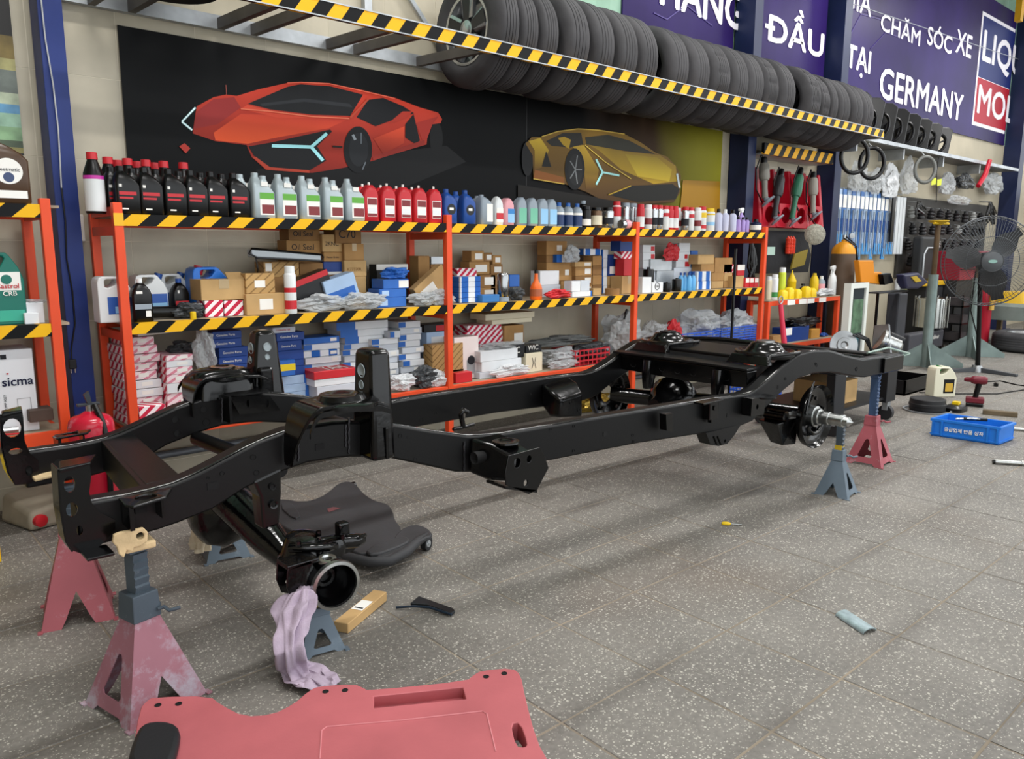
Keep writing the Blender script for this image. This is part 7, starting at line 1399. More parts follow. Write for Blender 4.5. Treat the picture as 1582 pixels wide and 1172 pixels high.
def polisher(px0, py0, px1, py1, body, label):
    a, b = at(px0, py0, 4.14), at(px1, py1, 4.07); d = b-a; r = thing('polisher', label, 'power tool', b)
    MB().tube([a, a+d*.1, a+d*.16], [.03, .035, .03], 10).build('rear_grip', pBLACK, r, smooth=60); MB().tube([a+d*.14, a+d*.2, a+d*.45, a+d*.52], [.04, .05, .052, .04], 12).build('motor_body', body, r, smooth=60)
    MB().tube([a+d*.5, a+d*.7, a+d*.92], [.03, .026, .03], 10).build('neck', body, r, smooth=60); MB().lathe(a+d*.9, (.3, -.6, -.75), [(0, .02), (.03, .03), (.04, .07), (.055, .075), (.055, 0)], 18).build('pad', pGREY, r, smooth=50)
    MB().tube([a+d*.05, a+Vector((-.06, -.01, .02)), a+Vector((-.12, .0, -.12)), a+Vector((-.10, .0, -.3)), a+Vector((-.02, -.02, -.42))], .007, 6).build('cord', pBLACK, r, smooth=60)
    return r
polisher(1180, 243, 1182, 312, P('polisher_grey', '#7d7a72', .4), 'grey polisher with black grip beside the dark blue column'); polisher(1207, 262, 1195, 342, P('polisher_dark', '#2b2c2e', .4), 'black polisher hanging between grey and green ones'); polisher(1237, 260, 1222, 345, P('polisher_green', '#2f6a52', .4), 'green polisher hanging in the red tray'); polisher(1256, 266, 1256, 335, P('polisher_pale', '#8f8a80', .4), 'pale grey polisher hanging at the tray end')
c = at(1259, 362, 4.0); t = thing('polishing_pad', 'round grey wool polishing pad hung on the blue column', 'pad', c); MB().lathe(c, (-.75, -.65, .05), [(-.02, 0), (-.02, .09), (0, .105), (.02, .09), (.025, 0)], 26).build('wool_disc', mat('wool_grey', '#a19e90', .95, var=.3, vscale=40, bump=.6, bscale=80), t, smooth=60); MB().tube([c+Vector((0, 0, .1)), c+Vector((.02, .1, .2))], .004, 6).build('hanging_loop', pBLACK, t)
c = at(1222, 378, 4.1); t = thing('cooling_sleeve', 'orange ribbed sleeve hanging under the tool tray', 'sleeve', c)
for i in range(3): MB().lathe((c.x-.06+.05*i, c.y, c.z-.09), (0, 0, 1), [(0, 0), (0, .02)]+[(.012*k+.006*j, (.027, .021)[j]) for k in range(1, 13) for j in (0, 1)]+[(.18, 0)], 12).build('ribbed_tube', P('sleeve_orange', '#d0402a', .4), t, smooth=60)
c = at(1236, 400, 4.05); tag(MB().hexa([c+Vector((-.16, 0, -.1)), c+Vector((.10, 0, -.06)), c+Vector((.10, .02, -.06)), c+Vector((-.16, .02, -.1))], [c+Vector((-.1, 0, .05)), c+Vector((.16, 0, .1)), c+Vector((.16, .02, .1)), c+Vector((-.1, .02, .05))]).build('sanding_board', P('olive_board', '#7c6a1c', .6), loc=c, bevel=.004), 'olive yellow sanding board hanging under the pad', 'board')
t = thing('storage_bag', 'black hanging tool bag below the red tray', 'bag', (7.4, 4.2, 1.0)); MB().loft([rrect(7.42, 4.22, .9, .16, .05, 1.02), rrect(7.42, 4.22, .95, .18, .06, 1.2), rrect(7.42, 4.25, .9, .1, .04, 1.44)]).build('bag_body', mat('bag_black', '#1c1c1f', .8, bump=.3, bscale=20), t, smooth=60); MB().box(6.98, 7.12, 4.125, 4.135, 1.2, 1.28).build('tag', P('tag_mint', '#a9c3b6', .5), t)
# ------------------------------------------------------------------ orange bench with car care bottles
OB = thing('orange_bench', 'low orange steel bench with price tags beside the gas cylinder', 'bench', (7.4, 4.05, 0))
BX0, BX1, BY0, BY1, BZ = 6.64, 8.06, 3.88, 4.11, .775
for x in (BX0, BX1-.045):
    for y in (BY0, BY1-.045): MB().box(x, x+.045, y, y+.045, 0, BZ-.004).build('leg', M_ORANGE, OB, bevel=.003)
for z in (BZ, .345):
    MB().box(BX0+.045, BX1-.045, BY0+.002, BY0+.043, z-.045, z-.002).build('front_beam', M_ORANGE, OB); MB().box(BX0+.045, BX1-.045, BY1-.043, BY1-.002, z-.045, z-.002).build('back_beam', M_ORANGE, OB); MB().box(BX0+.003, BX1-.003, BY0+.003, BY1-.003, z-.002, z+.006).build('bench_top', M_BOARD, OB)
for i, x in enumerate((6.98, 7.2, 7.36, 7.6)): MB().box(x, x+.14, BY0-.004, BY0+.001, BZ-.05, BZ-.004).build('price_tag', LAB, OB)
BS = BZ+.006
def onb(px, yy): return on_top(px, yy, BS)
place('wsp2', spray_can(pWHITE, pWHITE, .24, .032, ((.1, .3, P('label_leaf', '#3f8a4a')),)), onb(1196, 3.95), 'white spray can with green foot on the orange bench', 'can'); place('lime', spray_can(pLIME, pWHITE, .30, .036), onb(1207, 4.0), 'tall lime yellow spray can on the orange bench', 'can'); place('ivb', spray_can(CREAM, pWHITE, .22, .03), onb(1187, 3.99), 'ivory can beside the rack post on the bench', 'can')
cone = round_bottle('cone_bottle', pYEL, pYEL, .27, .045, [(.03, 1), (.55, 1), (.56, 1.04), (.62, 1.0), (.9, .2), (.9, 0)], .008, .03); place('cone', cone, onb(1222, 4.05), 'yellow bottle with pointed cone cap on the bench', 'bottle')
place('ybt', round_bottle('foam_bottle', pYEL, pYEL, .23, .045, [(.03, 1), (.6, 1), (.75, .9), (.9, .5), (.9, 0)], .02, .02), onb(1257, 4.05), 'yellow squat bottle on the orange bench', 'bottle')
for i, px in enumerate((1209, 1219, 1231, 1245, 1254)): c = onb(px, 3.93); tag(MB().loft([rrect(c.x, c.y, .09, .08, .02, BS), rrect(c.x, c.y, .085, .075, .02, BS+.07+.02*(i % 2)), rrect(c.x, c.y, .05, .04, .015, BS+.09+.02*(i % 2))]).build('yellow_cap', pYEL, loc=c, smooth=50), 'small yellow plastic cap in the row on the bench', 'tool cover', 'yellow caps on the bench')  # row of small yellow plastic caps
place('wtg', trigger(pWHITE, pWHITE), onb(1285, 3.95), 'white trigger spray bottle at the bench end', 'spray bottle', scale=(1.25, 1.25, 1.45)); place('slvb', round_bottle('cleaner_bottle', pGREY, pWHITE, .2, .04, [(.03, 1), (.7, 1), (.85, .5), (.85, 0)], .02, .03, ((.3, .6, pPINK),)), onb(1268, 4.02), 'grey cleaner bottle with pink label on the bench', 'bottle'); place('chr', round_bottle('chrome_lamp', M_BARE, pBLACK, .13, .05, [(.05, 1), (.3, 1), (.6, .7), (.8, .3), (.8, 0)], .02, .02), onb(1240, 4.02), 'chrome work lamp head among yellow bottles', 'lamp')
bag('crumpled_cloth', 'crumpled white cloth beside the white trigger spray', 1275, 446, 460, 22, 3.93, BS, PLW, .08, 91, 'cloth')
ITEMS.clear(); o = box_at(1212, 505, 1249, 524, BLU, 'blue and white carton on the bench bottom shelf', shelf=.351, yf=3.92, d=.14, name='parts_carton', sticker=(0, .5, .28, 1)); box_at(1253, 508, 1266, 522, P('box_amber', '#c08a3a', .6), 'amber carton beside blue carton on the bench', shelf=.351, yf=3.93, d=.1); box_at(1194, 518, 1211, 527, CARD, 'brown box under the bench beside red jack handle', shelf=.351, yf=3.93, d=.1)
bag('tyre_hose', 'coiled black hose lying above the blue carton', 1236, 490, 506, 50, 4.0, at(1236, 508, 3.98).z, pBLACK, .14, 92, 'hose'); bag('blue_cap', 'round blue cap beside the amber carton', 1272, 514, 522, 9, 3.95, .351, pBLUE, .06, 93, 'cap')  # the last one is a round blue cap
t = thing('jack_handle', 'pink red jack handle leaning on the bench front', 'bar', (6.82, 3.80, .0)); a, b = at(1206, 470, 3.84), Vector((6.86, 3.76, .02)); MB().tube([a, (a+b)/2, b], [.022, .026, .03], 10).build('shaft', P('handle_pink_red', '#cf3a52', .35), t, smooth=60); MB().tube(ellipse(a+Vector((0, 0, .04)), (1, 0, 0), (0, 0, 1), .035, .035, 14), .007, 6, True).build('ring_end', M_GALV, t, smooth=60)  # red jack handle with a ring end
# orange rack level behind the rack end with black stand pipe
tag(MB().cyl(at(1137, 384, 3.76)*1, Vector((at(1137, 384, 3.76).x, 3.76, 0)), .012, n=10).build('stand_pipe', pBLACK, loc=(at(1137, 384, 3.76).x, 3.76, 0), smooth=40), 'thin black upright pipe in front of the rack end', 'pipe')
# ------------------------------------------------------------------ gas cylinder
c = Vector((8.25, 3.975, 0)); t = thing('gas_cylinder', 'tall brown gas cylinder with orange dome beside the bench', 'gas cylinder', c); MBR = P('cylinder_brown', '#5a4a3c', .5, var=.15); zt_ = at(1300, 392, 3.95).z
MB().lathe(c, (0, 0, 1), [(0, 0), (0, .12), (.01, .125), (zt_, .125), (zt_, 0)], 28).build('cylinder_body', MBR, t, smooth=40); MB().lathe(c+Vector((0, 0, zt_)), (0, 0, 1), [(0, .1245), (.05, .118), (.09, .09), (.12, .05), (.13, .03), (.15, .028), (.15, 0)], 28).build('dome', P('dome_orange', '#d8921f', .45), t, smooth=60)
MB().cyl(c+Vector((0, 0, zt_+.14)), c+Vector((0, 0, zt_+.2)), .016, n=10).build('valve', M_BARE, t, smooth=40); MB().lathe(c+Vector((.05, -.05, zt_+.19)), (-.6, -.8, 0), [(0, 0), (0, .03), (.02, .03), (.022, 0)], 18).build('gauge', M_GALV, t, smooth=40)
MB().tube([c+Vector((.0, -.02, zt_+.18)), c+Vector((.07, -.09, zt_+.1)), c+Vector((.10, -.11, zt_-.15)), c+Vector((.09, -.13, zt_-.32))], .008, 8).build('gas_hose', pBLACK, t, smooth=60); MB().tube([c+Vector((-.03, 0, zt_+.17)), c+Vector((.03, -.12, zt_+.08)), c+Vector((.09, -.12, zt_-.08))], .008, 8).build('gas_hose', pBLACK, t, smooth=60)
# ------------------------------------------------------------------ display stand, AC machine, steel pot
yy = 3.45; a, b = at(1316, 437, yy).x, at(1343, 437, yy).x; t = thing('display_cabinet', 'narrow white framed cabinet with dark green product panel', 'cabinet', ((a+b)/2, yy, 0)); zt_ = at(1328, 437, yy).z
MB().box(a, b, yy+.02, yy+.07, .02, zt_).build('cabinet_body', P('cabinet_dark', '#15242c', .35), t); 
for x in (a, b-.05): MB().box(x, x+.05, yy, yy+.025, .0, zt_).build('frame_upright', P('cabinet_frame', '#d9ddd6', .45), t)
MB().box(a+.05, b-.05, yy, yy+.025, zt_-.05, zt_).build('frame_top', P('cabinet_frame', '#d9ddd6', .45), t); MB().box(a-.004, a, yy, yy+.07, 0, zt_).build('side_panel', P('cabinet_frame', '#d9ddd6', .45), t)
MB().box(a+.09, b-.07, yy+.012, yy+.022, .45, .78).build('poster_photo', mat('panel_green', '#4f6f55', .3, var=.6, vscale=9), t); MB().box(a+.1, b-.12, yy+.010, yy+.022, .28, .42).build('poster_text', mat('panel_teal', '#2d6a78', .3, var=.5, vscale=12), t)
AC = thing('service_machine', 'dark grey air conditioning service machine with orange top and screen', 'machine', (9.1, 3.75, 0)); GD = P('machine_grey', '#3d3e44', .5, var=.1); OG = P('machine_orange', '#d8861c', .4)
def slab(px0, py0, px1, py1, y, d, name, m, par, bv=.006, z0=None):
    p, q = at(px0, py1, y), at(px1, py0, y); return MB().box(min(p.x, q.x), max(p.x, q.x), y, y+d, p.z if z0 is None else z0, q.z).build(name, m, par, bevel=bv)
slab(1383, 452, 1404, 540, 3.66, .14, 'machine_body', GD, AC, .02, .05); slab(1358, 448, 1404, 454, 3.58, .12, 'worktop', P('worktop_black', '#202125', .4), AC); slab(1352, 454, 1358, 540, 3.62, .03, 'worktop_leg', pBLACK, AC, .004, 0)
p = [at(a, b, 3.66) for a, b in ((1327, 402), (1350, 402), (1351, 420), (1362, 420), (1367, 440), (1331, 436))]; MB().prism(p, (0, .06, 0)).build('orange_head', OG, AC, bevel=.01)
p = [at(a, b, 3.6) for a, b in ((1364, 424), (1376, 422), (1381, 436), (1367, 440))]; MB().prism(p, (0, .05, 0)).build('tablet', pBLACK, AC)
p = [at(a, b, 3.5) for a, b in ((1397, 424), (1420, 421), (1436, 436), (1420, 446), (1401, 446))]; MB().prism(p, (0, .1, 0)).build('control_head', P('machine_navy', '#2c2c48', .4), AC, bevel=.02); p = [at(a, b, 3.49) for a, b in ((1408, 428), (1416, 426), (1424, 434), (1415, 436))]; MB().prism(p, (0, .012, 0)).build('screen', P('screen_yellow', '#c9a92e', .3), AC)
slab(1404, 508, 1459, 538, 3.70, .12, 'base_box', P('base_grey', '#46464c', .5), AC, .02, .06); text_obj('robinair', 'lettering', 1, LAB, AC, at(1440, 524, 3.697), (1, 0, 0), (0, 0, 1), .22, None, 0, .0008); 
for px in (1412, 1455): q = at(px, 545, 3.74); MB().cyl((q.x, 3.74, .04), (q.x, 3.78, .04), .04, n=16).build('castor', pBLACK, AC, smooth=40)
c = atx(1382, 440, 9.1); 
for i, (px, h, m) in enumerate(((1386, .16, pWHITE), (1392, .13, P('jar_clear', '#b9c0b0', .2)), (1397, .11, P('jar_lime', '#c9cfa0', .3)))): place('bj%d' % i, round_bottle('oil_jar', m, pBLACK, h, .03, [(.03, 1), (.6, 1), (.8, .6), (.85, .3), (.85, 0)], .012, .02), (at(px, 448, 3.6).x, 3.6, at(px, 448, 3.56).z), ('white oil jar on the machine worktop', 'clear oil jar on the machine worktop', 'pale lime oil jar on the machine worktop')[i], 'jar')
c = Vector((at(1437, 500, 3.8).x, 3.80, .31)); t = thing('steel_pot', 'tall stainless steel pressure pot behind the galvanised lift post', 'pot', c); R_ = .17; MB().lathe(c, (0, 0, 1), [(0, 0), (0, R_), (.34, R_), (.34, R_*1.06), (.36, R_*1.06), (.36, 0)], 32).build('pot_body', mat('stainless', '#b9bbb8', .2, 1., var=.1), t, smooth=40)
for k in range(10): a = 2*PI*k/10; MB().cyl(c+Vector((R_*1.1*math.cos(a), R_*1.1*math.sin(a), 0)), c+Vector((R_*1.1*math.cos(a), R_*1.1*math.sin(a), .38)), .007, n=6).build('clamp_rod', M_BARE, t)
# ------------------------------------------------------------------ galvanised lift posts
def lift_post(x, y, ztube, ztop, label):
    t = thing('support_post', label, 'support stand', (x, y, 0)); G2 = mat('galv_green', '#7f8f8c', .45, .4, var=.2)
    MB().cyl((x, y, .0), (x, y, ztube), .05, n=20).build('outer_tube', G2, t, smooth=40); MB().cyl((x, y, ztube-.05), (x, y, ztop), .028, n=14).build('inner_tube', mat('rusty_brown', '#5c4a34', .6, .3, var=.3), t, smooth=40)
    for k in range(4):
        a = 2*PI*k/4+.5; d = Vector((math.cos(a), math.sin(a), 0)); n = Vector((-d.y, d.x, 0))*.008
        MB().prism([Vector((x, y, .004))+d*.04, Vector((x, y, .004))+d*.36, Vector((x, y, .05))+d*.36, Vector((x, y, .26))+d*.04], n).build('gusset', G2, t)
    MB().lathe((x, y, ztop-.02), (0, 0, 1), [(0, .03), (.02, .06), (.04, .1), (.05, .1), (.05, 0)], 18).build('saddle', P('saddle_yellow', '#c9a51c', .5), t, smooth=40); MB().cyl((x-.12, y, ztop), (x+.14, y-.05, ztop+.0), .012, n=8).build('handle_bar', P('saddle_yellow', '#c9a51c', .5), t)
    return t
lift_post(8.93, 3.30, at(1440, 424, 3.30).z, at(1450, 345, 3.30).z, 'galvanised support post with yellow saddle before the steel pot'); lift_post(10.2, 3.28, at(1492, 430, 3.28).z, at(1496, 400, 3.28).z, 'galvanised support post standing behind the pedestal fan')
# ------------------------------------------------------------------ pedestal fan
FB = Vector((8.98, 2.80, 0)); fz = at(1526, 403, 2.8).z; t = thing('pedestal_fan', 'large industrial pedestal fan with wire cage', 'fan', FB); fc = Vector((at(1526, 403, 2.75).x, 2.75, fz)); fd = Vector((-.80, -.60, .0)).normalized()
MB().cyl(FB+Vector((0, 0, .03)), (fc.x, fc.y+.06, fz-.05), .022, n=14).build('pole', pBLACK, t, smooth=40); MB().lathe(FB, (0, 0, 1), [(.0, .05), (.05, .045), (.07, .03), (.07, 0)], 16).build('collar', M_GALV, t, smooth=40)
for k in range(3): a = 2*PI*k/3+.4; d = Vector((math.cos(a), math.sin(a), 0)); n = Vector((-d.y, d.x, 0))*.022; MB().hexa([FB-n, FB+d*.38-n, FB+d*.38+n, FB+n], [FB-n+Vector((0, 0, .05)), FB+d*.38-n+Vector((0, 0, .025)), FB+d*.38+n+Vector((0, 0, .025)), FB+n+Vector((0, 0, .05))]).build('foot', mat('foot_grey', '#45484c', .5), t, bevel=.004)
MB().lathe(fc-fd*.02, -fd, [(0, 0), (0, .09), (.12, .085), (.16, .05), (.16, 0)], 20).build('motor', pBLACK, t, smooth=50); MB().lathe(fc+fd*.12, fd, [(0, .1), (.006, .095), (.008, 0)], 20).build('hub_badge', P('hub_grey', '#4a4d50', .4), t, smooth=50)
fu = fd.cross(Vector((0, 0, 1))).normalized(); fv = Vector((0, 0, 1)); RF = .44
MB().loft([ellipse(fc+fd*.1295, fu, fv, .04, .017, 16), ellipse(fc+fd*.133, fu, fv, .04, .017, 16)]).build('badge_plate', P('badge_green', '#7fa39a', .4), t)
WIRE = mat('cage_wire', '#5a5d60', .4, .6)
for r, off in ((RF, .03), (RF*.96, .09), (RF*.96, -.03), (RF*.55, .12), (.1, .125)): MB().tube([fc+fd*off+fu*(r*math.cos(2*PI*k/48))+fv*(r*math.sin(2*PI*k/48)) for k in range(48)], .006 if r == RF else .003, 6, True).build('cage_ring', WIRE, t, smooth=60)
wm = MB()
for k in range(80):
    a = 2*PI*k/80; e_ = fu*math.cos(a)+fv*math.sin(a)
    for s in (1, -1): wm.tube([fc+fd*(.03+s*.095)+e_*.1, fc+fd*(.03+s*.09)+e_*RF*.55, fc+fd*(.03+s*.06)+e_*RF*.96, fc+fd*.03+e_*RF], .0018, 3)
o = wm.build('cage_wires', WIRE, t); o['kind'] = 'stuff'
for k in range(3):
    a = 2*PI*k/3+.2; e_ = fu*math.cos(a)+fv*math.sin(a); n = fd.cross(e_); rg = []
    for i in range(7): r = .07+(.40-.07)*i/6; w = .05+.07*math.sin(PI*min(1, i/5)); rg.append([fc+e_*r+n*w+fd*.035, fc+e_*r-n*w-fd*.02, fc+e_*r-n*w-fd*.024, fc+e_*r+n*w+fd*.031])
    MB().loft(rg).build('blade', mat('blade_grey', '#2c2d2e', .5), t, smooth=50)
MB().tube([fc+Vector((0, .1, -.1)), fc+Vector((.03, .12, -.5)), FB+Vector((.06, .05, .35)), FB+Vector((.08, .05, .02))], .006, 6).build('power_lead', pBLACK, t, smooth=60); c = FB+Vector((-.03, .02, .55)); 
# ------------------------------------------------------------------ low trolley behind the frame with gear parts
TC = thing('parts_trolley', 'black steel trolley on castors behind the frame end', 'trolley', (5.55, 2.75, 0)); TB = P('trolley_black', '#1a1b1e', .45)
x0, x1, y0, y1, zt_ = 5.0, 5.98, 2.40, 3.0, .47
MB().box(x0, x1, y0, y1, zt_-.04, zt_).build('trolley_top', TB, TC, bevel=.004); MB().box(x0+.02, x1-.02, y0+.02, y1-.02, .16, .18).build('lower_tray', TB, TC)
for x in (x0, x1-.16):
    for y in (y0, y1-.06):
        MB().box(x, x+.16, y, y+.06, .14, zt_-.04).build('leg', TB, TC, bevel=.004); cx_ = x+.08
        MB().cyl((cx_-.02, y+.03, .055), (cx_+.02, y+.03, .055), .055, n=20).build('castor_wheel', mat('castor_tyre', '#2b2b2d', .5), TC, smooth=40); MB().box(cx_-.028, cx_+.028, y+.01, y+.05, .075, .14).build('castor_fork', M_GALV, TC)
MB().box(x0+.2, x0+.55, y0+.1, y0+.4, .18, .34).build('wooden_box', CARD3, TC)
c = Vector((5.15+.35, 2.62, zt_)); t = thing('gear_housing', 'silver gear housing lying on the black trolley', 'gear housing', c); p = at(1303, 530, 2.72); p.z = zt_+.075
MB().lathe(p, (-.6, -.8, .15), [(-.1, 0), (-.1, .05), (-.04, .09), (.0, .11), (.01, .11), (.012, .06), (.02, .055), (.02, .03), (.01, .02), (.01, 0)], 28).build('housing', mat('alu_cast', '#8f9192', .35, .7, var=.25), t, smooth=45)
for k in (0, .05, .1): MB().tube([p+Vector((.02+k, -.06, .08)), p+Vector((.14+k*.6, -.1, .04)), p+Vector((.22, -.12, -.06))], .007, 6).build('shift_rod', TB, t)
p = at(1374, 522, 2.5); p.z = zt_+.09; t = thing('starter_motor', 'chrome starter motor lying on the black trolley', 'motor', (p.x, p.y, zt_)); d = Vector((.55, -.6, -.35)).normalized()
MB().lathe(p-d*.08, d, [(0, 0), (0, .085), (.02, .09), (.03, .06), (.05, .058), (.052, .062), (.15, .062), (.155, .05), (.17, .04), (.17, 0)], 24).build('motor_body', M_BARE, t, smooth=40); MB().plate([p-d*.07+Vector(v) for v in ((-.02, -.09, -.09), (.0, .06, -.09), (.02, .06, .1), (0, -.05, .12))], [], d*.012).build('mount_flange', mat('alu_cast', '#8f9192', .35, .7, var=.25), t); MB().cyl(p+Vector((0, 0, .06)), p+d*.11+Vector((0, 0, .06)), .028, n=14).build('solenoid', TB, t, smooth=40)
tag(MB().hexa([(4.90, 2.05, .60), (5.3, 1.98, .6), (5.3, 2.2, .6), (4.9, 2.3, .6)], [(4.90, 2.05, .612), (5.3, 1.98, .612), (5.3, 2.2, .612), (4.9, 2.3, .612)]).build('cardboard_sheet', CARD3, loc=(5.0, 2.1, .6)), 'torn cardboard sheet lying past the rear frame end', 'cardboard')
o = [x for x in COL.objects if x.name.startswith('cardboard_sheet')][0]; o.location = (5.32, 2.53, .472)
tag(MB().tube([at(1340, 545, 2.1), at(1372, 537, 2.1), at(1405, 546, 2.1), at(1385, 552, 2.1), at(1345, 550, 2.1)], .007, 8).build('brake_pipe', mat('zinc_pipe', '#9fb3a8', .35, .6), loc=at(1370, 545, 2.1), smooth=60), 'bent zinc brake pipe resting across the rear frame end', 'pipe')
# ------------------------------------------------------------------ wall of hanging spares beyond the columns
WR = thing('spares_rail', 'galvanised wall rail carrying black fan shrouds', 'rail', (10.4, 4.05, 2.45)); MB().box(8.45, 13.7, 4.0, 4.04, 2.42, 2.46).build('front_bar', M_GALV, WR); MB().box(8.45, 13.7, 4.04, YW-.008, 2.425, 2.435).build('rail_shelf', mat('rail_grey', '#6d6e6c', .5, .4), WR)
for x in (8.5, 9.7, 10.9, 12.2): MB().box(x, x+.03, 4.04, YW-.008, 2.3, 2.42).build('bracket', M_GALV, WR)
SHB = mat('shroud_black', '#070708', .3)
for i in range(8):
    x = 8.75+.34*i; t = thing('fan_shroud', 'black plastic radiator shroud leaning in the row on the wall rail', 'shroud', (x, 4.17, 2.437), 'shrouds on the wall rail')
    h = .52-.02*i; tl = -.22
    def S_(u, v, w=0): return Vector((x-.14+.27*u+tl*(1-v)*.6-w*.9, 4.29-.21*u-w*.4*0, 2.44+h*v))
    MB().plate([S_(0, 0), S_(1, 0), S_(1, .9), S_(.8, 1), S_(.1, 1), S_(0, .8)], [[S_(.5+.3*math.cos(a), .45+.3*math.sin(a)) for a in [2*PI*k/14 for k in range(14)]]], (.04, .015, 0)).build('shroud_plate', SHB, t, bevel=.006)
    MB().tube([S_(.5+.3*math.cos(a), .45+.3*math.sin(a)) for a in [2*PI*k/20 for k in range(20)]], .02, 6, True).build('ring_lip', SHB, t, smooth=60)
    for a in (.4, 2.4, 4.5): MB().tube([S_(.5, .45), S_(.5+.3*math.cos(a), .45+.3*math.sin(a))], .012, 6).build('spoke', SHB, t)
    if i % 2 == 0:
        q = S_(.3, .85, .03); MB().lathe(q, (-.6, -.8, 0), [(-.012, .04), (.002, .04), (.002, 0)], 16).build('paper_tag', LAB, t)
def hoop(px, py, r, label, m=SHB, y=3.93):
    c = at(px, py, y); t = thing('rubber_ring', label, 'ring', c); d = Vector((-.55, -.83, 0)); u = d.cross(Vector((0, 0, 1))).normalized()
    MB().tube([c+u*(r*math.cos(a))+Vector((0, 0, r*1.15*math.sin(a))) for a in [2*PI*k/30 for k in range(30)]], .022, 8, True).build('ring', m, t, smooth=60); MB().tube([c+Vector((0, 0, r*1.15)), c+Vector((.0, .05, r*1.15+.05))], .006, 6).build('hook', M_GALV, t); return t
hoop(1320, 241, .15, 'large black rubber ring hanging beside the blue column'); hoop(1347, 252, .14, 'large black rubber ring hanging before the clear bags'); hoop(1429, 262, .13, 'grey pressed steel ring hanging below the shrouds', mat('pressed_steel', '#6d6e6a', .45, .4))
c = at(1430, 262, 4.05); 
for i, (px, py0, py1, w, m, lb) in enumerate(((1325, 252, 296, 22, PLAS, 'clear plastic bag hanging behind the first rubber ring'), (1350, 262, 300, 20, PLAS, 'clear plastic bag hanging behind the second rubber ring'), (1374, 254, 305, 20, PLW, 'milky plastic bag of trim hanging on the wall'), (1402, 248, 300, 20, PLAS, 'long clear bag hanging left of the steel ring'), (1462, 268, 300, 18, PLG, 'grey bag of harness parts hanging on the wall'), (1490, 270, 292, 24, PLD, 'dark headlamp shell in a bag on the wall'), (1532, 268, 300, 26, PLG, 'silver tangle of trim strips hanging on the wall'), (1482, 303, 316, 30, PLAS, 'limp clear sheet hanging below the harness bag'))):
    bag('hanging_bag', lb, px, py0, py1, w, 4.2, at(px, py1, 4.2).z, m, .12, 100+i)
c = at(1447, 281, 4.05); t = thing('yellow_tag', 'pair of fluorescent yellow paper tags on a hanging cable', 'tag', c)
for s in (-1, 1): MB().hexa([c+Vector((s*.09-.07, 0, -.05)), c+Vector((s*.09+.07, 0, -.03)), c+Vector((s*.09+.07, .004, -.03)), c+Vector((s*.09-.07, .004, -.05))], [c+Vector((s*.09-.07, 0, .03)), c+Vector((s*.09+.07, 0, .05)), c+Vector((s*.09+.07, .004, .05)), c+Vector((s*.09-.07, .004, .03))]).build('paper', P('tag_fluo', '#c9cf3a', .6), t)
MB().tube([c+Vector((0, 0, .3)), c+Vector((-.03, 0, .1)), c+Vector((0, 0, 0)), c+Vector((.05, 0, -.25))], .006, 6).build('cable', pBLACK, t, smooth=60)
c = at(1522, 270, 3.93); tag(MB().tube([c+Vector((.12, 0, .2)), c, c+Vector((-.22, 0, -.16))], [.03, .035, .03], 8).build('red_strut', RDT, loc=c, smooth=60), 'dark red strut hanging among the silver trim', 'strut')
# wiper blade packs
WB_ = [mat('wiper_blue', '#3f6fae', .3, var=.4, vscale=14, alpha=.9), mat('wiper_pale', '#9fb6d2', .3, var=.3, vscale=14, alpha=.9), mat('wiper_navy', '#2c4a86', .3, var=.3, vscale=14)]
RW_ = thing('wiper_rail', 'steel hook rail with hanging wiper blade packs', 'rail', (9.2, 4.25, 1.93)); MB().cyl((8.42, 4.27, 1.935), (10.3, 4.27, 1.935), .008, n=8).build('rod', M_GALV, RW_)
for i in range(15):
    x = 8.47+.108*i; L_ = .62 if i < 3 else (.72 if i % 3 else .78); t = thing('wiper_pack', 'blue and white packed wiper blade hanging in the row under the wall rail', 'wiper blade', (x, 4.25, 1.92-L_), 'wiper packs on the wall')
    MB().box(x, x+.085, 4.235, 4.25, 1.92-L_, 1.92).build('sleeve', WB_[i % 2], t); MB().box(x+.004, x+.081, 4.229, 4.236, 1.72, 1.86).build('header_card', LAB, t); MB().box(x+.008, x+.077, 4.229, 4.236, 1.46, 1.60).build('print_panel', WB_[2], t); MB().box(x+.035, x+.05, 4.222, 4.236, 1.95-L_, 1.7).build('blade', pGREY, t); MB().box(x+.004, x+.081, 4.230, 4.236, 1.92-L_, 2.05-L_).build('foot_card', mat('wiper_sky', '#4f97d0', .35), t)
    MB().tube([(x+.042, 4.243, 1.92), (x+.042, 4.262, 1.94)], .004, 5).build('hook', M_GALV, t)
for i in range(3): x = 10.1+.09*i; tag(MB().box(x, x+.075, 4.23, 4.25, 1.2, 1.90).build('trim_strip', mat('strip_white', '#c8ccce', .35), loc=(x, 4.24, 1.2)), 'long white rain guard strip hanging beside the wiper packs', 'strip', 'rain guard strips')
tag(MB().box(9.86, 9.94, 4.18, 4.2, 1.35, 1.98).build('rubber_strip', pBLACK, loc=(9.9, 4.19, 1.35)), 'long black rubber strip hanging over the wiper packs', 'strip')
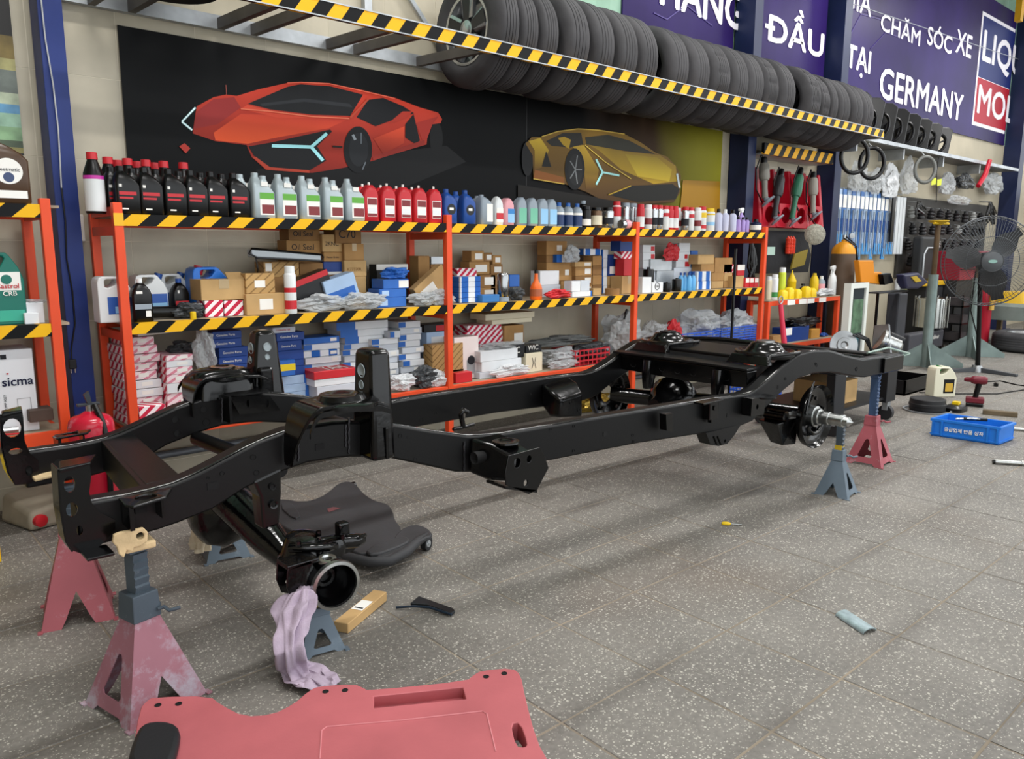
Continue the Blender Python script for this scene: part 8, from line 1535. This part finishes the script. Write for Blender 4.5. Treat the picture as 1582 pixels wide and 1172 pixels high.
# rubber bellows and hoses on the dark peg board
PB = thing('peg_board', 'dark peg board filled with rubber boots and hoses', 'peg board', (11.6, 4.3, 1.0)); MB().box(10.4, 13.5, 4.3, YW-.008, .9, 1.92).build('board', mat('board_dark', '#3a3835', .7, var=.3, vscale=3), PB)
BOOT = mat('boot_rubber', '#1f1f21', .5)
for r in range(4):
    for k in range(9):
        x = 10.55+.31*k+.1*(r % 2); z = 1.80-.2*r; t = thing('rubber_boot', 'black rubber boot hanging on the dark peg board', 'rubber boot', (x, 4.25, z-.1), 'rubber boots on the peg board')
        h = random.uniform(.11, .16); MB().lathe((x, 4.235, z-h), (random.uniform(-.3, .3), 0, 1), [(0, 0), (0, .04)]+[(h*.14*j+.0, .048 if j % 2 else .036) for j in range(1, 6)]+[(h*.8, .025), (h, .022), (h, 0)], 10).build('bellows', BOOT if (r*9+k) % 7 else mat('boot_grey', '#8c8e8c', .5), t, smooth=50); MB().cyl((x, 4.24, z), (x, 4.298, z+.01), .006, n=5).build('peg', M_GALV, t)
# tool trolley, red box, cabinets beyond
GB = thing('tool_cabinet', 'dark tool cabinet with yellow worktop behind the support posts', 'cabinet', (10.5, 3.95, 0)); MB().box(10.55, 11.1, 3.97, 4.27, .05, .80).build('cabinet_body', P('cabinet_black', '#1f2022', .5), GB, bevel=.006); MB().box(10.4, 11.12, 3.95, 4.28, .80, .86).build('worktop', P('worktop_yellow', '#c9a01c', .5), GB, bevel=.01)
for z in (.2, .4, .6): MB().box(10.58, 11.07, 3.96, 3.97, z, z+.17).build('drawer', P('drawer_grey', '#2d2e31', .4), GB, bevel=.004)
t = thing('tool_case', 'black upright tool case with silver handles on the yellow worktop', 'case', (10.65, 4.05, .86)); MB().box(10.42, 10.95, 4.02, 4.14, .865, 1.42).build('case_body', P('case_black', '#232426', .5), t, bevel=.03, seg=3); MB().tube([(10.49, 4.01, .9), (10.49, 4.01, 1.2), (10.57, 4.01, 1.28), (10.8, 4.01, 1.28), (10.88, 4.01, 1.2), (10.88, 4.01, .9)], .012, 8).build('handle', M_GALV, t, smooth=60)
t = thing('red_tool_chest', 'dark red tool chest behind the pedestal fan', 'tool chest', (11.4, 3.95, 0)); MB().box(11.15, 12.6, 3.8, 4.25, .86, 1.24).build('chest_body', P('chest_red', '#8c1f30', .45), t, bevel=.01); MB().box(11.15, 12.6, 3.78, 3.8, 1.0, 1.012).build('drawer_gap_shade', pBLACK, t); MB().box(11.15, 12.6, 3.83, 4.25, .1, .86).build('chest_stand', P('stand_dark', '#2a2a2c', .5), t)  # black strip on the chest front painted in for the drawer gap's shade
# tyre, grey tank and stool at the far right
c = Vector((11.35, 3.0, 0)); t = thing('floor_tyre', 'used tyre lying flat on the floor with a silver rim', 'tyre', c); m = tyre_mesh(.40, .24, .25, 0); m.v = [(c.x-p[2], c.y+p[1], .125+p[0]) for p in m.v]; m.build('tyre_carcass', mat('tyre_dusty', '#3a3a3c', .8, var=.3), t, smooth=35); MB().lathe(c+Vector((0, 0, .2)), (0, 0, 1), [(-.1, .24), (.02, .25), (.035, .24), (0, .2), (-.05, .15), (-.05, 0)], 30).build('rim', M_RIMS, t, smooth=40)
c = Vector((12.1, 3.4, 0)); t = thing('grey_gearbox', 'grey green cast gearbox housing on a low stand', 'gearbox', c); MB().loft([rrect(c.x, c.y, .8, .7, .1, .34), rrect(c.x, c.y, .8, .7, .12, .52), rrect(c.x, c.y, .68, .6, .12, .56)]).build('housing', mat('cast_grey_green', '#76807a', .5, var=.15), t, smooth=50); MB().loft([rrect(c.x, c.y, .6, .5, .1, .56), rrect(c.x, c.y, .5, .4, .1, .70)]).build('yellow_cover', P('cover_yellow', '#c9a21c', .5), t, smooth=50)
for dx in (-.3, .3):
    for dy in (-.25, .25): MB().box(c.x+dx-.03, c.x+dx+.03, c.y+dy-.03, c.y+dy+.03, 0, .34).build('stand_leg', mat('wood_leg', '#7d6a50', .7), t)
c = Vector((11.25, 3.5, 0)); t = thing('red_hydraulic_unit', 'red hydraulic cylinder standing behind the fan', 'hydraulic unit', c); MB().lathe(c, (0, 0, 1), [(0, 0), (0, .08), (.5, .08), (.55, .11), (.85, .11), (.9, .05), (.9, 0)], 20).build('cylinder', P('hydraulic_red', '#a81c2e', .4), t, smooth=50); MB().cyl(c+Vector((-.08, -.1, .5)), c+Vector((-.08, -.1, .8)), .03, n=12).build('sight_tube', P('sight_yellow', '#c9a24a', .4), t, smooth=40)
t = thing('low_shelf', 'black metal shelf stacked with pads behind the fan', 'shelf', (10.85, 3.7, 0)); 
for z in (.1, .32, .54): MB().box(10.72, 11.02, 3.58, 3.80, z, z+.02).build('tray', pBLACK, t); MB().box(10.76, 10.98, 3.6, 3.78, z+.02, z+.12).build('pad_stack', mat('pad_dark', '#3a3536', .7, var=.3), t)
for x in (10.72, 11.0):
    for y in (3.58, 3.78): MB().box(x, x+.02, y, y+.02, 0, .7).build('upright', pBLACK, t)
t = thing('side_box', 'small black plastic tray on the floor behind the ivory jug', 'tray', atz(1410, 605)); p = atz(1412, 607); MB().box(p.x-.2, p.x+.35, p.y, p.y+.3, 0.0, .015).build('tray_floor', pBLACK, t)
for (xa, xb, ya, yb) in ((-.2, .35, 0, .015), (-.2, .35, .285, .3), (-.2, -.185, 0, .3), (.335, .35, 0, .3)): MB().box(p.x+xa, p.x+xb, p.y+ya, p.y+yb, .0, .13).build('tray_wall', pBLACK, t)
# ------------------------------------------------------------------ seen between the rails
GOLD = mat('gold_foil', '#a58a3c', .25, .6, bump=.7, bscale=25); c = atz(917, 634); o = bag('foil_bag', 'gold foil bag lying on the floor between the chassis rails', 917, 606, 636, 44, c.y, 0, GOLD, .14, 121)
MB().box(c.x-.10, c.x+.10, c.y-.085, c.y-.08, .03, .055).build('white_band', LAB, o, loc=c)
c = atz(1082, 604); crate('plastic_crate', 'blue plastic bin on the floor behind the rear axle', c.x-.2, c.x+.2, 3.35, 3.6, 0, .2, MBLUE, 4)
def wires(px, py0, py1, w, y, label, n, seed):
    rnd = random.Random(seed); c = at(px, py0, y); d = at(px, py1, y); t = thing('wire_bundle', label, 'wires', d); k = mpp(c)*w/2
    for i in range(n):
        a = c+Vector((rnd.uniform(-.3, .3)*k, 0, 0)); sx, ex = rnd.uniform(-1.6, 1.6)*k, rnd.uniform(-1, 1)*k; ln = (c.z-d.z)*rnd.uniform(.6, 1.05)
        MB().tube([a, a+Vector((sx*.6, -.02, -ln*.3)), a+Vector((sx, -.03, -ln*.65)), a+Vector((ex, -.02, -ln))], rnd.choice((.008, .011, .014)), 6).build('wire', pBLACK, t, smooth=60)
    MB().cyl(c, c+Vector((0, .15, .01)), .008, n=6).build('hook', M_GALV, t)
wires(1530, 312, 346, 34, 4.15, 'thick bundle of black cables hanging beside the last blue column', 14, 5)
wires(1160, 372, 436, 18, 4.03, 'tangle of black cables behind the orange rack end', 12, 6)
wires(1420, 312, 332, 30, 4.15, 'short black cables hanging over the dark peg board', 9, 8)
